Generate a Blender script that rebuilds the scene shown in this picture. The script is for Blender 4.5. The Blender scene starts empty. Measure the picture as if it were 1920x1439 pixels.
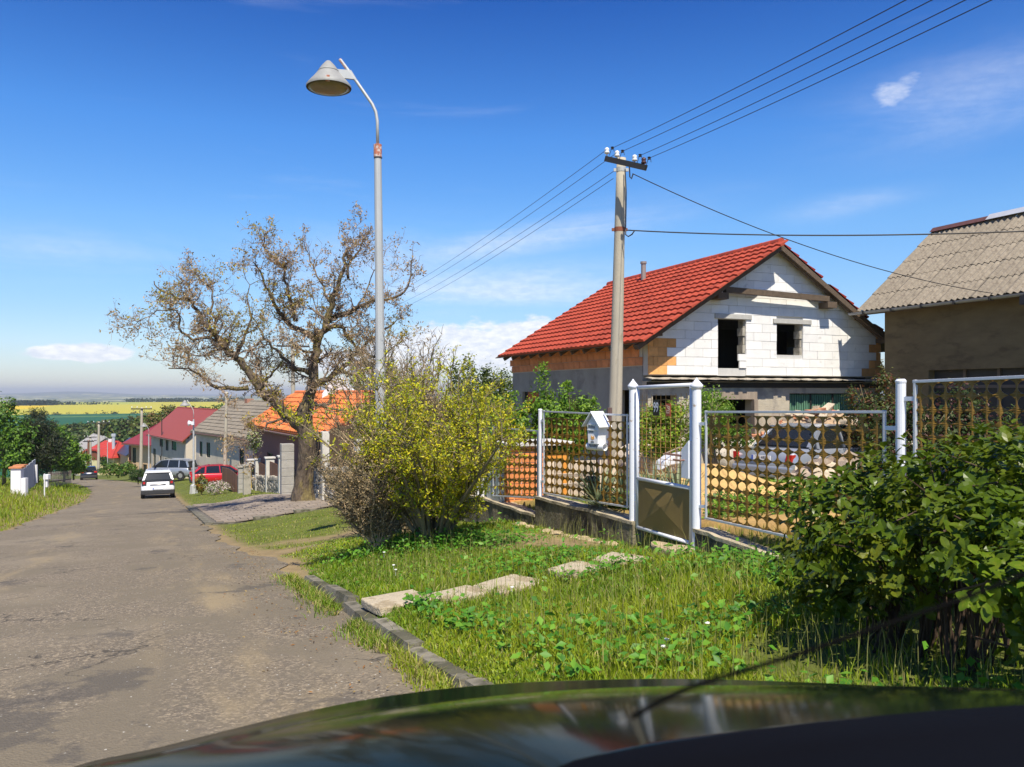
import bpy, math, random
import numpy as np
from mathutils import Vector, Matrix
R = math.radians
SC = bpy.context.scene
COL = SC.collection
random.seed(7)
# ---------------------------------------------------------------- camera, light, exposure
F = 1497.0            # focal length in photo pixels (1920 wide)
HZ = 735.0            # row of the true horizon
cam_d = bpy.data.cameras.new('camera'); cam = bpy.data.objects.new('camera', cam_d); COL.objects.link(cam)
cam_d.sensor_width = 36; cam_d.lens = F/1920*36; cam_d.shift_y = (HZ-719.5)/1920
cam_d.clip_start = 0.05; cam_d.clip_end = 40000
cam_d.dof.use_dof = True; cam_d.dof.focus_distance = 12; cam_d.dof.aperture_fstop = 9.5
cam.location = (0, 0, 0); cam.rotation_euler = (R(90), 0, 0)
SC.camera = cam
SUN_AZ, SUN_EL = 14.3, 57.0     # sun stands behind and a little right of the camera
S_dir = Vector((math.sin(R(SUN_AZ))*math.cos(R(SUN_EL)), -math.cos(R(SUN_AZ))*math.cos(R(SUN_EL)), math.sin(R(SUN_EL))))
sd = bpy.data.lights.new('sun', 'SUN'); so = bpy.data.objects.new('sun', sd); COL.objects.link(so)
sd.energy = 5.0; sd.angle = R(0.53); sd.color = (1.0, 0.92, 0.78)
so.rotation_euler = S_dir.to_track_quat('Z', 'Y').to_euler()
SC.view_settings.view_transform = 'Standard'; SC.view_settings.look = 'None'
SC.view_settings.exposure = 0.5; SC.view_settings.gamma = 1.0; SC.view_settings.use_curve_mapping = False

world = bpy.data.worlds.new('World'); SC.world = world; world.use_nodes = True
def build_sky():
    nt = world.node_tree; N = nt.nodes; L = nt.links; N.clear()
    def nd(t, **k):
        n = N.new(t)
        for a, b in k.items(): setattr(n, a, b)
        return n
    def mth(op, a, b=None, c=None, clamp=False):
        n = nd('ShaderNodeMath', operation=op); n.use_clamp = clamp
        for i, v in enumerate((a, b, c)):
            if v is None: continue
            if isinstance(v, (int, float)): n.inputs[i].default_value = v
            else: L.new(v, n.inputs[i])
        return n.outputs[0]
    out = nd('ShaderNodeOutputWorld'); bg = nd('ShaderNodeBackground')
    sky = nd('ShaderNodeTexSky'); sky.sky_type = 'NISHITA'; sky.sun_disc = False
    sky.sun_elevation = R(SUN_EL); sky.sun_rotation = R(180-SUN_AZ); sky.altitude = 300
    sky.air_density = 1.0; sky.dust_density = 0.6; sky.ozone_density = 2.2
    tc = nd('ShaderNodeTexCoord'); sep = nd('ShaderNodeSeparateXYZ'); L.new(tc.outputs['Generated'], sep.inputs[0])
    X, Y, Z = sep.outputs
    az = mth('ARCTAN2', X, Y); el = mth('ARCSINE', Z)
    hsv = nd('ShaderNodeHueSaturation'); hsv.inputs['Saturation'].default_value = 1.22
    L.new(sky.outputs[0], hsv.inputs['Color'])
    # deeper blue towards the zenith, as polarised spring air has it
    cr = nd('ShaderNodeValToRGB'); L.new(mth('MULTIPLY', mth('ABSOLUTE', el), 1/0.9), cr.inputs[0])
    e = cr.color_ramp.elements; e[0].position = 0.0; e[0].color = (1.02, 1.05, 1.30, 1)
    e[1].position = 1.0; e[1].color = (0.10, 0.36, 0.9, 1)
    for p, c in ((0.10, (0.95, 1.05, 1.25, 1)), (0.22, (1.0, 1.22, 1.42, 1)), (0.34, (0.72, 1.12, 1.52, 1)), (0.55, (0.17, 0.52, 1.12, 1))):
        q = e.new(p); q.color = c
    mul = nd('ShaderNodeMix', data_type='RGBA', blend_type='MULTIPLY'); mul.inputs[0].default_value = 1
    L.new(hsv.outputs[0], mul.inputs[6]); L.new(cr.outputs[0], mul.inputs[7])
    # clouds
    comb = nd('ShaderNodeCombineXYZ'); L.new(az, comb.inputs[0]); L.new(mth('MULTIPLY', el, 2.3), comb.inputs[1])
    def noise(scale, det, rough, dist=0.0, off=(0, 0, 0), sx=1.0):
        mp = nd('ShaderNodeMapping'); mp.inputs['Location'].default_value = off; mp.inputs['Scale'].default_value = (sx, 1, 1)
        L.new(comb.outputs[0], mp.inputs[0])
        n = nd('ShaderNodeTexNoise'); n.inputs['Scale'].default_value = scale; n.inputs['Detail'].default_value = det
        n.inputs['Roughness'].default_value = rough; n.inputs['Distortion'].default_value = dist
        L.new(mp.outputs[0], n.inputs['Vector']); return n.outputs[0]
    def gauss(px, py, sx, sy, rot=0.0):
        a0 = math.atan((px-960)/F); e0 = math.atan((HZ-py)/F*math.cos(a0))
        da = mth('SUBTRACT', az, a0); de = mth('SUBTRACT', el, e0)
        c, s = math.cos(rot), math.sin(rot)
        u = mth('ADD', mth('MULTIPLY', da, c*F/sx), mth('MULTIPLY', de, s*F/sx))
        v = mth('ADD', mth('MULTIPLY', da, -s*F/sy), mth('MULTIPLY', de, c*F/sy))
        r2 = mth('ADD', mth('MULTIPLY', u, u), mth('MULTIPLY', v, v))
        return mth('EXPONENT', mth('MULTIPLY', r2, -1.0))
    def sm(v, lo, hi):
        n = nd('ShaderNodeMapRange'); n.interpolation_type = 'SMOOTHSTEP'
        L.new(v, n.inputs[0]); n.inputs[1].default_value = lo; n.inputs[2].default_value = hi; return n.outputs[0]
    n1 = noise(26, 8, 0.58); n2 = noise(7, 6, 0.6, 0.6, (3, 1, 0), 0.35); n3 = noise(60, 5, 0.6)
    cum = None
    for a in ((880, 655, 190, 55), (990, 640, 120, 45), (700, 680, 150, 30), (160, 662, 95, 16)):
        g = gauss(*a); cum = g if cum is None else mth('MAXIMUM', cum, g)
    cumm = sm(mth('ADD', mth('MULTIPLY', cum, 0.70), mth('MULTIPLY', n1, 0.75)), 0.62, 0.80)
    cumm = mth('MULTIPLY', cumm, 0.93)
    puff = sm(mth('ADD', mth('MULTIPLY', gauss(1680, 168, 52, 34, .3), 0.55), mth('MULTIPLY', n1, 0.95)), 0.72, 1.12)
    puff = mth('MULTIPLY', puff, 0.5)
    thin = None
    for a in ((1010, 440, 230, 26, 0.17), (940, 545, 260, 40, 0.04), (1590, 385, 90, 18, 0.1), (1840, 175, 190, 60, 0.1), (700, 500, 240, 60, 0.05), (90, 480, 200, 40, 0.05)):
        g = gauss(*a); w = 0.45 if a[0] in (700, 90, 1840, 1590) else 1.0
        g = mth('MULTIPLY', g, w); thin = g if thin is None else mth('MAXIMUM', thin, g)
    thinm = mth('MULTIPLY', mth('MULTIPLY', thin, sm(n2, 0.30, 0.66)), 0.62)
    gen = mth('MULTIPLY', sm(n2, 0.56, 0.8), 0.10)
    tot = mth('MAXIMUM', mth('MAXIMUM', cumm, puff), mth('MAXIMUM', thinm, gen))
    tot = mth('MULTIPLY', tot, sm(el, 0.0, 0.03))
    shade = nd('ShaderNodeMix', data_type='RGBA'); L.new(sm(n3, 0.3, 0.7), shade.inputs[0])
    shade.inputs[6].default_value = (6.6, 7.1, 8.2, 1); shade.inputs[7].default_value = (8.8, 8.9, 9.2, 1)
    mx = nd('ShaderNodeMix', data_type='RGBA'); L.new(tot, mx.inputs[0]); L.new(mul.outputs[2], mx.inputs[6]); L.new(shade.outputs[2], mx.inputs[7])
    L.new(mx.outputs[2], bg.inputs[0]); bg.inputs[1].default_value = 0.088
    L.new(bg.outputs[0], out.inputs[0])
build_sky()

# ---------------------------------------------------------------- helpers
def at(px, py, D): return Vector(((px-960)/F*D, D, (HZ-py)/F*D))
PHI = R(24.2); SN, CS = math.sin(PHI), math.cos(PHI)
def st(x, y): return -SN*x+CS*y, CS*x+SN*y
def xy(s, t): return -SN*s+CS*t, CS*s+SN*t
def smst(v): v = np.clip(v, 0, 1); return v*v*(3-2*v)
def road_shift(s):
    q = np.maximum(np.asarray(s, float)-48, 0); return -6.4*(q/54)**2
FD = [0, 170, 300, 450, 520, 880, 1300, 1500, 1750, 2500, 3500, 6000, 8500, 10500, 13000]
FZ = [-16, -17, -31, -25, -23.5, -21.7, -19, -17.6, -24, -36, -40, -44, -38, -24, -40]
def base_plane(s): return np.interp(s, [-300, -30, 0, 48, 110, 170, 400], [4.0, 0.6, -1.25, -5.9, -10.6, -16.0, -32])
def ground(x, y):
    x = np.asarray(x, float); y = np.asarray(y, float)
    s, t = st(x, y); P = base_plane(s); c = road_shift(s)
    u = t-(1.53+c)
    kerb = np.where(s < 9.3, 1.0, np.clip(1-(s-9.3)/1.0, 0, 1))
    right = kerb*0.10*smst(u/0.24)+(0.17+(1-kerb)*0.08)*smst(u/3.0)
    mound = 0.17*np.exp(-((x+0.9)**2+(y-10.6)**2)/3.0)*np.clip(u/1.0, 0, 1)
    gard = np.where(s < 14.5, 1.0, np.clip(1-(s-14.5)/2, 0, 1))*0.33*smst((t-4.9)/0.15)*smst((s+6)/3)
    left = 0.55*smst((-3.42+c-t)/4.0)
    bumps = 0.035*np.sin(x*2.1+1)*np.sin(y*1.7)*np.clip(np.maximum(u, -5.1-u)/0.5, 0, 1)
    near = P+right+mound+gard+left+bumps
    D = np.hypot(x, y)
    far = np.interp(D, FD, FZ)
    ang = np.arctan2(x, y)
    far = far+(D > 7000)*(24*np.sin(ang*9+1.0)+14*np.sin(ang*23)+8*np.sin(ang*51+2))*np.exp(-((D-10500)/1500)**2)
    k = smst((D-150)/130)
    return near*(1-k)+far*k
def gz(x, y): return float(ground(x, y))
def G(px, py, off=0.0, dmin=2.0, dmax=400.0):
    k, m = (px-960)/F, (HZ-py)/F
    Ds = np.geomspace(dmin, dmax, 3000)
    f = m*Ds-(ground(k*Ds, Ds)+off)
    i = np.argmax(f < 0)
    D = Ds[i]; return Vector((k*D, D, m*D))
def onground(px, D, off=0.0):
    x = (px-960)/F*D; return Vector((x, D, gz(x, D)+off))
def fenceD(px, t=4.85): return t/(CS*(px-960)/F+SN)

def tag(o, label=None, cat=None, group=None, kind=None):
    if label: o['label'] = label
    if cat: o['category'] = cat
    if group: o['group'] = group
    if kind: o['kind'] = kind
    return o
def thing(name, label, cat, loc=(0, 0, 0), rotz=0.0, group=None):
    o = bpy.data.objects.new(name, None); COL.objects.link(o); o.location = loc; o.rotation_euler = (0, 0, rotz)
    o.empty_display_size = 0.2
    return tag(o, label, cat, group)
def link(name, me, mat=None, parent=None, loc=None, smooth=False):
    o = bpy.data.objects.new(name, me); COL.objects.link(o)
    if mat and not me.materials: me.materials.append(mat)
    if parent: o.parent = parent
    if loc is not None: o.location = loc
    if smooth: me.polygons.foreach_set('use_smooth', [True]*len(me.polygons))
    return o
def np_mesh(name, V, Fc, cols=None, smooth=False):
    V = np.asarray(V, np.float32); Fc = np.asarray(Fc, np.int32); k = Fc.shape[1]
    me = bpy.data.meshes.new(name)
    me.vertices.add(len(V)); me.vertices.foreach_set('co', V.ravel())
    me.loops.add(Fc.size); me.loops.foreach_set('vertex_index', Fc.ravel())
    me.polygons.add(len(Fc)); me.polygons.foreach_set('loop_start', np.arange(0, Fc.size, k, dtype=np.int32))
    me.polygons.foreach_set('loop_total', np.full(len(Fc), k, np.int32))
    if smooth: me.polygons.foreach_set('use_smooth', np.ones(len(Fc), bool))
    me.update(calc_edges=True)
    if cols is not None:
        a = me.color_attributes.new('Col', 'FLOAT_COLOR', 'POINT')
        c = np.ones((len(V), 4), np.float32); c[:, :3] = cols; a.data.foreach_set('color', c.ravel())
    return me
def copy_tree(o, parent=None, loc=None, rotz=None, label=None):
    c = o.copy(); COL.objects.link(c); c.parent = parent
    if loc is not None: c.location = loc
    if rotz is not None: c.rotation_euler = (0, 0, rotz)
    if label: c['label'] = label
    for ch in o.children: copy_tree(ch, c)
    return c

class MB:
    def __init__(s): s.v = []; s.f = []
    def add(s, vs, fs):
        b = len(s.v); s.v += [tuple(p) for p in vs]; s.f += [tuple(b+i for i in q) for q in fs]; return s
    def box(s, x0, x1, y0, y1, z0, z1, M=None):
        vs = [Vector((x, y, z)) for z in (z0, z1) for x, y in ((x0, y0), (x1, y0), (x1, y1), (x0, y1))]
        if M is not None: vs = [M @ v for v in vs]
        return s.add(vs, [(3, 2, 1, 0), (4, 5, 6, 7), (0, 1, 5, 4), (1, 2, 6, 5), (2, 3, 7, 6), (3, 0, 4, 7)])
    def prism(s, poly, vec):
        n = len(poly); vec = Vector(vec); a = [Vector(p) for p in poly]; b = [p+vec for p in a]
        return s.add(a+b, [tuple(range(n))[::-1], tuple(range(n, 2*n))]+[(i, (i+1) % n, n+(i+1) % n, n+i) for i in range(n)])
    def bar(s, a, b, w, h=None, up=(0, 0, 1)):
        h = h or w; a = Vector(a); b = Vector(b); d = (b-a).normalized(); u = Vector(up)
        if abs(d.dot(u)) > 0.99: u = Vector((1, 0, 0))
        sd_ = d.cross(u).normalized()*w/2; uu = sd_.cross(d).normalized()*h/2
        return s.prism([a-sd_-uu, a+sd_-uu, a+sd_+uu, a-sd_+uu], b-a)
    def tube(s, pts, rad, n=8, cap=True):
        pts = [Vector(p) for p in pts]; m = len(pts)
        if not isinstance(rad, (list, tuple)): rad = [rad]*m
        b0 = len(s.v); pn = None
        for i, p in enumerate(pts):
            d = (pts[min(i+1, m-1)]-pts[max(i-1, 0)])
            d = d.normalized() if d.length > 1e-9 else Vector((0, 0, 1))
            if pn is None:
                pn = d.orthogonal().normalized()
            pn = (pn-d*pn.dot(d)); pn = pn.normalized() if pn.length > 1e-6 else d.orthogonal().normalized()
            q = d.cross(pn)
            for j in range(n):
                a = 2*math.pi*j/n; s.v.append(tuple(p+(pn*math.cos(a)+q*math.sin(a))*rad[i]))
        for i in range(m-1):
            for j in range(n):
                k = (j+1) % n; s.f.append((b0+i*n+j, b0+i*n+k, b0+(i+1)*n+k, b0+(i+1)*n+j))
        if cap: s.f.append(tuple(b0+j for j in range(n))[::-1]); s.f.append(tuple(b0+(m-1)*n+j for j in range(n)))
        return s
    def lathe(s, prof, c=(0, 0, 0), n=16, M=None):
        b0 = len(s.v); c = Vector(c)
        for r, z in prof:
            for j in range(n):
                a = 2*math.pi*j/n; p = Vector((r*math.cos(a), r*math.sin(a), z))
                if M is not None: p = M @ p
                s.v.append(tuple(p+c))
        m = len(prof)
        for i in range(m-1):
            for j in range(n):
                k = (j+1) % n; s.f.append((b0+i*n+j, b0+i*n+k, b0+(i+1)*n+k, b0+(i+1)*n+j))
        s.f.append(tuple(b0+j for j in range(n))[::-1]); s.f.append(tuple(b0+(m-1)*n+j for j in range(n)))
        return s
    def wall(s, w, h, th, ops, y0=0.0, top=None):
        """wall in the xz plane, front at y0 (facing -y), openings (x0,x1,z0,z1)"""
        xs = sorted({0.0, w}|{o[0] for o in ops}|{o[1] for o in ops}); zs = sorted({0.0, h}|{o[2] for o in ops}|{o[3] for o in ops})
        inside = lambda x, z: any(o[0]-1e-6 < x < o[1]+1e-6 and o[2]-1e-6 < z < o[3]+1e-6 for o in ops)
        for a, b in zip(xs, xs[1:]):
            for c, d in zip(zs, zs[1:]):
                if inside((a+b)/2, (c+d)/2): continue
                s.add([(a, y0, c), (b, y0, c), (b, y0, d), (a, y0, d)], [(0, 1, 2, 3)])
                s.add([(a, y0+th, c), (b, y0+th, c), (b, y0+th, d), (a, y0+th, d)], [(3, 2, 1, 0)])
        for x0, x1, z0, z1 in list(ops)+[(0, w, 0, h)]:
            q = [(x0, z0), (x1, z0), (x1, z1), (x0, z1)]
            for i in range(4):
                (a, c), (b, d) = q[i], q[(i+1) % 4]
                s.add([(a, y0, c), (b, y0, d), (b, y0+th, d), (a, y0+th, c)], [(0, 1, 2, 3)])
        return s
    def mesh(s, name):
        me = bpy.data.meshes.new(name); me.from_pydata(s.v, [], s.f); me.update(); return me
    def build(s, name, mat, parent=None, smooth=False, bevel=0.0, loc=None, kind=None, label=None):
        o = link(name, s.mesh(name), mat, parent, loc, smooth)
        if bevel:
            m = o.modifiers.new('bevel', 'BEVEL'); m.width = bevel; m.segments = 2; m.limit_method = 'ANGLE'
        if kind: o['kind'] = kind
        if label: o['label'] = label
        return o

def pieces(name, meshes, places, mat, parent, limit=300, rest='rest'):
    """places: list of (Matrix, mesh index); the nearest become parts, the others one 'stuff' part"""
    W = Matrix.LocRotScale(parent.location, parent.rotation_euler, None) if parent else Matrix.Identity(4)
    for me in meshes:
        if not me.materials: me.materials.append(mat)
    pl = sorted(places, key=lambda p: (W @ p[0].translation).length)
    for M, i in pl[:limit]:
        o = bpy.data.objects.new(name, meshes[i]); COL.objects.link(o); o.parent = parent; o.matrix_local = M
    if len(pl) > limit:
        vs, fs = [], []; data = [([v.co.copy() for v in me.vertices], [tuple(p.vertices) for p in me.polygons]) for me in meshes]
        for M, i in pl[limit:]:
            b = len(vs); vs += [tuple(M @ v) for v in data[i][0]]; fs += [tuple(b+k for k in f) for f in data[i][1]]
        me = bpy.data.meshes.new(rest); me.from_pydata(vs, [], fs); me.materials.append(mat); me.update()
        o = link(rest, me, None, parent); o['kind'] = 'stuff'
def text_mesh(txt, size, depth=0.001, font_shear=0.0):
    cu = bpy.data.curves.new('lettering', 'FONT'); cu.body = txt; cu.size = size; cu.extrude = depth; cu.shear = font_shear
    cu.align_x = 'CENTER'; cu.align_y = 'CENTER'; cu.resolution_u = 3
    o = bpy.data.objects.new('tmp', cu); COL.objects.link(o)
    dg = bpy.context.evaluated_depsgraph_get(); me = bpy.data.meshes.new_from_object(o.evaluated_get(dg))
    bpy.data.objects.remove(o); bpy.data.curves.remove(cu); return me

# ---------------------------------------------------------------- materials
MATS = {}
def mat(name, c, rough=0.8, var=0.15, scale=6.0, bump=0.0, bscale=40.0, bdist=0.02, metal=0.0, c2=None, c2scale=2.0, c2lo=0.5, c2hi=0.65,
        objvar=0.0, coat=0.0, spec=0.5, attr=False, trans=0.0, stretch=(1, 1, 1)):
    if name in MATS: return MATS[name]
    m = bpy.data.materials.new(name); m.use_nodes = True; nt = m.node_tree; N = nt.nodes; L = nt.links
    b = N['Principled BSDF']; b.inputs['Roughness'].default_value = rough; b.inputs['Metallic'].default_value = metal
    b.inputs['Specular IOR Level'].default_value = spec; b.inputs['Coat Weight'].default_value = coat; b.inputs['Coat Roughness'].default_value = 0.03
    tc = N.new('ShaderNodeTexCoord'); mp = N.new('ShaderNodeMapping'); mp.inputs['Scale'].default_value = stretch
    L.new(tc.outputs['Object'], mp.inputs[0]); vec = mp.outputs[0]
    if attr:
        a = N.new('ShaderNodeAttribute'); a.attribute_name = 'Col'; src = a.outputs[0]
    else:
        rgb = N.new('ShaderNodeRGB'); rgb.outputs[0].default_value = (*c, 1); src = rgb.outputs[0]
    if c2 is not None:
        n = N.new('ShaderNodeTexNoise'); n.inputs['Scale'].default_value = c2scale; n.inputs['Detail'].default_value = 7; n.inputs['Roughness'].default_value = 0.62
        L.new(vec, n.inputs['Vector']); mr = N.new('ShaderNodeMapRange'); mr.interpolation_type = 'SMOOTHSTEP'
        mr.inputs[1].default_value = c2lo; mr.inputs[2].default_value = c2hi; L.new(n.outputs[0], mr.inputs[0])
        mx = N.new('ShaderNodeMix'); mx.data_type = 'RGBA'; L.new(mr.outputs[0], mx.inputs[0]); L.new(src, mx.inputs[6]); mx.inputs[7].default_value = (*c2, 1); src = mx.outputs[2]
    if var > 0 or objvar > 0:
        n = N.new('ShaderNodeTexNoise'); n.inputs['Scale'].default_value = scale; n.inputs['Detail'].default_value = 6; n.inputs['Roughness'].default_value = 0.65
        L.new(vec, n.inputs['Vector']); mr = N.new('ShaderNodeMapRange'); mr.inputs[1].default_value = 0.25; mr.inputs[2].default_value = 0.75
        mr.inputs[3].default_value = 1-var; mr.inputs[4].default_value = 1+var; L.new(n.outputs[0], mr.inputs[0]); val = mr.outputs[0]
        if objvar > 0:
            oi = N.new('ShaderNodeObjectInfo'); m2 = N.new('ShaderNodeMapRange'); m2.inputs[3].default_value = 1-objvar; m2.inputs[4].default_value = 1+objvar
            L.new(oi.outputs['Random'], m2.inputs[0]); mm = N.new('ShaderNodeMath'); mm.operation = 'MULTIPLY'; L.new(val, mm.inputs[0]); L.new(m2.outputs[0], mm.inputs[1]); val = mm.outputs[0]
        vm = N.new('ShaderNodeVectorMath'); vm.operation = 'SCALE'; L.new(src, vm.inputs[0]); L.new(val, vm.inputs['Scale']); src = vm.outputs[0]
    L.new(src, b.inputs['Base Color'])
    if bump > 0:
        n = N.new('ShaderNodeTexNoise'); n.inputs['Scale'].default_value = bscale; n.inputs['Detail'].default_value = 6; L.new(vec, n.inputs['Vector'])
        bp = N.new('ShaderNodeBump'); bp.inputs['Strength'].default_value = bump; bp.inputs['Distance'].default_value = bdist
        L.new(n.outputs[0], bp.inputs['Height']); L.new(bp.outputs[0], b.inputs['Normal'])
    if trans > 0:
        tr = N.new('ShaderNodeBsdfTranslucent'); L.new(src, tr.inputs[0]); ms = N.new('ShaderNodeMixShader'); ms.inputs[0].default_value = trans
        L.new(b.outputs[0], ms.inputs[1]); L.new(tr.outputs[0], ms.inputs[2]); L.new(ms.outputs[0], N['Material Output'].inputs[0])
    MATS[name] = m; return m
M_leaf = mat('leaf', None, 0.5, 0.0, attr=True, trans=0.35, spec=0.35)
M_leafgloss = mat('glossy leaf', (0.105, 0.17, 0.010), 0.34, 0.12, 20, c2=(0.20, 0.22, 0.02), c2scale=3, c2lo=.45, c2hi=.7, objvar=0.35, trans=0.3, spec=.22)
M_bark = mat('walnut bark', (0.10, 0.075, 0.052), 0.95, 0.45, 9, 1.0, 11, bdist=0.12, c2=(0.19, 0.15, 0.06), c2scale=3.0, c2lo=.5, c2hi=.62, stretch=(1, 1, .35))
M_bark2 = mat('shrub bark', (0.20, 0.16, 0.09), 0.9, 0.3, 12, 0.3)
M_twig = mat('dry twig', (0.62, 0.45, 0.26), 0.8, 0.25, 5)
M_white = mat('white gate paint', (0.74, 0.76, 0.80), 0.35, 0.05, 8, 0.05, 120, c2=(.40, .30, .22), c2scale=11, c2lo=.63, c2hi=.72)
M_silver = mat('silver frame paint', (0.55, 0.57, 0.60), 0.42, 0.1, 30, metal=0.35, c2=(.30, .22, .16), c2scale=18, c2lo=.66, c2hi=.74)
M_gold = mat('ochre lattice paint', (0.22, 0.122, 0.018), 0.42, 0.25, 10, metal=0.2, objvar=0.15)
M_conc = mat('old concrete', (0.36, 0.33, 0.27), 0.9, 0.18, 5, 0.5, 60, c2=(0.20, 0.185, 0.14), c2scale=4, c2lo=.52, c2hi=.68)
M_pole = mat('pole concrete', (0.40, 0.36, 0.28), 0.9, 0.12, 4, 0.35, 60, c2=(.30, .26, .18), c2scale=6, c2lo=.6, c2hi=.7, stretch=(1, 1, .3))
M_galv = mat('grey lamp paint', (0.46, 0.47, 0.46), 0.5, 0.1, 9, 0.1, metal=0.2, stretch=(1, 1, .2))
M_rust = mat('rusty steel', (0.42, 0.15, 0.09), 0.75, 0.35, 25, c2=(.55, .45, .40), c2scale=16, c2lo=.5, c2hi=.6)
M_dark = mat('black steel', (0.03, 0.028, 0.027), 0.6, 0.2, 20)
M_glass = mat('dark window glass', (0.015, 0.018, 0.02), 0.08, 0.0)
M_tyre = mat('tyre rubber', (0.02, 0.02, 0.02), 0.8, 0.1)
M_wood = mat('weathered wood', (0.26, 0.21, 0.16), 0.85, 0.3, 8, 0.4, 40, stretch=(1, 1, .2), objvar=.2)
M_brown = mat('brown stained wood', (0.16, 0.07, 0.035), 0.7, 0.25, 8, objvar=.2)
M_wire = mat('black cable', (0.02, 0.02, 0.022), 0.6, 0.0)
# ---------------------------------------------------------------- the ground and everything drawn on it
rng = np.random.default_rng(3)
def vnoise(x, y, sc, seed=0):
    x = np.asarray(x, float)*sc+seed*17.3; y = np.asarray(y, float)*sc-seed*9.1
    xi = np.floor(x); yi = np.floor(y); fx = smst(x-xi); fy = smst(y-yi)
    h = lambda a, b: (np.sin(a*127.1+b*311.7+seed)*43758.5453) % 1.0
    return (h(xi, yi)*(1-fx)+h(xi+1, yi)*fx)*(1-fy)+(h(xi, yi+1)*(1-fx)+h(xi+1, yi+1)*fx)*fy
def fbm(x, y, sc, seed=0): return 0.5*vnoise(x, y, sc, seed)+0.3*vnoise(x, y, sc*2.3, seed+1)+0.2*vnoise(x, y, sc*5.1, seed+2)
def dirtmask(x, y):
    """0..1 bare soil / dust on the verge"""
    s, t = st(x, y); c = road_shift(s); u = t-(1.53+c-.35*smst((s-10.5)/5))
    def blob(px, py, rx, ry, rot=0.0):
        g = G(px, py); dx, dy = x-g.x, y-g.y
        ca, sa = math.cos(rot), math.sin(rot)
        return np.exp(-(((dx*ca+dy*sa)/rx)**2+((-dx*sa+dy*ca)/ry)**2)**1.5)
    m = blob(530, 1035, 0.9, 0.55, .3)+blob(500, 1065, 0.5, 0.9)+blob(985, 1012, 0.85, 0.7)+blob(1080, 1020, .5, .35)+0.9*blob(590, 1012, 1.0, .35, .3)+0.8*blob(690, 990, .5, .5)
    m = m+np.where(s > 9.3, np.exp(-(np.maximum(u, 0)/0.30)**2), 0)
    m = m+0.5*np.exp(-((u-0.02)/0.07)**2)
    return np.clip(m*(0.55+0.9*fbm(x, y, 2.2, 5)), 0, 1)
_DIRT = None
def ground_cols(x, y):
    s, t = st(x, y); c = road_shift(s); D = np.hypot(x, y); ang = np.arctan2(x, y); px = 960+F*np.tan(np.clip(ang, -1.4, 1.4))
    soil = np.array([0.19, 0.125, 0.06]); under = np.array([0.11, 0.13, 0.025]); sand = np.array([0.42, 0.27, 0.10])
    out = np.empty((len(x), 3)); out[:] = under
    n = fbm(x, y, 1.3, 2)[:, None]
    out = out*(0.75+0.5*n)
    near = D < 60
    dm = np.zeros(len(x)); dm[near] = dirtmask(x[near], y[near]); dm = dm[:, None]
    dry = np.array([0.27, 0.215, 0.115])
    out = out*(1-dm)+(soil*(0.45+0.9*n)*0.5+dry*0.6)*dm
    # garden: sandy soil between rows of plants
    gd = ((t > 5.0) & (s > -5) & (s < 24) & (t < 16)).astype(float)[:, None]*np.clip(fbm(x, y, .5, 9)*3-.75, 0, 1)[:, None]
    out = out*(1-gd)+sand*(0.7+0.5*n)*gd
    # far fields
    fld = D > 330
    green = np.array([0.010, 0.085, 0.038]); rape = np.array([0.41, 0.37, 0.035]); pale = np.array([0.34, 0.36, 0.06]); wood = np.array([0.02, 0.045, 0.02])
    f = out.copy(); edge1 = 880+0.02*(px-60); f[:] = green
    lane = ((D > 800) & (D < 812))[:, None]; f = np.where(lane, np.array([0.12, 0.2, 0.05]), f)
    f = np.where((D > edge1)[:, None], rape, f)
    f = np.where(((D > 1100) & (px < 105-(1300-D)*.25))[:, None], np.array([.58, .42, .01]), f)
    f = np.where(((D > 1290) & (px < 105))[:, None], wood, f)
    f = np.where(((D > 1330) & (px < 260))[:, None], pale, f)
    f = np.where(((D > 1420) & (px < 60))[:, None], rape, f)
    f = np.where((D > 1700)[:, None], pale*0.6, f)
    cell = vnoise(ang*90, np.log(np.maximum(D, 10))*22, 1.0, 4); cell2 = vnoise(ang*160, np.log(np.maximum(D, 10))*40, 1.0, 8)
    plain = np.stack([0.07+0.28*(cell > .62)+.10*cell2, 0.11+0.24*(cell > .62)+.08*cell2, 0.05+0.12*(cell > .62)], 1)
    plain = np.where((cell2 < 0.35)[:, None], wood*1.3, plain)
    plain = np.where((cell2 > 0.93)[:, None], np.array([.55, .52, .5]), plain)
    f = np.where((D > 2300)[:, None], plain, f)
    f = np.where((D > 9300)[:, None], np.array([.045, .075, .05]), f)
    return np.where(fld[:, None], f, out)
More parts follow.
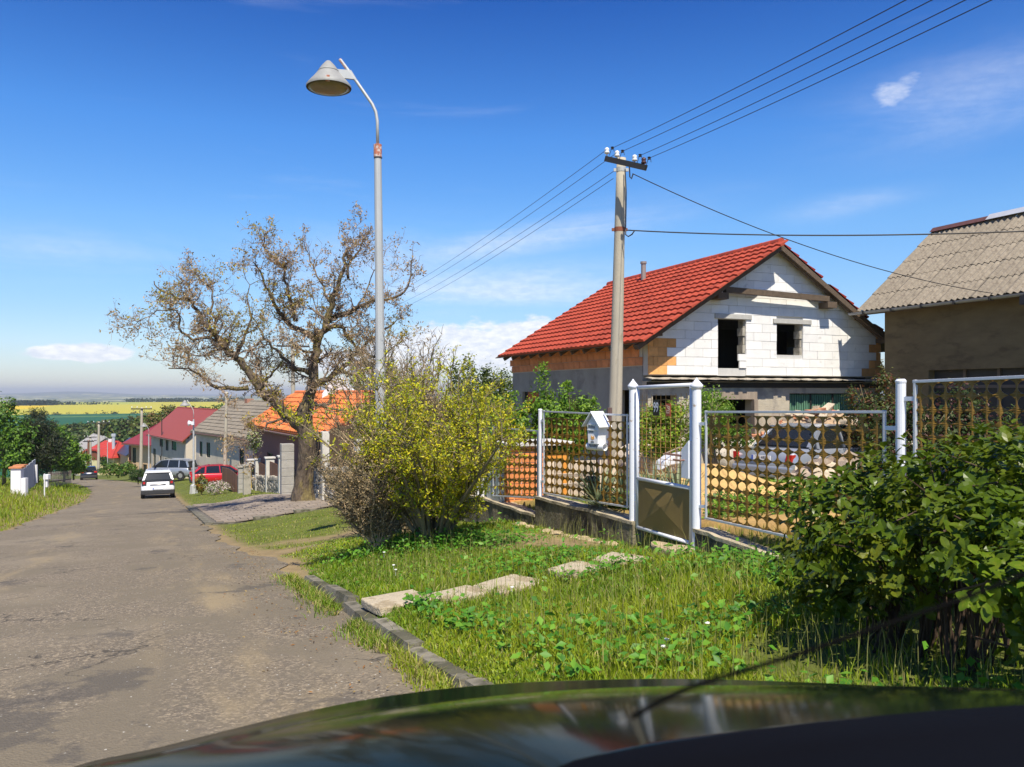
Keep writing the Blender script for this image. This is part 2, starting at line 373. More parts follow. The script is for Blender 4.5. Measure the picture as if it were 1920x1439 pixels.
def build_ground():
    fine = np.deg2rad(np.arange(-46, 46.01, 0.22)); rest = np.deg2rad(np.arange(50, 311, 5.0))
    A = np.concatenate([fine, rest]); nA = len(A)
    Rr = [0.6]
    while Rr[-1] < 13000:
        r = Rr[-1]; Rr.append(r*(1.016 if r < 60 else (1.022 if r < 400 else (1.010 if r < 1800 else 1.03))))
    Rr = np.array(Rr); rr, aa = np.meshgrid(Rr, A, indexing='ij')
    x = (rr*np.sin(aa)).ravel(); y = (rr*np.cos(aa)).ravel(); z = ground(x, y)
    s, t = st(x, y); c = road_shift(s)
    onroad = (t < 1.45+c-.35*smst((s-10.5)/5)) & (t > -3.36+c) & (s > -40) & (s < 165); z = z-0.02*onroad
    V = np.stack([x, y, z], 1); nR = len(Rr)
    i, j = np.meshgrid(np.arange(nR-1), np.arange(nA), indexing='ij'); j2 = (j+1) % nA
    Fc = np.stack([i*nA+j, (i+1)*nA+j, (i+1)*nA+j2, i*nA+j2], -1).reshape(-1, 4)
    V = np.vstack([V, [[0, 0, float(ground(0, 0))-.02]]])
    cols = ground_cols(V[:, 0], V[:, 1])
    me = np_mesh('ground', V, Fc, cols, True)
    m = mat('soil and fields', None, 0.95, 0.25, 3.0, 0.5, 30, attr=True, spec=0.2)
    o = link('ground', me, m); tag(o, kind='structure')
build_ground()

def road_material():
    m = bpy.data.materials.new('worn asphalt'); m.use_nodes = True; nt = m.node_tree; N = nt.nodes; L = nt.links
    b = N['Principled BSDF']; b.inputs['Roughness'].default_value = 0.88; b.inputs['Specular IOR Level'].default_value = 0.3
    tc = N.new('ShaderNodeTexCoord'); uv = N.new('ShaderNodeUVMap'); P = tc.outputs['Object']
    def noise(vec, sc, det=6, ro=.6):
        n = N.new('ShaderNodeTexNoise'); n.inputs['Scale'].default_value = sc; n.inputs['Detail'].default_value = det; n.inputs['Roughness'].default_value = ro; L.new(vec, n.inputs['Vector']); return n.outputs[0]
    def rng_(v, a, b_, c=0., d=1.):
        n = N.new('ShaderNodeMapRange'); n.interpolation_type = 'SMOOTHSTEP'; L.new(v, n.inputs[0])
        for i, q in enumerate((a, b_, c, d)): n.inputs[i+1].default_value = q
        return n.outputs[0]
    def mix(f, a, c):
        n = N.new('ShaderNodeMix'); n.data_type = 'RGBA'
        if isinstance(f, float): n.inputs[0].default_value = f
        else: L.new(f, n.inputs[0])
        for i, q in ((6, a), (7, c)):
            if isinstance(q, tuple): n.inputs[i].default_value = (*q, 1)
            else: L.new(q, n.inputs[i])
        return n.outputs[2]
    def mul(a, c):
        n = N.new('ShaderNodeMath'); n.operation = 'MULTIPLY'; L.new(a, n.inputs[0])
        if isinstance(c, float): n.inputs[1].default_value = c
        else: L.new(c, n.inputs[1])
        return n.outputs[0]
    vor = N.new('ShaderNodeTexVoronoi'); vor.inputs['Scale'].default_value = 75; L.new(P, vor.inputs['Vector'])
    sepc = N.new('ShaderNodeSeparateColor'); L.new(vor.outputs['Color'], sepc.inputs[0])
    stone = mix(rng_(sepc.outputs[0], 0.1, 0.95), (0.06, 0.05, 0.04), (0.40, 0.325, 0.225))
    stone = mix(rng_(noise(P, 24, 3, .7), .40, .62), stone, (0.10, 0.085, 0.068))
    base = mix(0.35, stone, (0.225, 0.185, 0.125))
    base = mix(rng_(noise(P, 1.1), .42, .62), base, (0.17, 0.142, 0.098))
    base = mix(mul(rng_(noise(P, .35, 4), .5, .64), .55), base, (0.24, 0.20, 0.14))
    sp = N.new('ShaderNodeTexVoronoi'); sp.inputs['Scale'].default_value = 14; L.new(P, sp.inputs['Vector'])
    base = mix(rng_(sp.outputs['Distance'], .10, .05), base, (0.60, 0.57, 0.5))
    # dust drifted along the wheel tracks and edges: stretched noise in road coordinates
    sep = N.new('ShaderNodeSeparateXYZ'); L.new(uv.outputs[0], sep.inputs[0])
    cmb = N.new('ShaderNodeCombineXYZ'); L.new(mul(sep.outputs[0], 1.6), cmb.inputs[0]); L.new(mul(sep.outputs[1], 0.30), cmb.inputs[1])
    streak = noise(cmb.outputs[0], 1.3, 7, .62)
    def band(c0, w):
        n = N.new('ShaderNodeMath'); n.operation = 'SUBTRACT'; L.new(sep.outputs[0], n.inputs[0]); n.inputs[1].default_value = c0
        a = N.new('ShaderNodeMath'); a.operation = 'ABSOLUTE'; L.new(n.outputs[0], a.inputs[0]); return rng_(a.outputs[0], w, 0.0)
    def add(a, c):
        n = N.new('ShaderNodeMath'); n.operation = 'ADD'; n.use_clamp = True; L.new(a, n.inputs[0]); L.new(c, n.inputs[1]); return n.outputs[0]
    bands = add(add(band(3.95, .75), band(1.75, .6)), mul(band(5.1, .55), 1.0))
    dust = mul(rng_(streak, .46, .72), add(mul(bands, .95), mul(rng_(noise(P, .5, 3), .45, .7), .25)))
    base = mix(mul(dust, .85), base, (0.30, 0.235, 0.135))
    # fine cracks
    ck = N.new('ShaderNodeTexVoronoi'); ck.feature = 'DISTANCE_TO_EDGE'; ck.inputs['Scale'].default_value = .55
    wv = N.new('ShaderNodeVectorMath'); wv.operation = 'MULTIPLY_ADD'; nn_ = N.new('ShaderNodeTexNoise'); nn_.inputs['Scale'].default_value = 2.5; nn_.inputs['Detail'].default_value = 6; L.new(P, nn_.inputs['Vector'])
    L.new(nn_.outputs['Color'], wv.inputs[0]); wv.inputs[1].default_value = (.9, .9, .9); L.new(P, wv.inputs[2]); L.new(wv.outputs[0], ck.inputs['Vector'])
    base = mix(mul(mul(rng_(ck.outputs['Distance'], .012, .0), rng_(noise(P, .4, 3), .46, .56)), .75), base, (0.03, 0.028, 0.025))
    # dark tar patches
    base = mix(mul(rng_(noise(P, .9, 8, .7), .58, .64), .6), base, (0.075, 0.068, 0.06))
    L.new(base, b.inputs['Base Color'])
    bp = N.new('ShaderNodeBump'); bp.inputs['Strength'].default_value = .9; bp.inputs['Distance'].default_value = .006
    L.new(vor.outputs['Distance'], bp.inputs['Height']); L.new(bp.outputs[0], b.inputs['Normal'])
    return m
def build_road():
    ss = np.concatenate([np.arange(-30, 2, 1.0), np.arange(2, 30, 0.12), np.arange(30, 160, 0.5)]); nt_ = 34
    V, UV = [], []
    for s in ss:
        c = float(road_shift(s)); wl = -3.45+c+0.10*math.sin(s*1.3)+0.09*math.sin(s*3.1+1)+.05*math.sin(s*7.7)
        wr = 1.51+c if s < 9.3 else 1.51-.35*float(smst((s-10.5)/5))+c+0.07*math.sin(s*2.3)+0.05*math.sin(s*5.9)+.1*math.exp(-((s-11.3)/1.2)**2)
        for k in range(nt_+1):
            t = wl+(wr-wl)*k/nt_; x, y = xy(s, t); V.append((x, y, gz(x, y)+0.012+0.03*math.sin(math.pi*k/nt_))); UV.append((t-c+3.45, s))
    n = nt_+1; Fc = [(i*n+k, i*n+k+1, (i+1)*n+k+1, (i+1)*n+k) for i in range(len(ss)-1) for k in range(nt_)]
    me = np_mesh('road', V, Fc, None, True); uvl = me.uv_layers.new(name='UVMap')
    idx = np.array(Fc).ravel(); uvl.data.foreach_set('uv', np.array(UV, np.float32)[idx].ravel())
    tag(link('road', me, road_material()), kind='structure')
build_road()

# kerb: separate concrete stones, sunk and tilted
def build_kerb():
    k = thing('kerb', None, None); k['kind'] = 'structure'
    s = 1.2; i = 0; r = random.Random(5)
    me = MB().prism([(-.06, 0, -.2), (.065, 0, -.2), (.065, 0, .125), (-.035, 0, .125), (-.06, 0, .03)], (0, .94, 0)).mesh('kerb_stone'); 
    m = mat('kerb concrete', (0.20, 0.18, 0.135), .92, .3, 7, .6, 50, c2=(.08, .075, .045), c2scale=4, c2lo=.42, c2hi=.58, objvar=.15); me.materials.append(m)
    while s < 8.6:
        x, y = xy(s, 1.57+r.uniform(-.03, .03)); o = bpy.data.objects.new('kerb_stone', me); COL.objects.link(o); o.parent = k
        o.location = (x, y, gz(*xy(s+.4, 1.4))+r.uniform(-.02, .035)); o.rotation_euler = (math.atan(-.097)+r.uniform(-.02, .02), r.uniform(-.07, .1), PHI+r.uniform(-.03, .03)); s += 0.97; i += 1
build_kerb()
# stepping stones: rough concrete slabs in the grass
SLABS = []
def build_slabs():
    m = mat('slab concrete', (0.45, 0.385, 0.27), .95, .22, 6, .8, 45, c2=(.30, .24, .15), c2scale=5, c2lo=.5, c2hi=.6)
    data = [((745, 1121), .43, .48, -.1, 'long weathered concrete slab nearest the kerb, first of the stepping stones'),
            ((858, 1111), .37, .48, .05, 'small square concrete stepping slab between the kerb-side slab and the cracked large one'),
            ((954, 1092), .45, .54, .15, 'large pale concrete stepping slab in the middle of the grass verge'),
            ((1082, 1063), .42, .46, .1, 'mossy concrete slab half buried in grass, fourth towards the gate'),
            ((1165, 1045), .50, .38, .2, 'broken sandy slab closest to the white gate')]
    for (p, w, d, rot, lab) in data:
        g = G(*p, off=.05); r = random.Random(p[0]); poly = []
        for i in range(16):
            a = 2*math.pi*i/16; q = max(abs(math.cos(a)), abs(math.sin(a))); k = 0.5*(.97+r.uniform(-.05, .05))/q**.93
            poly.append((k*w*math.cos(a), k*d*math.sin(a), 0))
        o = MB().prism(poly, (0, 0, .07)).build('stepping_stone', m, None, bevel=.012)
        nx, ny = -.05, -.01
        o.rotation_euler = (Vector((nx, ny, 1)).to_track_quat('Z', 'Y').to_matrix() @ Matrix.Rotation(rot+PHI, 3, 'Z')).to_euler(); o.location = (g.x, g.y, g.z-.075)
        tag(o, lab, 'paving slab', 'stepping stones across the verge'); SLABS.append((g.x, g.y, max(w, d)*.46))
build_slabs()

# ---------------------------------------------------------------- grass
def blades(x, y, h, w, cols, lean, seed, seg=2, name='grass', z=None):
    r = np.random.default_rng(seed); n = len(x)
    z = ground(x, y)-0.01 if z is None else z; a = r.uniform(0, 2*np.pi, n); la = r.uniform(0, 2*np.pi, n); ln = lean*h*r.uniform(.1, 1, n)
    dx, dy = np.cos(a)*w/2, np.sin(a)*w/2; lx, ly = np.cos(la)*ln, np.sin(la)*ln
    V = np.empty((n, 5, 3)); o = np.zeros(n)
    V[:, 0] = np.stack([x-dx, y-dy, z], 1); V[:, 1] = np.stack([x+dx, y+dy, z], 1)
    V[:, 2] = np.stack([x-dx*.8+lx*.3, y-dy*.8+ly*.3, z+h*.58], 1); V[:, 3] = np.stack([x+dx*.8+lx*.3, y+dy*.8+ly*.3, z+h*.58], 1)
    V[:, 4] = np.stack([x+lx, y+ly, z+h*np.sqrt(np.maximum(1-lean**2*.35, .3))], 1)
    b = (np.arange(n)*5)[:, None]; Fc = np.concatenate([b+np.array([[0, 1, 3]]), b+np.array([[0, 3, 2]]), b+np.array([[2, 3, 4]])], 0)
    C = np.repeat(cols[:, None, :], 5, 1)
    return V.reshape(-1, 3), Fc, C.reshape(-1, 3)
def grass_cols(x, y, r, dryness=0.0):
    n = len(x); k = fbm(x, y, .8, 11); base = np.empty((n, 3))
    g1 = np.array([0.13, 0.24, 0.010]); g2 = np.array([0.33, 0.39, 0.020]); g3 = np.array([0.46, 0.40, 0.13])
    f = np.clip(k*1.5-.25+r.normal(0, .18, n), 0, 1)[:, None]; base = g1*(1-f)+g2*f
    d = (r.random(n) < (.06+dryness))[:, None]; base = np.where(d, g3*r.uniform(.6, 1.1, n)[:, None], base)
    return base*r.uniform(.75, 1.2, n)[:, None]
def build_grass():
    Vs, Fs, Cs = [], [], []; nb = 0
    def push(t3):
        nonlocal nb
        V, Fc, C = t3; Vs.append(V); Fs.append(Fc+nb); Cs.append(C); nb += len(V)
    r = np.random.default_rng(12)
    # candidates uniformly in log-distance and angle => constant density on screen
    n = 760000; D = np.exp(r.uniform(math.log(2.2), math.log(75), n)); k = r.uniform(-.70, .72, n)
    x, y = k*D, D; s, t = st(x, y); c = road_shift(s); u = t-(1.59+c-.35*smst((s-10.5)/5))
    dm = dirtmask(x, y)
    verge = (u > 0) & (t < 5.0) & (s < 90) & (r.random(n) > dm*1.15)
    # mown, dry band beyond s=10; high lush tufts near
    for sx, sy, sr in SLABS: verge &= np.hypot(x-sx, y-sy) > sr*.93
    verge &= ~((s > 20.3) & (s < 35) & (t > 1.2))
    left = (t < -3.5+c) & (t > -14) & (s < 110)
    under_shrub = ((x-2.1)/.95)**2+((y-4.1)/.8)**2 < 1
    verge &= ~(under_shrub & (r.random(n) > .10))
    keep = verge | left; keep &= (r.random(n) < np.where(D < 6, .66, .50))
    x, y, D, s, t, u = (q[keep] for q in (x, y, D, s, t, u)); n = len(x); lf = t < -2
    tuft = fbm(x, y, 1.7, 21); big = np.clip(tuft*2-.6, 0, 1.0)
    h = r.uniform(.022, .058, n)+.075*big*r.random(n)
    nearkerb = (~lf) & (s < 7) & (t > 2.0); h = np.where(nearkerb, h*1.2+.02, h)
    h = np.where((~lf) & (s > 11), h*.62, h)
    h = np.where(lf, r.uniform(.12, .38, n)*np.clip((-3.3-(t-road_shift(s)))/1.2, .35, 1), h)
    h = h*np.where(r.random(n) < .02, 1.8, 1)
    w = np.clip(.0042+D*.00055, .004, .035)*r.uniform(.7, 1.3, n)
    dry = np.where((s > 12) & (~lf), .30, np.where(lf, .10, .04))
    push(blades(x, y, h, w, grass_cols(x, y, r, dry), .75, 1))
    # short dense sward between the taller blades
    m = 330000; D5 = np.exp(r.uniform(math.log(2.3), math.log(13), m)); k5 = r.uniform(-.45, .72, m); x5, y5 = k5*D5, D5; s5, t5 = st(x5, y5)
    ok = (t5 > 1.61) & (t5 < 4.9) & (r.random(m) > dirtmask(x5, y5)*1.1) & ~(((x5-2.1)/.95)**2+((y5-4.1)/.8)**2 < 1)
    for sx, sy, sr in SLABS: ok &= np.hypot(x5-sx, y5-sy) > sr*.95
    x5, y5, D5 = x5[ok], y5[ok], D5[ok]; m = len(x5); cc = grass_cols(x5, y5, r, .06); cl = (r.random(m) < .35)[:, None]; cc = np.where(cl, cc*np.array([.6, .95, 1.1]), cc)
    push(blades(x5, y5, r.uniform(.018, .05, m), np.clip(.006+D5*.0008, .005, .02)*r.uniform(.7, 1.5, m), cc, 1.1, 9))
    print('blades', nb/5)
    # seed stalks
    m = 1600; s2 = r.uniform(2, 9, m); t2 = r.uniform(2.0, 5, m); x2, y2 = xy(s2, t2)
    push(blades(x2, y2, r.uniform(.18, .36, m), np.full(m, .004), np.tile([.33, .34, .10], (m, 1))*r.uniform(.6, 1.2, m)[:, None], .3, 2))
    # weeds growing in the gutter below the kerb
    m = 9000; s3 = r.uniform(1.5, 9.8, m); t3 = 1.50-np.abs(r.normal(0, .10, m)); k3 = fbm(*xy(s3, t3), 1.4, 31) > .42
    s3, t3 = s3[k3], t3[k3]; x3, y3 = xy(s3, t3); m = len(x3)
    push(blades(x3, y3, r.uniform(.03, .13, m), np.full(m, .008), grass_cols(x3, y3, r, .25), .9, 4))
    me = np_mesh('grass', np.vstack(Vs), np.vstack(Fs), np.vstack(Cs)); tag(link('grass', me, M_leaf), 'green spring grass with drier mown patches on both road verges', 'grass', kind='stuff')
build_grass()

def leaf_arrays(P, Nn, size, cols, r, aspect=.55, fold=.25):
    """one folded leaf (two triangles x2) per point"""
    n = len(P); Nn = Nn/np.maximum(np.linalg.norm(Nn, axis=1, keepdims=True), 1e-6)
    q = r.normal(size=(n, 3)); A = np.cross(Nn, q); A /= np.maximum(np.linalg.norm(A, axis=1, keepdims=True), 1e-6); B = np.cross(Nn, A)
    L_ = size[:, None]*np.ones((n, 1)); Wd = L_*aspect/2
    V = np.empty((n, 4, 3)); V[:, 0] = P; V[:, 2] = P+A*L_; mid = P+A*L_*.45
    V[:, 1] = mid+B*Wd+Nn*Wd*fold; V[:, 3] = mid-B*Wd+Nn*Wd*fold
    b = (np.arange(n)*4)[:, None]; Fc = np.concatenate([b+np.array([[0, 1, 2]]), b+np.array([[0, 2, 3]])], 0)
    return V.reshape(-1, 3), Fc, np.repeat(cols, 4, 0)
def pal(r, n, cs, jit=.2):
    cs = np.array(cs); c = cs[r.integers(0, len(cs), n)]; return c*r.uniform(1-jit, 1+jit, n)[:, None]
def leafmesh(name, P, Nn, size, cols, r, mat_, parent=None, aspect=.55, kind=None, loc=None):
    V, Fc, C = leaf_arrays(P, Nn, size, cols, r, aspect); o = link(name, np_mesh(name, V, Fc, C), mat_, parent, loc)
    if kind: o['kind'] = kind
    return o
def build_weeds():
    """broad-leaved weeds between the grass: nettles, dandelions, ground elder"""
    r = np.random.default_rng(44); P, Nn, S, C = [], [], [], []
    spots = [(870, 1018, .7, .3, 900), (800, 1025, .6, .25, 600), (920, 1022, .5, .25, 500), (720, 1030, .7, .3, 500), (1010, 1062, .9, .35, 900), (1120, 1075, .6, .3, 500),
             (1340, 1040, .35, .3, 700), (1290, 1035, .25, .25, 300), (1390, 1062, .4, .25, 600), (1180, 1020, .25, .2, 260), (1500, 1090, .5, .3, 600),
             (1480, 1180, .6, .35, 600), (1700, 1270, .5, .3, 700), (1850, 1270, .4, .3, 500), (1560, 1250, .5, .2, 500), (880, 1180, .5, .3, 400), (750, 1150, .35, .3, 500), (960, 980, .25, .2, 200),
             (1350, 1210, .8, .4, 500), (1150, 1260, .7, .3, 350), (1020, 1200, .7, .35, 300), (560, 1092, .35, .25, 350), (520, 1085, .25, .2, 200)]
    for px, py, rx, ry, n in spots:
        g = G(px, py); n = int(n*.8)
        x = g.x+r.normal(0, rx*.6, n); y = g.y+r.normal(0, ry*.7, n); h = np.abs(r.normal(.05, .05, n))+.01
        ok = (st(x, y)[1] > 1.8) & (st(x, y)[1] < 4.75) & ~(((x-2.1)/.95)**2+((y-4.1)/.8)**2 < 1)
        for sx, sy, sr in SLABS: ok &= np.hypot(x-sx, y-sy) > sr
        x, y, h = x[ok], y[ok], h[ok]; n = len(x)
        P.append(np.stack([x, y, ground(x, y)+h], 1)); Nn.append(np.stack([r.normal(0, .5, n), r.normal(-.2, .5, n), np.ones(n)], 1))
        S.append(r.uniform(.03, .075, n)); C.append(pal(r, n, [(.06, .19, .015), (.10, .27, .02), (.16, .33, .03)]))
    leafmesh('weeds', np.vstack(P), np.vstack(Nn), np.concatenate(S), np.vstack(C), r, M_leaf, aspect=.6, kind='stuff')['label'] = 'broad-leaved weeds and nettles growing between the verge grass'
    bpy.data.objects['weeds']['category'] = 'weeds'
    # daisies and dandelion clocks
    pts = [(738, 1073), (742, 1082), (720, 1048), (1243, 1238), (1250, 1225), (1195, 1010), (1326, 1192), (960, 1118)]
    fl = MB()
    for i, (px, py) in enumerate(pts):
        g = G(px, py); c = g+Vector((0, 0, .07)); fl.lathe([(.002, 0), (.016, .004), (.014, .010), (.003, .012)], c, 7); fl.tube([g, c], .002, 3)
    o = fl.build('daisies', mat('daisy white', (.8, .8, .76), .7, 0)); tag(o, 'scattered white daisies in the verge grass', 'flowers', kind='stuff')
    # a few leaves and straw on the road edge
    n = 900; s = r.uniform(2, 14, n); t = 1.46-np.abs(r.normal(0, .35, n)); x, y = xy(s, t)
    leafmesh('leaf_litter', np.stack([x, y, ground(x, y)+.035], 1), np.stack([r.normal(0, .3, n), r.normal(0, .3, n), np.ones(n)], 1), r.uniform(.012, .04, n), pal(r, n, [(.30, .15, .05), (.36, .26, .10), (.12, .08, .04)]), r, M_leaf, aspect=.4, kind='stuff')
    tag(bpy.data.objects['leaf_litter'], 'dry leaf litter and straw along the road edge', 'litter')
build_weeds()
# ---------------------------------------------------------------- buildings
def tile_mesh(w, l, th, wave, seg=6):
    """interlocking tile: x across, y up the slope, z out; wavy across and lifted at its lower edge"""
    vs = []; 
    for y, dz in ((0, th), (l*1.06, 0.0)):
        for i in range(seg+1):
            a = i/seg; vs.append((a*w, y, dz+wave*(0.5-0.5*math.cos(2*math.pi*a))*(1 if a < 1 else 1)))
    n = seg+1; fs = [(i, i+1, n+i+1, n+i) for i in range(seg)]
    b = len(vs); vs += [(i/seg*w, 0, -0.01) for i in range(n)]; fs += [(b+i, b+i+1, i+1, i) for i in range(seg)]
    fs += [(0, n, b), (n-1, b+n-1, 2*n-1)]
    me = bpy.data.meshes.new('roof_tile'); me.from_pydata(vs, [], fs); me.update(); return me
def slope_matrix(o, along, up):
    a = Vector(along).normalized(); u = Vector(up).normalized(); n = a.cross(u); M = Matrix((a, u, n)).transposed().to_4x4(); M.translation = Vector(o); return M
def tiles(parent, o, along, up, nx, ny, w, l, me, mat_, limit=300, name='roof_tile', jit=.004, stag=0.0, clip=None):
    M = slope_matrix(o, along, up); r = random.Random(1); pl = []
    for j in range(ny):
        for i in range(nx):
            if clip and not clip(i, j): continue
            pl.append((M @ Matrix.Translation((i*w+(stag*w if j % 2 else 0), j*l, r.uniform(0, jit))) @ Matrix.Rotation(r.uniform(-.008, .008), 4, 'Z'), 0))
    pieces(name, [me], pl, mat_, parent, limit, rest=name+'s')
def window(parent, x0, x1, z0, z1, y, fm, gm, fw=.06, bars=1, name='window', depth=.06):
    m = MB(); 
    m.box(x0, x1, y, y+depth, z1-fw, z1).box(x0, x1, y, y+depth, z0, z0+fw).box(x0, x0+fw, y, y+depth, z0+fw, z1-fw).box(x1-fw, x1, y, y+depth, z0+fw, z1-fw)
    for k in range(bars):
        xm = x0+(x1-x0)*(k+1)/(bars+1); m.box(xm-fw/2, xm+fw/2, y+.003, y+depth-.003, z0+fw, z1-fw)
    f = m.build(name, fm, parent)
    MB().box(x0+fw, x1-fw, y+depth*.5, y+depth*.5+.01, z0+fw, z1-fw).build('pane', gm, f)
    return f
M_block = mat('aerated concrete block', (0.76, 0.75, 0.72), .9, .08, 3, .35, 60, c2=(.58, .57, .54), c2scale=4, c2lo=.60, c2hi=.72, objvar=.06)
M_obrick = mat('hollow orange brick', (0.66, 0.33, 0.11), .9, .18, 8, .4, 60, objvar=.18)
M_rtile = mat('red concrete tile', (0.38, 0.062, 0.030), .65, .25, 1.3, .15, objvar=.20, spec=.35)
M_render = mat('grey render', (0.30, 0.29, 0.26), .95, .2, 1.2, .5, 30, c2=(.22, .21, .19), c2scale=1.1)
M_mortar = mat('mortar', (0.50, 0.49, 0.46), .95, .1, 5)
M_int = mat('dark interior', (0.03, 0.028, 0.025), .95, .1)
M_timb = mat('raw roof timber', (0.10, 0.07, 0.045), .85, .3, 10, .3)
def clip_poly(poly, a, b, c):      # keep a*x+b*z<=c
    out = []
    for i in range(len(poly)):
        p, q = poly[i], poly[(i+1) % len(poly)]; dp = a*p[0]+b*p[1]-c; dq = a*q[0]+b*q[1]-c
        if dp <= 0: out.append(p)
        if dp*dq < 0: k = dp/(dp-dq); out.append((p[0]+(q[0]-p[0])*k, p[1]+(q[1]-p[1])*k))
    return out
def build_white_house():
    TH = R(22.8); O = Vector((3.75, 22.0, -2.3))
    h = thing('unfinished_house', 'unfinished white block house with a red tiled roof and two empty gable windows', 'house', O, TH)
    W, LEN = 8.6, 9.3; zl = lambda x: 3.93+.62*x if x < W/2 else 3.93+.62*(W-x)
    ops = [(2.32, 3.32, 2.98, 4.42), (4.44, 5.44, 3.40, 4.34)]
    # gable masonry: block by block
    bl, sl = .60, .252; z = 2.78; row = 0; pl = []; meshes = []; mb = []
    r = random.Random(3)
    def emit(poly, store):
        if len(poly) < 3: return
        ar = abs(sum(poly[i][0]*poly[(i+1) % len(poly)][1]-poly[(i+1) % len(poly)][0]*poly[i][1] for i in range(len(poly))))/2
        if ar < .003: return
        cx = sum(p[0] for p in poly)/len(poly); cz = sum(p[1] for p in poly)/len(poly)
        poly = [(cx+(p[0]-cx)*(1-.007/max(abs(p[0]-cx), .02)*.5 if abs(p[0]-cx) > .02 else 1), cz+(p[1]-cz)*(1-.03)) for p in poly]
        store.append((poly, r.uniform(-.005, .005)))
    white, orange = [], []
    apex = zl(W/2)
    while z < apex:
        z1 = z+sl; x = -(.3 if row % 2 else 0.0)
        while x < W:
            x1 = x+bl; segs = [(max(x, 0), min(x1, W))]
            for (a, b, c, d) in ops:
                if z1 > c+.02 and z < d-.02:
                    ns = []
                    for (p, q) in segs:
                        if b <= p or a >= q: ns.append((p, q)); continue
                        if p < a: ns.append((p, a))
                        if q > b: ns.append((b, q))
                    segs = ns
            for (p, q) in segs:
                if q-p < .03: continue
                poly = [(p, z), (q, z), (q, z1), (p, z1)]
                if not (p > .5 and q < W-.5 and z1 < zl(p)-.05 and z1 < zl(q)-.05):
                    poly = clip_poly(poly, -.62, 1, 3.90); poly = clip_poly(poly, .62, 1, 3.90+.62*W)
                stepl = .82-(row*.13 % .31)+(.12 if row == 0 else 0); stepr = W-(.72+(row % 2)*.16)+row*.10
                isor = (q <= stepl+.25 and z < 3.75) or (p >= stepr-.25 and z < 3.8)
                if isor: # two courses of small hollow bricks per block
                    mid = (p+q)/2; e = emit
                    for (pa, qa) in ((p, mid), (mid, q)):
                        e([(pa, z), (qa, z), (qa, z1), (pa, z1)], orange)
                else: emit(poly, white)
            x = x1
        z = z1; row += 1
    # notch blocks standing in the lower right of the left opening
    for k in range(2): emit([(3.08-.05*k, 2.99+k*.21), (3.34, 2.99+k*.21), (3.34, 3.19+k*.21), (3.08-.05*k, 3.19+k*.21)], white)
    wall = MB(); 
    g = MB().wall(W, 2.6, .3, [(2.1, 3.55, .9, 2.28), (4.95, 7.55, .35, 2.25), (.15, .95, .2, 2.2)], 0)
    wallo = g.build('ground_floor_wall', mat('cream render', (0.44, 0.39, 0.30), .95, .2, 2.5, .5, 30, c2=(.28, .25, .21), c2scale=1.5), h)
    # backing (mortar) behind blocks, with the window openings left free
    bk = MB(); xs = [0.02, 2.32, 3.32, 4.44, 5.44, W-.02]
    def slab(x0, x1, z0, zt=None):
        lo = [(x0, z0), (x1, z0)]; top = [(x1, zt or zl(x1)-.04), (x0, zt or zl(x0)-.04)]
        if zt is None and x0 < W/2 < x1: top.insert(1, (W/2, apex-.06))
        bk.prism([(p[0], .012, p[1]) for p in lo+top], (0, .27, 0))
    slab(.02, 2.32, 2.76); slab(3.32, 4.44, 2.76); slab(5.44, W-.02, 2.76)
    slab(2.32, 3.32, 2.76, 2.98); slab(4.44, 5.44, 2.76, 3.40); slab(2.32, 3.32, 4.42); slab(4.44, 5.44, 4.34)
    gab = bk.build('gable_wall', M_mortar, h)
    def add_blocks(store, name, mt):
        for i, (poly, dy) in enumerate(store):
            me = MB().prism([(p[0], -.03+dy, p[1]) for p in poly], (0, .045, 0)).mesh(name); me.materials.append(mt)
            o = bpy.data.objects.new(name, me); COL.objects.link(o); o.parent = gab
    add_blocks(white, 'block', M_block); add_blocks(orange, 'brick', M_obrick)
    for x0, x1, zz in ((2.2, 3.5, 4.40), (4.30, 5.74, 4.33)):
        MB().box(x0, x1, -.075, .2, zz, zz+.14).build('lintel', mat('lintel', (.42, .41, .38), .9, .15, 9, .4), h, bevel=.01)
    for (a, b, c, d) in ops:     # jambs of toothed blocks on the right of each opening
        m = MB(); zz = c+(.45 if a < 3 else .0); k = 0
        while zz < d-.05: m.box(b-(.05 if k % 2 else .09), b-.001, .02+(.03 if k % 2 else 0), .27, zz, min(zz+.235, d-.01)); zz += .25; k += 1
        m.build('jamb', M_conc, h)
    # collar beam on purlin ends
    yb = -.36
    MB().prism([(2.35, yb, 5.12), (6.15, yb-.02, 5.02), (6.15, yb-.02, 5.18), (2.35, yb, 5.28)], (0, .14, 0)).build('collar_beam', M_timb, h)
    for x, zz in ((2.2, 4.92), (6.2, 4.83)): MB().box(x-.16, x+.2, -.42, .1, zz, zz+.18).build('purlin', M_timb, h)
    for x in (.12, W-.12): MB().box(x-.1, x+.1, -.38, .1, zl(.1)-.17, zl(.1)-.03).build('purlin', M_timb, h)
    # side walls: brick band over grey render
    side = MB().wall(LEN, 3.02, .3, [(.55, 1.45, .1, 2.35), (3.2, 5.3, 1.35, 2.2), (6.9, 8.4, 1.5, 2.3)], 0)
    Ms = Matrix(((0, -1, 0, 0), (-1, 0, 0, LEN), (0, 0, 1, 0), (0, 0, 0, 1)))   # facade x runs from the far end to the gable
    Ms = Matrix(((0, 1, 0, .001), (1, 0, 0, .3), (0, 0, 1, 0), (0, 0, 0, 1)))
    side.v = [tuple(Ms @ Vector(p)) for p in side.v]; side.f = [f[::-1] for f in side.f]; sw = side.build('side_wall', M_render, h)
    # hollow bricks along the eaves
    bm = MB().box(0, .03, 0, .365, 0, .232).mesh('brick'); pl = []
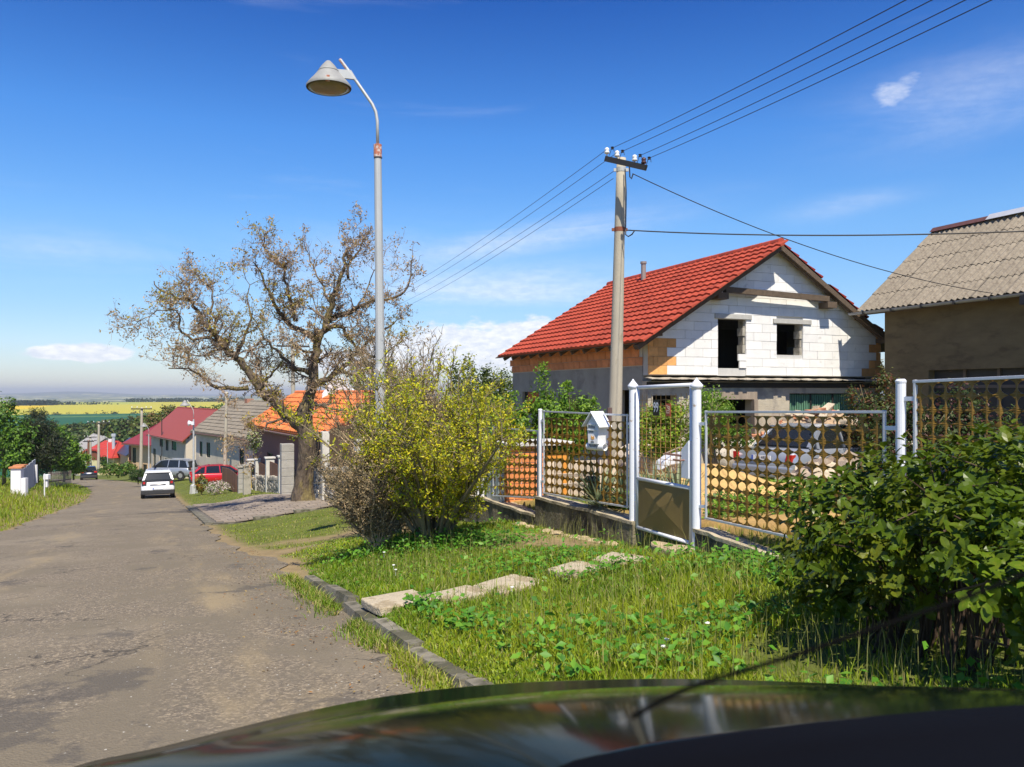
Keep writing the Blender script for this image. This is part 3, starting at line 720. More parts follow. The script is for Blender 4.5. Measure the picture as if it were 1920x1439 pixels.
    for j in range(4):
        for i in range(25):
            pl.append((Matrix.Translation((-.025+r.uniform(-.006, .006), .28+i*.375+(.18 if j % 2 else 0), 3.04+j*.243)), 0))
    pieces('brick', [bm], pl, mat('eave brick', (0.62, 0.24, 0.10), .9, .22, 6, .5, 40, objvar=.15), sw, 300)
    MB().box(.001, .3, .3, LEN+.3, 3.02, 3.98).build('brick_backing', M_mortar, h)
    MB().box(0.3, W, LEN-.1, LEN+.2, 0, 3.9).box(W-.3, W, .3, LEN-.1, 0, 3.9).build('rear_wall', M_render, h)
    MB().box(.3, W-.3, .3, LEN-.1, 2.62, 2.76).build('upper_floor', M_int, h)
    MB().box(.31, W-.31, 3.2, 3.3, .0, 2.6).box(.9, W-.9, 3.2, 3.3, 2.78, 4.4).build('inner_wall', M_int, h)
    for k, (y0, z0, z1, yl) in enumerate(((3.2+.3, 1.35, 2.2, 5.6), (6.9+.3, 1.5, 2.3, 8.7))):
        MB().box(.12, .16, y0, yl, z0, z1).build('window', M_glass, h)
    # roof
    up = Vector((1, 0, .62)).normalized(); up2 = Vector((-1, 0, .62)).normalized(); ov, gy = .58, -.40
    z0 = 3.93-ov*.62; SLn = (W/2+ov)*math.sqrt(1+.62**2)
    roof = MB()
    n1 = Vector((-.62, 0, 1)).normalized(); n2 = Vector((.62, 0, 1)).normalized()
    roof.prism([Vector((-ov, gy, z0))+n1*.02, Vector((-ov, gy, z0))+n1*.05, Vector((W/2, gy, apex))+n1*.05, Vector((W/2, gy, apex))+n1*.02], (0, LEN+1.0, 0))
    roof.prism([Vector((W+ov, gy+.05, z0))+n2*.02, Vector((W+ov, gy+.05, z0))+n2*.05, Vector((W/2, gy+.05, apex))+n2*.05, Vector((W/2, gy+.05, apex))+n2*.02], (0, LEN+.9, 0))
    ro = roof.build('roof', M_timb, h)
    nx = 34; tw = (LEN+1.02)/nx; ny = 16; tl = SLn/ny
    tm = tile_mesh(tw, tl, .055, .035)
    tiles(ro, (-ov-.06, LEN+.25, z0+.05), (0, -1, 0), up, nx, ny, tw, tl, tm, M_rtile, 300) if False else None
    # along -y keeps the normal outward on the left slope
    tiles(ro, (-ov-.05, LEN+.24, z0+.06), (0, -1, 0), up, nx, ny, tw, tl, tm, M_rtile, 300)
    tm2 = tile_mesh(.3, tl, .06, .035)
    tiles(ro, (W+ov+.05, gy+.02, z0+.06), (0, 1, 0), up2, 30, ny, .3, tl, tm2, mat('dark red tile', (.26, .03, .02), .5, .12, 9, objvar=.1), 60, clip=lambda i, j: not (j in (4, 10) and i == 0))
    rid = MB().lathe([(.13, 0), (.10, .42)], n=10).mesh('ridge_tile'); pl = []
    for i in range(25): pl.append((Matrix.Translation((W/2, gy+i*.405, apex+.07)) @ Matrix.Rotation(R(-90), 4, 'X') @ Matrix.Rotation(.06, 4, 'X'), 0))
    pieces('ridge_tile', [rid], pl, M_rtile, ro)
    # rafters and battens under the verge
    for sgn, xe in ((1, -ov), (-1, W+ov)):
        for yy in (gy+.03, -.25):
            a = Vector((xe, yy, z0-.08)); b = Vector((W/2, yy, apex-.08)); MB().bar(a, b, .09, .14).build('rafter', M_timb, ro)
    for i in range(12):
        y = .4+i*.8; MB().bar((-ov+.05, y, z0-.05), (.1, y, z0-.05+.62*(ov+.05)), .08, .12).build('rafter_end', M_timb, ro)
    p = MB().tube([(W/2-.55, 6.2, apex-.35), (W/2-.55, 6.2, apex+.38)], .09, 10).tube([(W/2-.55, 6.2, apex+.38), (W/2-.55, 6.2, apex+.46)], .115, 10).build('vent_pipe', mat('vent', (.25, .22, .2), .6, .1), ro)
    # asbestos awning above the ground floor
    m = MB(); n = 60
    for i in range(n):
        x0, x1 = -.1+9.1*i/n, -.1+9.1*(i+1)/n; w0, w1 = .009*math.sin(i*1.7), .009*math.sin((i+1)*1.7); e = -.34+.03*math.sin(i*.9)+.03*math.sin(i*2.9)
        m.prism([(x0, .0, 2.70+w0), (x0, e, 2.66+w0), (x0, e, 2.64+w0), (x0, .0, 2.68+w0)], (x1-x0, 0, w1-w0))
    m.build('awning', mat('awning sheet', (.40, .36, .29), .9, .3, 4, .4, c2=(.18, .15, .12), c2scale=3), h)
    MB().box(-.05, W+.3, -.03, -.001, 2.42, 2.57).build('awning_shade', M_int, h)  # near-black strip paints in the shade under the awning
    # openings below
    gm = mat('green corrugated sheet', (.10, .22, .14), .6, .15, 6)
    for k in range(3):
        x0 = 4.97+k*.87; m = MB(); x = x0
        while x < x0+.82: m.box(x, x+.045, .10, .13, .36, 2.22).box(x+.045, x+.085, .13, .15, .36, 2.22); x += .09
        m.build('door_leaf', gm, h)
        MB().box(x0-.03, x0, .05, .16, .35, 2.24).build('door_post', M_int, h)
    MB().box(2.0, 3.65, -.12, .0, 2.08, 2.3).build('door_lintel', M_wood, h)
    MB().bar((2.15, -.12, 0), (2.1, -.12, 2.08), .16).build('door_post', M_wood, h); MB().bar((3.6, -.12, 0), (3.55, -.12, 2.08), .14).build('door_post', M_wood, h)
build_white_house()

def plank(name, pts, w, th, mt, label, cat, group=None):
    o = MB().bar(pts[0], pts[1], w, th).build(name, mt); return tag(o, label, cat, group)
def hl(x, y, z):   # white-house local to world
    TH = R(22.8); return Vector((3.75+x*math.cos(TH)-y*math.sin(TH), 22.0+x*math.sin(TH)+y*math.cos(TH), -2.3+z))
plank('plank', (hl(2.3, -1.0, .2), hl(1.7, -.5, 1.7)), .22, .05, M_wood, 'grey board leaning left of the dark doorway of the white house', 'board')
plank('plank', (hl(3.3, -1.0, .2), hl(4.1, -.4, 1.75)), .22, .05, M_wood, 'grey board leaning right of the dark doorway of the white house', 'board')
def rubble(name, label, cat, c, rx, ry, hgt, n, sz, cols, seed, limit=300, kind='rock', top_box=False):
    """heap of broken pieces, each one a part"""
    t = thing(name, label, cat, c); r = random.Random(seed); ms = []
    for k in range(6):
        b = MB(); q = [Vector((sx*(.5+r.uniform(-.12, .12)), sy*(.34+r.uniform(-.1, .1)), sz_*(.28+r.uniform(-.08, .08)))) for sz_ in (-1, 1) for sx, sy in ((-1, -1), (1, -1), (1, 1), (-1, 1))]
        b.add(q, [(3, 2, 1, 0), (4, 5, 6, 7), (0, 1, 5, 4), (1, 2, 6, 5), (2, 3, 7, 6), (3, 0, 4, 7)]); me = b.mesh(kind); ms.append(me)
    mts = [mat(name+' '+str(i), cc, .95, .25, 9, .5, 40, objvar=.2) for i, cc in enumerate(cols)]
    core = MB().lathe([(1.0, 0), (.8, .5), (.45, .82), (.05, .93)], n=12).build('core', mts[0], t); core.scale = (rx*.92, ry*.92, hgt*.95)
    pl = [[] for _ in mts]
    for i in range(n):
        a = r.uniform(0, 6.283); q = math.sqrt(r.random()); x, y = math.cos(a)*q*rx, math.sin(a)*q*ry; z = hgt*(1-q**1.8)*r.uniform(.85, 1.05)
        M = Matrix.Translation((x, y, z)) @ Matrix.Rotation(r.uniform(0, 6.28), 4, 'Z') @ Matrix.Rotation(r.gauss(0, .45), 4, 'X') @ Matrix.Rotation(r.gauss(0, .4), 4, 'Y') @ Matrix.Scale(sz*r.uniform(.6, 1.25), 4)
        pl[r.randrange(len(mts))].append((M, r.randrange(6)))
    for k, mt in enumerate(mts):
        if pl[k]: pieces(kind, [m.copy() for m in ms], pl[k], mt, t, limit)
    return t
# rubble behind the fence
rubble('brick_heap', 'heap of broken bricks and stones stacked before the green doors', 'rubble heap', hl(5.2, -.95, .55), 2.3, .5, 1.25, 210, .26, [(.46, .33, .21), (.45, .20, .11), (.47, .40, .30)], 4, kind='brick')

def build_garage():
    D0, D1 = 24.0, 19.3; A = at(1610, 585, D0); Bp = at(1920, 548, D1); d = (Bp-A); rot = math.atan2(d.y, d.x); Lw = 9.5
    h = thing('brown_house', 'brown rendered house with a corrugated asbestos roof at the right edge', 'house', (A.x, A.y, -3.0), rot)
    ze = (A.z+Bp.z)/2+3.0      # eave height, local
    # local: x along the eave towards the camera, y inward, z up
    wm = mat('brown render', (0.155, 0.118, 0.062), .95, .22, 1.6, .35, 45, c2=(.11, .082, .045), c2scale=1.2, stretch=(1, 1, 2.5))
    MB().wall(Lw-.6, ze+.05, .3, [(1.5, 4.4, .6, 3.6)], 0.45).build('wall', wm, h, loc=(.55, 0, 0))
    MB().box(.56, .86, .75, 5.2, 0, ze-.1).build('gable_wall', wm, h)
    g = MB().box(2.05, 4.95, .68, .72, .6, 3.6).build('garage_window', mat('dark garage panel', (.03, .03, .032), .7), h)
    for k in range(1, 3): MB().box(2.05+k*.97-.04, 2.05+k*.97+.04, .62, .68, .6, 3.6).build('mullion', mat('window frame brown', (.10, .08, .07), .6), h)
    MB().box(2.05, 4.95, .61, .69, 3.1, 3.18).build('window_rail', MATS['window frame brown'], h)
    # corrugated sheets
    sl = 40; up = Vector((0, math.cos(R(sl)), math.sin(R(sl)))); SL = 4.1; ncr = 5; cw = .92; cl = SL/ncr+.0; per = .177
    vs, fs = [], []; nx = 40; ny = 2
    for j in range(ny):
        for i in range(nx+1):
            x = cw*1.03*i/nx; vs.append((x, cl*1.08*j/(ny-1), .030*math.sin(2*math.pi*x/per)+(.02 if j == 0 else 0)))
    n = nx+1; fs = [(i, i+1, n+i+1, n+i) for i in range(nx)]
    b = len(vs); vs += [(v[0], v[1], v[2]-.012) for v in vs[:b]]; fs += [tuple(b+k for k in f)[::-1] for f in fs[:nx]]; fs += [(b+i, b+i+1, i+1, i) for i in range(nx)]
    me = bpy.data.meshes.new('roof_sheet'); me.from_pydata(vs, [], fs); me.update()
    am = mat('lichened asbestos', (0.24, 0.205, 0.155), .95, .35, 7, .6, 30, c2=(.15, .12, .09), c2scale=13, c2lo=.48, c2hi=.7, objvar=.08)
    ro = MB().prism([(0, .02, ze-.06), (0, .02+SL*up.y, ze-.06+SL*up.z), (0, .02+SL*up.y, ze-.10+SL*up.z), (0, .06, ze-.12)], (Lw, 0, 0)).build('roof', M_timb, h)
    tiles(ro, (-.05, -.03, ze), (1, 0, 0), up, 10, ncr, .94, cl, me, am, 300, 'roof_sheet', .006)
    yr, zr = -.03+SL*up.y, ze+SL*up.z
    MB().prism([(0, yr, zr-.05), (0, yr+3.2, zr-2.7), (0, yr+3.2, zr-2.75), (0, yr, zr-.12)], (Lw, 0, 0)).build('rear_slope', am, h)
    MB().prism([(-.02, yr-.16, zr-.02), (-.02, yr, zr+.13), (-.02, yr+.1, zr+.02)], (1.9, 0, 0)).build('ridge_cap', mat('dark ridge', (.10, .04, .035), .7, .3, 8), h)
    MB().prism([(1.9, yr-.19, zr-.01), (1.9, yr, zr+.17), (1.9, yr+.1, zr+.02)], (Lw-1.9, 0, 0)).build('ridge_cap', mat('zinc sheet', (.58, .60, .62), .4, .1, metal=.3), h)
    gut = MB(); prof = [(math.cos(a)*.075, math.sin(a)*.075) for a in [math.pi+math.pi*i/6 for i in range(7)]]
    for i in range(6): gut.add([(-.25, -.1+prof[i][0], ze-.03+prof[i][1]), (Lw, -.1+prof[i][0], ze-.03+prof[i][1]), (Lw, -.1+prof[i+1][0], ze-.03+prof[i+1][1]), (-.25, -.1+prof[i+1][0], ze-.03+prof[i+1][1])], [(0, 1, 2, 3)])
    gut.build('gutter', mat('gutter', (.30, .31, .32), .5, .1, metal=.4), h)
    for k in range(9): MB().box(.3+k*1.0, .34+k*1.0, -.19, -.01, ze-.12, ze-.02).build('gutter_bracket', M_dark, h)
    MB().box(5.15, 5.35, -.25, .3, ze-.32, ze-.1).bar((5.3, -.2, ze-.25), (9, -.2, ze-.3), .12).build('cable_bracket', M_dark, h)
build_garage()

def generic_house(name, label, A, B, zb, depth, rise, wallm, roofm, ops, over=.35, ridge_shift=None, hip=(0, 0), gable_ops=(), rname='roof', win=True, tile=None, cat='house', rear=True, gm=None):
    """A, B: world points of the street-side eave (left, right); gable roof with its ridge parallel to it"""
    d = B-A; Lw = math.hypot(d.x, d.y); rot = math.atan2(d.y, d.x); ze = (A.z+B.z)/2-zb
    h = thing(name, label, cat, (A.x, A.y, zb), rot)
    MB().wall(Lw, ze, .3, [o[:4] for o in ops], over).build('front_wall', wallm, h)
    half = depth/2
    side = []
    for x in (0.001, Lw-.301):
        rr_ = rise if not (hip[0] or hip[1]) else 0.0
        MB().prism([(x, over+.3, 0), (x, over+depth, 0), (x, over+depth, ze-.02), (x, over+half, ze+rr_*.93-.01), (x, over+.3, ze-.02+rr_*.3/half*.9)], (.3, 0, 0)).build('gable_wall', gm or wallm, h)
    if rear: MB().box(.3, Lw-.3, over+depth-.3, over+depth, 0, ze-.1).build('rear_wall', wallm, h)
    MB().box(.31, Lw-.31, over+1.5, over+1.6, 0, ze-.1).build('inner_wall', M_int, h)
    for o in ops:
        if win: window(h, o[0], o[1], o[2], o[3], over+.05, mat('dark frame', (.05, .045, .04), .5), M_glass, .07, 1 if o[1]-o[0] > .8 else 0)
    hx0, hx1 = hip; e = over; z0 = ze-rise*over/half*1.0
    r = MB(); th = .10
    P = lambda x, y, z: Vector((x, y, z))
    l0, l1 = P(-.3, 0, z0), P(Lw+.3, 0, z0); r0, r1 = P(-.3+hx0, e+half, ze+rise), P(Lw+.3-hx1, e+half, ze+rise); b0, b1 = P(-.3, 2*e+depth, z0), P(Lw+.3, 2*e+depth, z0)
    for poly in ((l0, l1, r1, r0), (r0, r1, b1, b0), (b0, l0, r0), (l1, b1, r1)):
        if len(poly) == 3 and ((poly[0] == b0 and hx0 == 0) or (poly[0] == l1 and hx1 == 0)): continue
        n = (poly[1]-poly[0]).cross(poly[2]-poly[0]).normalized(); r.prism([p+n*.03 for p in poly], n*th)
    ro = r.build(rname, roofm, h)
    if tile:
        me, tw, tl, tm, lim, stag = tile; upv = (r0-l0) if hx0 == 0 else (P(0, half+e, rise+ze-z0)); SLn = Vector((0, e+half, ze+rise-z0)).length
        nx, ny = int((Lw+.6)/tw), int(SLn/tl)
        tiles(ro, (-.3, -.04, z0+.14), (1, 0, 0), (0, e+half, ze+rise-z0), nx, ny, tw, tl, me, tm, lim, 'roof_tile', .01, stag)
    rc = MB(); rc.tube([r0+P(0, 0, .12), r1+P(0, 0, .12)], .10, 6).build('ridge', roofm, h)
    g = MB().tube([l0+P(0, -.06, -.02), l1+P(0, -.06, -.02)], .06, 6).build('gutter', mat('brown gutter', (.18, .10, .07), .5, .1), h)
    return h
def build_left_houses():
    w1 = mat('pale render', (0.58, 0.51, 0.40), .95, .10, 1.2, .2, 30, c2=(.46, .41, .33), c2scale=.6)
    grey_t = mat('grey cement tile', (0.235, 0.20, 0.15), .95, .25, 2.2, .4, 20, objvar=.12)
    red_t = mat('maroon sheet roof', (0.30, 0.06, 0.035), .55, .06, 2)
    bright = mat('bright red tile roof', (.42, .045, .03), .5, .1, 3)
    # grey-tiled house behind the second lamp
    A, B = at(360, 806, 71), at(478, 820.5, 59); t1 = tile_mesh(.42, .42, .05, 0, 2)
    h = generic_house('grey_roof_house', 'long pale two-storey house with a grey tiled roof beyond the red car', A, B, -8.2, 6.4, 2.45, w1, grey_t,
                      [(1.0, 1.8, 2.5, 3.85), (2.9, 3.9, 2.55, 3.85), (3.3, 3.95, .5, 2.0), (7.3, 8.2, .3, 2.2), (9.0, 10, .3, 2.1), (11, 12, 2.5, 3.8)], tile=(t1, .42, .42, grey_t, 300, .5))
    MB().box(4.2, 4.8, 3.2, 3.8, 6.0, 7.6).build('chimney', mat('chimney brick', (.35, .17, .11), .9, .2), h)
    # red sheet roof house
    A, B = at(277, 811, 87), at(341, 823, 75)
    h = generic_house('red_roof_house', 'pale house with a plain maroon sheet roof and slanting window shadows', A, B, -9.2, 5.6, 2.55, w1, red_t,
                      [(.9, 2.2, .6, 3.1), (3.9, 4.9, 1.2, 2.5), (6.3, 7.4, 1.2, 2.4), (9.0, 10.2, 1.2, 2.3), (4.0, 5.6, 3.45, 4.3), (6.7, 7.9, 3.2, 4.6), (9.3, 11.2, 3.4, 4.4)])
    m = MB()
    for k in range(26): m.box(.2+k*.58, .4+k*.58, .9, .96, 5.12, 5.30)
    m.build('snow_guard', red_t, h)
    MB().tube([(6.2, .1, 2.6), (6.2, .1, 6.4)], .05, 5).bar((5.9, .1, 6.2), (6.5, .1, 6.2), .04).build('roof_mast', M_dark, h)
    # yellow house with hipped red roof
    A, B = at(231, 824, 103), at(281, 829, 99)
    w3 = mat('apricot render', (0.62, 0.42, 0.24), .95, .06, 2)
    h = generic_house('apricot_house', 'apricot house with a hipped dark red roof at the road bend', A, B, -11.2, 8, 2.9, w3, mat('dark red hip roof', (.23, .035, .035), .5, .1, 3),
                      [(.8, 1.7, 2.0, 4.0), (3.4, 4.4, .5, 2.0)], hip=(4.2, 4.2), over=.8)
    MB().box(-.01, .45, .72, .79, 1.9, 4.2).build('board_cladding', mat('rust boards', (.22, .07, .04), .8, .2), h)
    # lower bright red roof house with board gable
    A, B = at(139, 853, 148), at(208, 853, 144)
    h = generic_house('bungalow', 'yellow bungalow with a bright red hipped roof and brown board gable far down the road', A, B, -15.4, 5.6, 2.2, mat('yellow render', (.62, .56, .30), .9, .05), bright,
                      [(3.5, 4.4, 1, 2)], hip=(4, 2.5), over=.7)
    gx = MB().prism([(2.6, -.8, 3.0), (7.6, -.8, 3.0), (6.9, -.8, 4.6), (4.2, -.8, 4.6)], (0, .3, 0)).build('board_gable', mat('brown boards', (.20, .06, .03), .8, .2), h)
    MB().prism([(2.2, -1.0, 2.9), (2.3, -1.0, 3.2), (4.3, -1.0, 5.0), (7.2, -1.0, 5.0), (8.8, -1.0, 3.5), (8.7, -1.0, 3.2), (7.1, -1.0, 4.7), (4.3, -1.0, 4.7)], (0, 3, 0)).build('porch_roof', bright, h)
    MB().box(2.6, 8.0, -.78, .6, 0, 3.0).build('porch_wall', MATS['yellow render'], h)
    MB().tube([(7.9, 2.0, 4), (7.9, 2.0, 7.2)], .28, 8).tube([(7.9, 2, 7.2), (7.9, 2, 7.7)], .42, 8).build('flue', mat('steel flue', (.7, .7, .72), .3, metal=.5), h)
    MB().box(5.0, 5.8, 3.2, 3.8, 5, 6.6).build('chimney', mat('white chimney', (.75, .74, .72), .8), h)
    A, B = at(131, 846, 185), at(152, 846, 170)
    generic_house('far_barn', 'grey roofed barn far behind the bright red bungalow', A, B, -19, 9, 3.2, w1, mat('grey eternit', (.33, .31, .29), .9, .1), [], hip=(0, 0))
    A, B = at(212, 846, 150), at(236, 850, 138)
    generic_house('dark_roof_shed', 'low shed with a dark solar roof beside the apricot house', A, B, -15, 5, 2.0, w3, mat('dark slate', (.03, .035, .06), .4), [], hip=(0, 0))
    # brown neighbour with orange pantiles, pink gable
    pt = mat('orange pantile', (0.62, 0.175, 0.045), .75, .2, 3, .2, objvar=.22)
    A, B = at(466, 800, 45), at(600, 806, 33); t2 = tile_mesh(.33, .38, .05, .04, 5)
    h = generic_house('brown_neighbour_house', 'purple-brown house with an orange pantile roof and pink gable behind the walnut tree', A, B, -5.6, 4.8, 1.62, mat('purple brown render', (.20, .10, .085), .95, .1, 2), pt,
                      [(3, 4.2, 1.3, 2.4), (7.5, 8.6, 1.2, 2.3), (10.3, 11.2, 1.0, 2.2)], tile=(t2, .33, .38, pt, 300, 0), gm=mat('pink render', (.62, .38, .31), .9, .06, 2))
    pk = thing('terrace_balustrade', 'terracotta balustrade on a pink terrace wall behind the reed screen', 'balustrade', (at(622, 900, 29).x, 29, -5.0), R(12))
    tc = mat('terracotta baluster', (.50, .16, .07), .8, .1); zb = 5.0+(735-818)/F*29
    for k in range(7): MB().lathe([(.05, 0), (.08, .12), (.04, .28), (.06, .40)], (.30+k*.20, -.0, zb), 8).build('baluster', tc, pk)
    MB().box(.1, 2.1, -.1, .1, zb-.12, zb-.001).box(.1, 2.1, -.08, .08, zb+.401, zb+.46).build('balustrade_rail', tc, pk)['kind'] = 'stuff'
    MB().box(.15, 2.05, -.05, .8, 0, zb-.121).build('terrace_wall', mat('terrace', (.55, .38, .32), .9, .1), pk)
    # white dormer peaking above the orange roof
    q = at(632, 735, 40)
    tag(MB().prism([(q.x-.75, q.y, q.z-.8), (q.x+.8, q.y, q.z-.8), (q.x+.8, q.y, q.z-.1), (q.x+.1, q.y, q.z+.72), (q.x-.2, q.y, q.z+.72), (q.x-.75, q.y, q.z-.1)], (0, 1.2, 0)).build('white_gable', mat('white dormer', (.75, .75, .76), .8, .05)), 'small white gable rising above the orange pantile roof', 'dormer')
build_left_houses()
# ---------------------------------------------------------------- the lattice fence, gate, letter box
def fp(px, py, t=4.85): return at(px, py, fenceD(px, t))
def strip_mesh(w, pitch, n, seg=7, th=.004, var=0):
    """one strip of stamping scrap: round holes bitten out of both edges"""
    r = min(w, pitch)*.0+w*.5*.90; ry = pitch*.455; V = []; 
    for k in range(n):
        for i in range(seg*2+1):
            if k and i == 0: continue
            a = -1+2*i/(seg*2); yy = a*pitch/2
            hw = w/2-(r*math.sqrt(max(0, 1-(yy/ry)**2)) if abs(yy) < ry else 0)
            V.append((max(hw, .0035), k*pitch+yy+pitch/2))
    vs = []; rs = random.Random(n*100+int(w*1e4)+var)
    for hw, y in V:
        fold = .010+rs.uniform(-.006, .010)
        vs += [(-hw, fold*hw/(w/2)*1.2, y), (0, 0, y), (hw, fold*hw/(w/2)*1.2, y), (hw, fold*hw/(w/2)*1.2+th, y), (0, th, y), (-hw, fold*hw/(w/2)*1.2+th, y)]
    fs = []
    for i in range(len(V)-1):
        b = i*6
        for j in range(6): fs.append((b+j, b+(j+1) % 6, b+6+(j+1) % 6, b+6+j))
    me = bpy.data.meshes.new('lattice_strip'); me.from_pydata(vs, [], fs); me.update(); return me
FENCE_O = fp(1187, 1000)
FENCE = thing('lattice_fence', 'long garden fence of ochre ring-pattern lattice in silver frames between white posts', 'fence', FENCE_O)
def frame_tube(TL, TR, BR, BL, w, mt, parent, name='frame'):
    m = MB()
    for a, b in ((TL, TR), (TR, BR), (BR, BL), (BL, TL)):
        d = (b-a).normalized()*w*.5; m.bar(a-d, b+d, w, w*.8)
    return m.build(name, mt, parent, bevel=.003)
def panel(label, pxl, pxr, yTL, yTR, yBL, yBR, ncol, nrow, t=4.85, drop_top=.0, seed=0):
    TL, TR, BL, BR = fp(pxl, yTL, t), fp(pxr, yTR, t), fp(pxl, yBL, t), fp(pxr, yBR, t)
    o = Vector((BL.x, BL.y, BL.z)); p = frame_tube(TL-o, TR-o, BR-o, BL-o, .026, M_silver, FENCE, 'panel'); p.location = o-FENCE_O
    d = (BR-BL); L = Vector((d.x, d.y, 0)).length; u = Vector((d.x, d.y, 0))/L; rot = math.atan2(u.y, u.x)
    w = L/ncol; me = None; r = random.Random(seed)
    H = (TL.z-BL.z); hs = H*(1-drop_top); pitch = hs/nrow
    mes = [strip_mesh(w*1.0, pitch, nrow, var=v) for v in range(4)]
    for me in mes: me.materials.append(M_gold)
    # leaning tips above the last star give the spiky top
    for i in range(ncol):
        f = (i+.5)/ncol; base = (BL-o).lerp(BR-o, f); top = (TL-o).lerp(TR-o, f)
        sc = (top.z-base.z)*(1-drop_top)/hs*.985
        s = bpy.data.objects.new('lattice_strip', mes[r.randrange(4)]); COL.objects.link(s); s.parent = p
        s.location = base+Vector((0, 0, .012)); s.rotation_euler = (r.uniform(-.01, .01), r.uniform(-.012, .012), rot+R(16)+r.uniform(-.03, .03)); s.scale = (1, 1, sc)
    for f_, zz in ((0, .5), (0, .12)): pass
    return p
panel('ochre lattice fence panel between the letter box post and the white gate', 1020, 1176, 772, 779, 925, 951, 14, 9, drop_top=.07, seed=1)
panel('ochre lattice fence panel right of the gate, silver car behind it', 1324, 1658, 773, 773, 972, 1047, 16, 10, drop_top=.03, seed=2)
panel('tall lattice fence panel at the right edge before the brown house', 1716, 2010, 716, 703, 896, 935, 11, 7, drop_top=.02, seed=3)
panel('lattice fence panel in front of the grey meter cabinet, half hidden by the yellow bush', 925, 1008, 802, 809, 930, 934, 9, 8, drop_top=.05, seed=4)
panel('lattice fence panel behind the middle of the yellow-green bush', 812, 893, 822, 812, 925, 930, 10, 8, seed=5)
panel('leftmost lattice fence panel behind the dry brown bush', 735, 806, 825, 824, 905, 915, 9, 7, seed=6)
def post(px, yt, yb, r, label, finial=False, t=4.85, n=14):
    a = fp(px, yt, t); b = fp(px, yb, t); zb = min(b.z, gz(a.x, a.y)+.6)-.15
    z = a.z-zb
    prof = [(r, 0), (r, z-.09), (r*.99, z-.085)] if finial else [(r, 0), (r, z-.03), (r*1.06, z-.028), (r*1.12, z-.015), (r*.8, z)]
    p = MB().lathe(prof, n=n).build('gate_post' if finial else 'post', M_white, FENCE, smooth=False, loc=Vector((a.x, a.y, zb))-FENCE_O)
    if finial: MB().lathe([(r*1.0, z-.10), (r*1.38, z-.072), (r*1.42, z-.055), (r*.9, z-.03), (r*.25, z+.005), (r*.12, z+.018)], n=n).build('cap', M_white, p, smooth=True)
    return p
post(1187, 714, 1005, .043, 'left white gate post with a pointed cap carrying the gate hinges', True)
post(1306, 712, 1005, .046, 'right white gate post with a pointed cap beside the lock', True)
post(1013, 767, 945, .028, 'thin white fence post left of the letter box panel')
post(1689, 711, 905, .034, 'round white fence post between the two right lattice panels')
post(905, 796, 945, .028, 'white fence post left of the grey meter cabinet')
post(897, 830, 945, .022, 'slim white fence post touching the taller one by the meter cabinet')
post(809, 815, 965, .030, 'flaking white fence post in the middle behind the yellow-green bush')
post(770, 807, 915, .030, 'white fence post behind the left half of the yellow-green bush')
post(732, 812, 895, .030, 'leftmost white fence post among the dry brown twigs')
m = MB()
for a, b, y in ((1013, 1020, 790), (1013, 1020, 903), (1176, 1184, 795), (1310, 1324, 795), (1310, 1324, 950), (1658, 1684, 803), (1694, 1716, 748)): 
    MB().bar(fp(a, y)-FENCE_O, fp(b, y)-FENCE_O, .018, .03).build('bracket', M_white, FENCE)
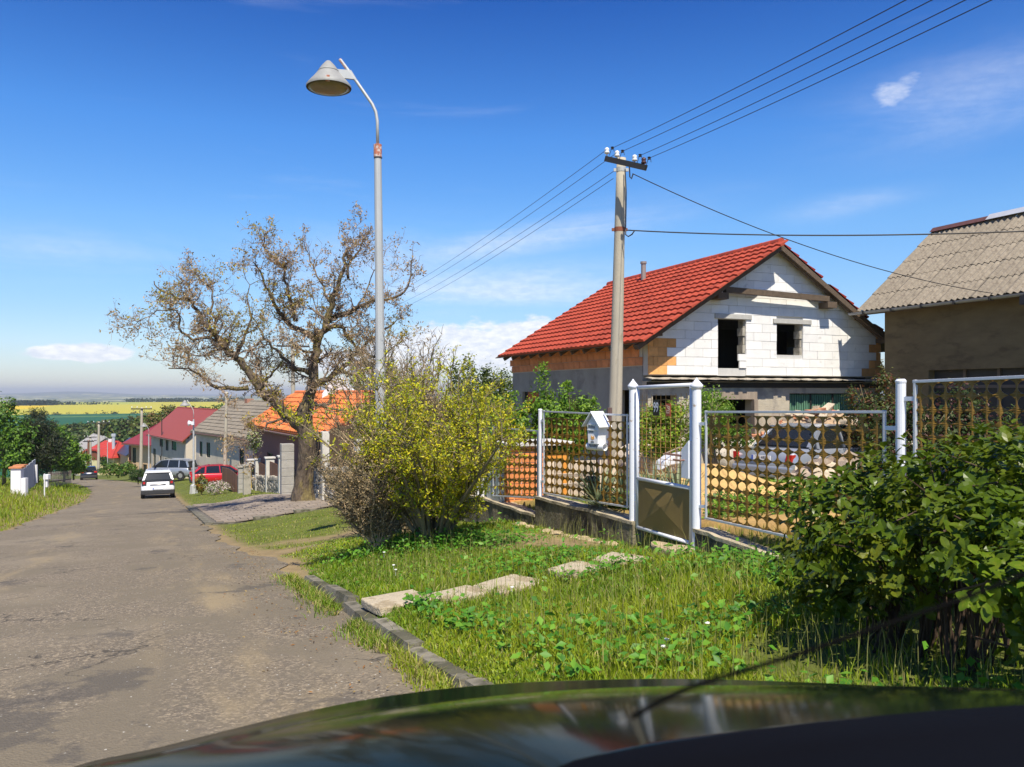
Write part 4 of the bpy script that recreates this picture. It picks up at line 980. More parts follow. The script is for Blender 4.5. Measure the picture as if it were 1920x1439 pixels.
def build_gate():
    TL, TR, ML, MR, BL, BR = fp(1196, 727), fp(1297, 722), fp(1195, 897), fp(1296, 916), fp(1195, 989), fp(1296, 1019)
    o = Vector(BL); g = thing('garden_gate', 'white tubular garden gate with wire mesh above and an ochre plate below', 'gate', o)
    T = lambda *p: [q-o for q in p]
    m = MB().tube(T(BL, TL), .021, 10).tube(T(BR, TR), .021, 10).tube(T(TL, TR), .021, 10).tube(T(BL, BR), .021, 10).tube(T(ML, MR), .021, 10); m.build('frame', M_white, g, smooth=True)
    # lower plate with four pressed facets
    e = Vector((TR-TL)); e.z = 0; e.normalize(); nrm = Vector((-e.y, e.x, 0)); nrm = nrm if nrm.y < 0 else -nrm
    a, b, c, d = T(BL+Vector((0, 0, .02)), BR+Vector((0, 0, .02)), MR, ML); cen = (a+b+c+d)/4+nrm*.035
    MB().add([a, b, c, d, cen], [(0, 1, 4), (1, 2, 4), (2, 3, 4), (3, 0, 4)]).add([a-nrm*.004, b-nrm*.004, c-nrm*.004, d-nrm*.004], [(3, 2, 1, 0)]).build('plate', mat('ochre gate plate', (.235, .165, .06), .5, .12, 4, metal=.15), g)
    # mesh wires
    wm = mat('rusty mesh wire', (.42, .22, .06), .6, .3, 20); m = MB(); k = 15
    for i in range(1, k):
        f = i/k; m.tube(T(ML.lerp(TL-Vector((0, 0, .08)), f), MR.lerp(TR-Vector((0, 0, .08)), f)), .0034, 4)
    k = 11
    for i in range(1, k):
        f = i/k; m.tube(T(ML.lerp(MR, f), TL.lerp(TR, f)-Vector((0, 0, .08))), .0034, 4)
    m.build('wire_mesh', wm, g)['kind'] = 'stuff'
    # lock box and hinges
    lb = MR.lerp(TR, .27)-o
    MB().prism([lb+e*.02-Vector((0, 0, .18)), lb-e*.10-Vector((0, 0, .18)), lb-e*.10+Vector((0, 0, .10)), lb+e*.02+Vector((0, 0, .20))], nrm*.05).build('lock_box', M_white, g, bevel=.005)
    MB().bar(lb-e*.02+Vector((0, 0, .03)), lb-e*.30+nrm*.10+Vector((0, 0, .05)), .02).tube([lb-e*.05, lb-e*.05+nrm*.1, lb-e*.16+nrm*.1], .009, 6).build('handle', mat('handle', (.25, .13, .1), .5), g)
    for q in (.18, .86): MB().lathe([(.012, 0), (.016, .01), (.016, .07), (.01, .08)], BL.lerp(TL, q)-o-e*.035, 8).build('hinge', M_white, g)
    # number plates wired to the mesh
    cx = ML.lerp(MR, .40); cz = lambda px, y: fp(px, y)
    def sign(px, py, w, h_, mt, name, label, cat):
        c = cz(px, py)+nrm*.012; M = Matrix((e, nrm*-1, Vector((0, 0, 1)))).transposed().to_4x4(); M.translation = c
        s = thing(name, label, cat, c, math.atan2(e.y, e.x)); MB().box(-w/2, w/2, -.002, .002, -h_/2, h_/2).build('plate', mt, s); return s
    s = sign(1232, 765, .115, .165, mat('black enamel', (.012, .013, .02), .3), 'house_number', 'black house number plate 99 wired to the gate mesh', 'number plate')
    tm = text_mesh('99', .15, .0006); o2 = link('digits', tm, mat('white digits', (.72, .74, .8), .5), s); o2.rotation_euler = (R(90), 0, 0); o2.location = (0, -.004, 0); o2.scale = (.62, 1, 1)
    s = sign(1255, 769, .085, .13, mat('orange enamel', (.50, .10, .045), .5, .25, 30), 'warning_sign', 'small worn orange warning plate hanging right of the house number', 'sign')
    m = MB(); 
    for x0, z0, x1, z1 in ((-.03, .045, .03, .03), (-.02, .03, .015, .005), (.015, .03, .03, .0), (-.03, -.002, .03, -.012), (-.03, -.03, .025, -.03), (-.02, .0, -.025, -.03)): m.bar((x0, -.004, z0), (x1, -.004, z1), .001, .009, up=(0, 0, 1))
    m.build('picture', mat('worn cream', (.75, .55, .38), .6), s)
build_gate()
def build_mailbox():
    c = fp(1122, 832); e = (fp(1176, 800)-fp(1020, 800)); e.z = 0; e.normalize(); rot = math.atan2(e.y, e.x)+R(16)
    D = c.y; s = D/F
    b = thing('letter_box', 'white house-shaped letter box with newspaper tube hung on the lattice panel', 'letter box', (c.x-.0, c.y-.10, c.z), rot)
    w, d, zb, ze, zr = .095, .11, at(0, 831, D).z-c.z, at(0, 795, D).z-c.z, at(0, 771, D).z-c.z
    wm = mat('letter box enamel', (.78, .79, .81), .3, .04)
    MB().prism([(-w*.82, -d, zb), (w*.82, -d, zb), (w, -d, ze), (0, -d, zr-.03), (-w, -d, ze)], (0, 2*d*.8, 0)).build('body', wm, b, bevel=.004)
    m = MB(); o = .04
    for sg in (-1, 1):
        m.prism([(0, -d-o, zr), (sg*(w+.045), -d-o, ze-.02), (sg*(w+.048), -d-o, ze-.030), (0, -d-o, zr-.012)], (0, 2*d*.8+o, 0))
    m.build('roof', wm, b)
    MB().box(-w*.86, w*.86, -d-.012, -d-.001, zb+.16, zb+.17).box(-.055, .055, -d-.014, -d-.001, ze-.005, ze+.006).build('flap', wm, b)
    zc = zb-.035; r = .043; tube = MB(); n = 18; x0, x1 = -.135, .14
    for rr, fl in ((r, 1), (r-.004, -1)):
        b0 = len(tube.v)
        for x in (x0, x1):
            for j in range(n): a = 2*math.pi*j/n; tube.v.append((x, -.05+math.cos(a)*rr, zc+math.sin(a)*rr))
        for j in range(n):
            k = (j+1) % n; q = (b0+j, b0+k, b0+n+k, b0+n+j); tube.f.append(q if fl > 0 else q[::-1])
    for x in (0, n):
        for j in range(n): k = (j+1) % n; tube.f.append((x+j, x+k, 2*n+x+k, 2*n+x+j))
    tube.build('newspaper_tube', wm, b)
    ink = mat('black print', (.03, .03, .035), .5)
    for txt, sz, z, y in (('Po\u0161ta', .052, ze-.028, -d-.016), ('Noviny', .052, zc+.012, -.05-r-.002)):
        t = text_mesh(txt, sz, .0008, .15 if txt[0] == 'N' else 0); o2 = link('lettering', t, ink, b); o2.rotation_euler = (R(90), 0, 0); o2.location = (-.01, y, z)
    MB().prism([(-.06, -d-.004, zb+.135), (.01, -d-.004, zb+.135), (.01, -d-.004, zb+.145), (-.06, -d-.004, zb+.145)], (0, .003, 0)).prism([(-.03, -d-.004, zb+.02), (.02, -d-.004, zb+.02), (.02, -d-.004, zb+.03), (-.03, -d-.004, zb+.03)], (0, .003, 0)).build('print_line', ink, b)
    MB().prism([(-.03, -d-.004, zb+.07), (-.005, -d-.004, zb+.045), (.025, -d-.004, zb+.065), (.02, -d-.004, zb+.095), (-.005, -d-.004, zb+.08), (-.02, -d-.004, zb+.10)], (0, .003, 0)).build('picture', mat('orange print', (.75, .38, .10), .5, .3, 60), b)
build_mailbox()
def build_plinths():
    pm = mat('mossy plinth concrete', (0.17, 0.145, 0.095), .95, .4, 5, .9, 25, c2=(.055, .045, .03), c2scale=2.2, c2lo=.42, c2hi=.6)
    top = mat('plinth coping', (0.42, 0.355, 0.24), .95, .3, 8, .6, 40, c2=(.22, .19, .13), c2scale=5)
    def seg(name, pxa, pxb, ya, yb, label, t=4.80, wd=.24, n=10):
        w = thing(name, label, 'wall', fp(pxa, ya, t)); o = Vector(w.location); a, b = fp(pxa, ya, t), fp(pxb, yb, t); r = random.Random(pxa)
        e = (b-a); e.z = 0; e.normalize(); nn = Vector((-e.y, e.x, 0)); nn = nn if nn.dot(Vector((CS, SN, 0))) > 0 else -nn
        body, cop = MB(), MB()
        V = []
        for i in range(n+1):
            p = a.lerp(b, i/n)+nn*r.uniform(-.015, .015)+Vector((0, 0, r.uniform(-.008, .008))); V.append(p-o)
        for i in range(n):
            p, q = V[i], V[i+1]; gz0 = gz(a.x, a.y)-o.z-.5
            body.add([Vector((p.x, p.y, gz0)), Vector((q.x, q.y, gz0)), q-Vector((0, 0, .035)), p-Vector((0, 0, .035)), Vector((p.x, p.y, gz0))+nn*wd, Vector((q.x, q.y, gz0))+nn*wd, q+nn*wd-Vector((0, 0, .035)), p+nn*wd-Vector((0, 0, .035))], [(0, 1, 2, 3), (5, 4, 7, 6), (3, 2, 6, 7)]+([(4, 0, 3, 7)] if i == 0 else [])+([(1, 5, 6, 2)] if i == n-1 else []))
            k = -.012; u = Vector((0, 0, .035)); cop.add([p+nn*k-u, q+nn*k-u, q+nn*k, p+nn*k, p+nn*(wd-k)-u, q+nn*(wd-k)-u, q+nn*(wd-k), p+nn*(wd-k)], [(0, 1, 2, 3), (3, 2, 6, 7), (5, 4, 7, 6)]+([(4, 0, 3, 7)] if i == 0 else [])+([(1, 5, 6, 2)] if i == n-1 else []))
        body.build('footing', pm, w); cop.build('coping', top, w)
    seg('fence_plinth', 1003, 1186, 930, 977, 'dark weathered concrete fence footing ending at the left gate post')
    seg('fence_plinth', 897, 1002.5, 930, 966, 'lower stepped concrete fence footing under the meter cabinet')
    seg('fence_plinth', 700, 896.5, 893, 931, 'low concrete fence footing hidden behind the bare bushes')
    seg('fence_plinth', 1298, 1700, 990, 1125, 'concrete fence footing running right of the gate behind the big leafy shrub', n=20)
    # threshold and stones at the gate
    for px, py, w, d, lab in ((1255, 1020, .62, .22, 'cracked sandy threshold slab under the gate'), (1277, 1022, .26, .26, 'rounded sandy boulder at the foot of the right gate post')):
        g = fp(px, py, 4.68); r = random.Random(px); q = [(.5*w*math.cos(a)*(1+r.uniform(-.1, .1)), .5*d*math.sin(a)*(1+r.uniform(-.1, .1)), 0) for a in [6.283*i/11 for i in range(11)]]
        o = MB().prism(q, (0, 0, .14)).build('threshold_stone', mat('sandy stone', (.42, .33, .2), .95, .3, 9, .6), bevel=.02, loc=(g.x, g.y, g.z-.16)); o.rotation_euler = (0.04, 0, R(-65)); tag(o, lab, 'stone')
    # stones along the foot of the wall
    r = random.Random(9)
    t = thing('edging_stones', 'row of rough pale stones at the foot of the dark fence footing', 'stones', fp(1010, 1000, 4.4)); o0 = Vector(t.location)
    for i in range(14):
        px = 925+i*17; g = G(px, 0, 0) if False else None; p = xy(0, 0); a = fp(px, 960, 4.66); z = gz(a.x, a.y); s = r.uniform(.05, .11)
        m = MB().lathe([(s*.7, 0), (s, s*.3), (s*.7, s*.6), (s*.1, s*.7)], n=7); ob = m.build('stone', MATS['sandy stone'], t); ob.location = Vector((a.x, a.y, z-.02))-o0; ob.rotation_euler = (0, 0, r.random()*6)
build_plinths()
def build_meter():
    # brick meter pillar with grey cabinet and white cap, behind the fence line
    D0 = 12.25; rot = R(22); c0 = at(950, 932, D0); L, W2 = .62, .70
    p = thing('meter_pillar', 'orange brick pillar with a grey meter cabinet and pale cap slab behind the fence', 'brick pillar', (c0.x, c0.y, c0.z-.3), rot)
    zt = at(0, 838, D0).z-(c0.z-.3)
    bm = mat('orange facing brick', (.66, .24, .075), .85, .15, 9, .3, objvar=.22)
    MB().box(.012, L-.012, .012, W2, 0, zt).build('core', M_mortar, p)
    bme = MB().box(0, .245, 0, .06, 0, .066).mesh('brick'); pl = []; r = random.Random(2); j = 0; z = .02
    while z < zt-.06:
        for (n_, side) in ((L, 0), (W2, 1)):
            x = -.12 if (j+side) % 2 else 0.0
            while x < n_-.03:
                x0 = max(x, 0); w = (min(x+.245, n_)-x0); sc = Matrix.Diagonal((w/.245, 1, 1, 1))
                if side == 0: M = Matrix.Translation((x0, -.004+r.uniform(-.005, .005), z)) @ sc
                else: M = Matrix.Translation((-.004+r.uniform(-.005, .005), x0+w+.06, z)) @ Matrix.Rotation(R(-90), 4, 'Z') @ sc
                pl.append((M, 0)); x += .257
        z += .08; j += 1
    pieces('brick', [bme], pl, bm, p)
    MB().box(-.08, L+.5, -.08, W2+.08, zt+.002, zt+.06).build('cap_slab', mat('cap slab', (.58, .56, .52), .8, .12, 6, c2=(.3, .28, .25), c2scale=6), p, bevel=.008)
    dm = mat('grey cabinet', (.42, .48, .48), .45, .04)
    c = MB().box(-.10, -.012, .06, .62, .17, zt-.03).build('cabinet', dm, p, bevel=.006)
    MB().box(-.104, -.1001, .075, .605, .19, zt-.05).build('cabinet_door', dm, c)
    MB().box(-.11, -.012, .05, .63, .0, .165).build('cabinet_base', mat('dark red base', (.22, .04, .025), .7, .2), p)
    # wooden box with orange frame beside it
    a = fp(1012, 920, 5.25); q = thing('compost_box', 'grey board compost box with an orange corner frame behind the lattice', 'compost box', (a.x+.1, a.y+.7, gz(a.x, a.y+.4)-.05), rot)
    h = .62
    for k in range(5): MB().box(.02, 1.28, .0, .02, .03+k*.115, .13+k*.115).build('board', M_wood, q)
    for k in range(9): MB().box(.03+k*.14, .155+k*.14, -.035, -.012, .05, h).build('slat', mat('pale board', (.50, .42, .32), .85, .25, 9, objvar=.2), q)
    of = mat('orange frame', (.68, .28, .04), .6, .15)
    MB().box(.30, .36, -.06, -.036, .0, h+.05).box(.0, .36, -.06, -.036, h+.0505, h+.11).build('frame', of, q)
    # grey wooden post behind the box
    g = at(1152, 900, 10.2)
build_meter()
# ---------------------------------------------------------------- trees and shrubs
def smooth_poly(pts, k=3):
    """Catmull-Rom"""
    out = []; n = len(pts)
    for i in range(n-1):
        p0, p1, p2, p3 = pts[max(i-1, 0)], pts[i], pts[i+1], pts[min(i+2, n-1)]
        for j in range(k):
            t = j/k; out.append(0.5*((2*p1)+(p2-p0)*t+(2*p0-5*p1+4*p2-p3)*t*t+(3*p1-p0-3*p2+p3)*t**3))
    out.append(pts[-1]); return out
def build_walnut():
    D0 = 25.0; base = onground(566, D0, -.15)
    tr = thing('walnut_tree', 'gnarled walnut tree with sparse bronze young leaves beside the block pillar', 'tree', base)
    r = random.Random(21); m = MB(); tips = []
    limbs = [
     ([(564, 790), (585, 730), (589, 675), (598, 638), (611, 605), (622, 571), (634, 531), (647, 495), (652, 470)], .24, .035, 0, .0),
     ([(611, 605), (637, 593), (668, 580), (699, 565), (735, 559), (766, 535), (772, 489)], .13, .02, .3, .8),
     ([(615, 618), (637, 612), (653, 632), (680, 660), (699, 669), (730, 690)], .10, .02, 0, 1.4),
     ([(598, 638), (561, 617), (530, 596), (515, 571), (503, 547), (491, 522), (475, 492)], .12, .02, 0, -1.2),
     ([(555, 602), (546, 571), (537, 538), (535, 498), (538, 480)], .09, .03, -1, -1.6),
     ([(535, 505), (525, 495), (503, 476), (495, 458), (503, 437)], .055, .018, -1.4, -1.5),
     ([(585, 730), (607, 715), (637, 694), (659, 669), (680, 651), (705, 629), (740, 605)], .15, .025, 0, 1.6),
     ([(637, 694), (668, 706), (699, 727), (716, 745)], .08, .015, .5, -.8),
     ([(562, 800), (534, 773), (509, 749), (485, 730), (466, 694), (442, 672), (423, 651), (402, 629), (387, 611), (368, 583), (353, 562), (329, 559), (301, 544), (289, 527)], .20, .018, 0, -.8),
     ([(466, 727), (430, 730), (399, 724), (381, 706), (356, 694), (316, 691)], .09, .02, -.3, -1.8),
     ([(402, 629), (405, 608), (399, 583), (396, 547), (368, 516), (344, 501)], .065, .012, -.8, .6),
     ([(397, 632), (362, 635), (338, 611), (332, 583), (295, 583), (255, 608)], .06, .01, -.8, -1.6),
     ([(579, 700), (546, 684), (524, 663), (500, 642), (485, 614), (472, 590)], .10, .015, 0, 1.8),
     ([(653, 522), (656, 489), (674, 467), (680, 449)], .055, .02, .1, .6),
     ([(647, 500), (664, 455), (660, 432)], .02, .006, .1, .3),
     ([(485, 730), (500, 712), (520, 690), (560, 660)], .07, .015, -.3, 2.2),
     ([(442, 672), (455, 640), (470, 600), (462, 560), (478, 530)], .08, .012, -.4, 1.5),
     ([(545, 785), (520, 790), (495, 800), (470, 830), (452, 858)], .06, .012, 0, -1.5),
     ([(590, 760), (640, 770), (690, 760), (720, 775)], .06, .01, 0, -1.5),
     ([(594, 660), (560, 655), (540, 630)], .06, .012, 0, -2.4),
     ([(423, 651), (400, 660), (370, 668), (345, 660)], .05, .01, -.5, 1.5),
     ([(622, 571), (605, 540), (590, 505), (575, 470)], .06, .012, .1, 1.6),
     ([(668, 580), (690, 545), (700, 510), (720, 480)], .05, .01, .4, 1.8),
     ([(659, 669), (690, 690), (725, 660), (755, 640)], .05, .01, .8, -1.5)]
    def W(px, py, dd): return at(px, py, D0+dd)-base
    segs = []
    for pts, r0, r1, da, db in limbs:
        n = len(pts); P = [W(px, py, da+(db-da)*i/(n-1)) for i, (px, py) in enumerate(pts)]
        P = smooth_poly(P, 3); k = len(P)
        P = [p+Vector((r.gauss(0, .03), r.gauss(0, .06), r.gauss(0, .03))) if 0 < i < k-1 else p for i, p in enumerate(P)]
        rad = [.84*(r0+(r1-r0)*(i/(k-1))**.8) for i in range(k)]; rad = [q*(1+r.uniform(-.08, .1)) for q in rad]
        m.tube(P, rad, 8 if r0 > .1 else 6); segs.append((P, rad))
    limb = m.build('limbs', M_bark, tr, smooth=True); limb['kind'] = 'stuff'
    # trunk with buttresses
    tm = MB(); T = [(566, 958, .52), (566, 940, .39), (567, 915, .30), (571, 880, .265), (575, 845, .26), (574, 815, .265), (567, 788, .29), (576, 755, .22)]; n = 18
    pts = [(W(px, py, 0), q) for px, py, q in T]; fine = smooth_poly([p for p, _ in pts], 4); rr = np.interp(np.linspace(0, 1, len(fine)), np.linspace(0, 1, len(pts)), [q for _, q in pts])
    for i, p in enumerate(fine):
        for j in range(n):
            a = 2*math.pi*j/n; q = rr[i]*(1+.13*math.sin(a*3+1)*(1 if i < 12 else .6)+.06*math.sin(a*7+i*.35)+r.uniform(-.035, .035)); tm.v.append((p.x+math.cos(a)*q, p.y+math.sin(a)*q, p.z))
    for i in range(len(fine)-1):
        for j in range(n): k = (j+1) % n; tm.f.append((i*n+j, i*n+k, (i+1)*n+k, (i+1)*n+j))
    tm.build('trunk', M_bark, tr, smooth=True)
    # branches and twigs
    tw = MB(); LP, LN, LS, LC = [], [], [], []
    def grow(p, d, L, rad, lvl):
        n = 5 if lvl < 2 else 3; P = [p]; q = p; dd = d.normalized()
        for i in range(n):
            dd = (dd+Vector((r.gauss(0, .30), r.gauss(0, .30), r.gauss(0.05, .28)))).normalized(); q = q+dd*L/n; P.append(q)
        tw.tube(P, [rad*(1-.75*i/n) for i in range(n+1)], 4 if lvl < 1 else 3, False)
        if lvl < 2:
            for i in range(1, n+1):
                for _ in range(2 if lvl == 0 else 2):
                    if r.random() < (.85 if lvl == 0 else .55):
                        e = (dd+Vector((r.gauss(0, .8), r.gauss(0, .8), r.gauss(0.1, .7)))).normalized(); grow(P[i], e, L*r.uniform(.35, .6), rad*.5, lvl+1)
        if lvl >= 1:
            for i in range(1, len(P)):
                if r.random() < .27: tips.append((P[i], dd, i == len(P)-1))
    for (P, rad) in segs:
        k = len(P)
        for i in range(2, k):
            if rad[i] > .19: continue
            for _ in range(2):
                if r.random() < .56:
                    d = (P[i]-P[i-1]).normalized(); e = (d*.5+Vector((r.gauss(0, .7), r.gauss(0, .8), r.gauss(.12, .6)))).normalized()
                    grow(P[i], e, r.uniform(.40, 1.0), max(rad[i]*.35, .013), 0 if r.random() < .8 else 1)
    tw.build('twigs', mat('twig bark', (.22, .165, .12), .9, .3, 4), tr)['kind'] = 'stuff'
    q = np.random.default_rng(3)
    for p, d, tip in tips:
        k = r.randint(2, 6) if tip else r.randint(0, 1)
        for _ in range(k): LP.append(tuple(p+Vector((r.gauss(0, .04), r.gauss(0, .04), r.gauss(-.01, .045))))); LN.append((r.gauss(0, 1), r.gauss(0, 1), r.gauss(.2, .6))); LS.append(r.uniform(.05, .12))
    LP = np.array(LP); n = len(LP); mossy = fbm(LP[:, 0]*1.0+9, LP[:, 2]*1.0, 1.0, 6)
    c1 = pal(q, n, [(.46, .32, .19), (.38, .26, .14), (.52, .40, .24), (.34, .25, .08)]); c2 = pal(q, n, [(.40, .32, .03), (.30, .27, .03), (.46, .35, .06)])
    g = ((mossy > .58) & (q.random(n) < .8))[:, None]
    leafmesh('leaves', LP, np.array(LN), np.array(LS), np.where(g, c2, c1), q, M_leaf, tr, aspect=.42, kind='stuff')
    # moss on the limbs
    MP = []; 
    for (P, rad) in segs[:13]:
        for i in range(len(P)-1):
            if rad[i] > .05:
                for _ in range(int(26*rad[i]/.1)):
                    f = r.random(); a = r.uniform(0, 6.28); MP.append(tuple(P[i].lerp(P[i+1], f)+Vector((math.cos(a)*rad[i]*.9, -abs(math.sin(a))*rad[i]*.9, math.sin(a)*rad[i]*.8))))
    n = len(MP); leafmesh('moss', np.array(MP), q.normal(size=(n, 3)), q.uniform(.03, .08, n), pal(q, n, [(.26, .20, .03), (.18, .17, .02)]), q, M_leaf, tr, kind='stuff')
build_walnut()

def stem_shrub(name, label, base, nst, H, spread, bark, leafcols, nleaf, lsz, seed, r0=.03, sub=5, subL=.55, lo=.35, tw_r=.004, twig_up=.5, sz_leaf_asp=.4, lean=(0, 0, 0), droop=0.0, wob=.09, lvl2=3, yflat=.8, maxd=1.0):
    t = thing(name, label, 'bush', base); r = random.Random(seed); q = np.random.default_rng(seed); m = MB(); tips = []; mt = MB()
    for k in range(nst):
        a = r.uniform(0, 6.28); out = Vector((math.cos(a), math.sin(a)*yflat, 0))*spread*math.sqrt(r.random()); d = (out+Vector((0, 0, H))+Vector(lean)).normalized()
        L = H*r.uniform(.6, 1.05)*(1-.25*out.length/max(spread, .1)*.6); n = 9; P = [out*.10]; p = P[0]
        for i in range(n):
            d = (d+Vector((r.gauss(0, wob), r.gauss(0, wob), r.gauss(.015-droop*i/n, wob*.7)))).normalized(); p = p+d*L/n; P.append(p)
        m.tube(P, [r0*(.5+.5*r.random())*(1-.85*i/n)+.003 for i in range(n+1)], 5, False)
        for i in range(2, n+1):
            for _ in range(sub):
                if r.random() < .55:
                    e = ((P[i]-P[i-1]).normalized()*twig_up*2+Vector((r.gauss(0, .8), r.gauss(0, .8), r.gauss(.25, .5)))).normalized(); l = subL*r.uniform(.4, 1)*H/2; Q = [P[i]]; s = P[i]
                    for j in range(4):
                        e = (e+Vector((r.gauss(0, .16), r.gauss(0, .16), r.gauss(.04, .15)))).normalized(); s = s+e*l/4; Q.append(s)
                        if i/n > lo*.6: tips.append((s, e))
                        for _k in range(lvl2):
                            if r.random() < .45:
                                f = (e+Vector((r.gauss(0, .7), r.gauss(0, .7), r.gauss(.2, .6)))).normalized(); u = s+f*l*r.uniform(.15, .4); mt.tube([s, (s+u)/2+Vector((r.gauss(0, .01), 0, r.gauss(0, .01))), u], [tw_r, tw_r*.8, tw_r*.4], 3, False)
                                if i/n > lo*.6: tips.append((u, f)); tips.append(((s+u)/2, f))
                    mt.tube(Q, [tw_r*1.8, tw_r*1.5, tw_r*1.2, tw_r, tw_r*.5], 3, False)
    m.build('stems', bark, t, smooth=True)['kind'] = 'stuff'; mt.build('twigs', bark if not leafcols else M_bark2, t)['kind'] = 'stuff'
    if nleaf and tips:
        idx = q.integers(0, len(tips), nleaf); P = np.array([tuple(tips[i][0]) for i in idx])+q.normal(0, .018, (nleaf, 3)); 
        leafmesh('leaves', P, q.normal(size=(nleaf, 3))+[0, 0, .5], q.uniform(.6, 1.25, nleaf)*lsz, pal(q, nleaf, leafcols), q, M_leaf, t, aspect=sz_leaf_asp, kind='stuff')
    return t
b = G(812, 1014)
stem_shrub('forsythia_bush', 'yellow-green bush with crooked grey stems in front of the lattice fence', b, 40, 2.2, 1.45, M_bark2, [(.54, .50, .015), (.42, .45, .018), (.66, .58, .02), (.28, .36, .02)], 38000, .045, 5, r0=.036, sub=5, subL=.42, lo=.22, lvl2=3, wob=.13, droop=-.02)
b = G(765, 1003)
stem_shrub('dry_bush', 'dry brown leafless bush hiding the foot of the street lamp', b, 80, 2.75, .62, M_twig, [(.80, .60, .36), (.68, .48, .26)], 24000, .026, 9, r0=.010, sub=6, subL=.38, lo=0, tw_r=.0042, twig_up=.9, wob=.09, lvl2=3, lean=(-.12, 0, 0))
b = G(712, 1030)
stem_shrub('dry_bush', 'low spreading brown twigs left of the yellow-green bush', b, 75, 1.35, .75, M_twig, [(.80, .60, .34), (.66, .46, .24)], 22000, .024, 19, r0=.009, sub=7, subL=.45, lo=0, tw_r=.0042, twig_up=.5, wob=.12, droop=.03, lvl2=3)

def crown_pts(c, rad, nclump, nleaf, seed, cl=.24, shell=.75):
    q = np.random.default_rng(seed); d = q.normal(size=(nclump, 3)); d /= np.linalg.norm(d, axis=1, keepdims=True); rr = shell+(1-shell)*q.random((nclump, 1)); rr *= np.where(q.random((nclump, 1)) < .25, .6, 1)
    C = d*rr*np.array(rad); i = q.integers(0, nclump, nleaf); sz = q.uniform(.6, 1.3, nclump)[i]
    off = q.normal(size=(nleaf, 3))*cl*np.array(rad)*sz[:, None]*.62; P = C[i]+off; Nn = off/np.linalg.norm(off, axis=1, keepdims=True)+d[i]*.6+q.normal(0, .5, (nleaf, 3))+[0, 0, .25]
    return P+np.array(c), Nn, i, q
def leafy(name, label, cat, base, crowns, nleaf, lsz, cols, seed, trunk=None, asp=.6, group=None, clumps=46, parts=('crown', 'trunk'), cl=.24, woody=None):
    """crowns: list of (centre offset, radii)"""
    t = thing(name, label, cat, base, 0, group); Ps, Ns, Cs = [], [], []; vol = [c[1][0]*c[1][2] for c in crowns]; tot = sum(vol)
    for k, (c, rad) in enumerate(crowns):
        P, Nn, i, q = crown_pts(c, rad, clumps, int(nleaf*vol[k]/tot), seed+k, cl); n = len(P)
        tint = q.uniform(.75, 1.25, clumps)[i][:, None]; Ps.append(P); Ns.append(Nn); Cs.append(pal(q, n, cols, .2)*tint)
    q = np.random.default_rng(seed); P = np.vstack(Ps); n = len(P); leafmesh(parts[0], P, np.vstack(Ns), q.uniform(.7, 1.3, n)*lsz, np.vstack(Cs), q, M_leaf, t, aspect=asp, kind='stuff')
    r = random.Random(seed); m = MB(); tr = trunk or .05; top = max(c[0][2]+c[1][2]*.5 for c in crowns)
    m.tube([(0, 0, -.2), (r.uniform(-.1, .1)*top*.2, 0, top*.4), (0, r.uniform(-.1, .1), top*.8)], [tr, tr*.75, tr*.3], 7)
    for c, rad in crowns:
        for _ in range(7):
            e = Vector(c)+Vector((r.uniform(-.7, .7)*rad[0], r.uniform(-.7, .7)*rad[1], r.uniform(-.2, .7)*rad[2])); s = Vector((0, 0, top*r.uniform(.1, .5))); m.tube([s, s.lerp(e, .5)+Vector((r.uniform(-.1, .1), 0, .1))*rad[0], e], [tr*.4, tr*.25, tr*.08], 4)
    m.build(parts[1], M_bark2 if woody is None else woody, t, smooth=True)['kind'] = 'stuff'
    return t
GR = [(.05, .12, .015), (.08, .17, .02), (.11, .20, .02)]; DK = [(.018, .045, .012), (.03, .06, .02), (.045, .075, .02)]; YG = [(.14, .26, .02), (.20, .32, .025), (.09, .19, .015)]
def tree_at(name, label, px, py, D, w_px, h_px, nleaf, lsz, cols, seed, crowns=None, cat='tree', trunk=None, clumps=46, group=None, asp=.6, cl=.24):
    """py = row of the foot, crown fills w_px x h_px above it"""
    s = D/F; b = at(px, py, D); rx, rz = w_px*s/2, h_px*s/2
    cr = crowns or [((0, 0, rz*1.08), (rx*.95, rx*.9, rz*.95))]
    if crowns: cr = [((x*rx, y*rx, z*2*rz), (a*rx, a*rx, c*rz)) for x, y, z, a, c in crowns]
    return leafy(name, label, cat, b, cr, nleaf, lsz, cols, seed, trunk or max(rx*.06, .03), asp, group, clumps, cl=cl)
# garden behind the fence
tree_at('green_shrub', 'tall bright green shrub between the letter box panel and the white house', 1040, 880, 14.5, 175, 150, 9500, .065, YG, 31, [(-.5, 0, .42, .55, .8), (.35, .1, .45, .6, .85), (-.1, 0, .62, .5, .6)], 'bush')
for k, (px, top, D, lab) in enumerate(((1022, 680, 14.6, 'upright leafy shoot, tallest one above the left lattice panel'), (1066, 716, 14.3, 'leafy shoot standing before the dark side window of the white house'), (958, 735, 14.5, 'leafy shoot rising beside the yellow-green bush'), (1106, 748, 14.2, 'short leafy shoot next to the concrete pole'))):
    b = at(px, 860, D); tp = at(px, top, D); h = tp.z-b.z; t = thing('leafy_shoot', lab, 'shrub', b, 0, 'upright shoots behind the lattice fence'); q = np.random.default_rng(k+50); n = 620
    z = q.uniform(.1, 1, n)**.8; w = .20*(1.05-z)+.03; P = np.stack([q.normal(0, 1, n)*w+.05*np.sin(z*5+k), q.normal(0, 1, n)*w, z*h], 1)
    leafmesh('leaves', P, q.normal(size=(n, 3))+[0, -.3, .6], q.uniform(.035, .08, n), pal(q, n, YG), q, M_leaf, t, kind='stuff'); MB().tube([(0, 0, -.2), (.03, 0, h*.5), (0, 0, h*.96)], [.02, .012, .004], 5).build('stem', M_bark2, t)
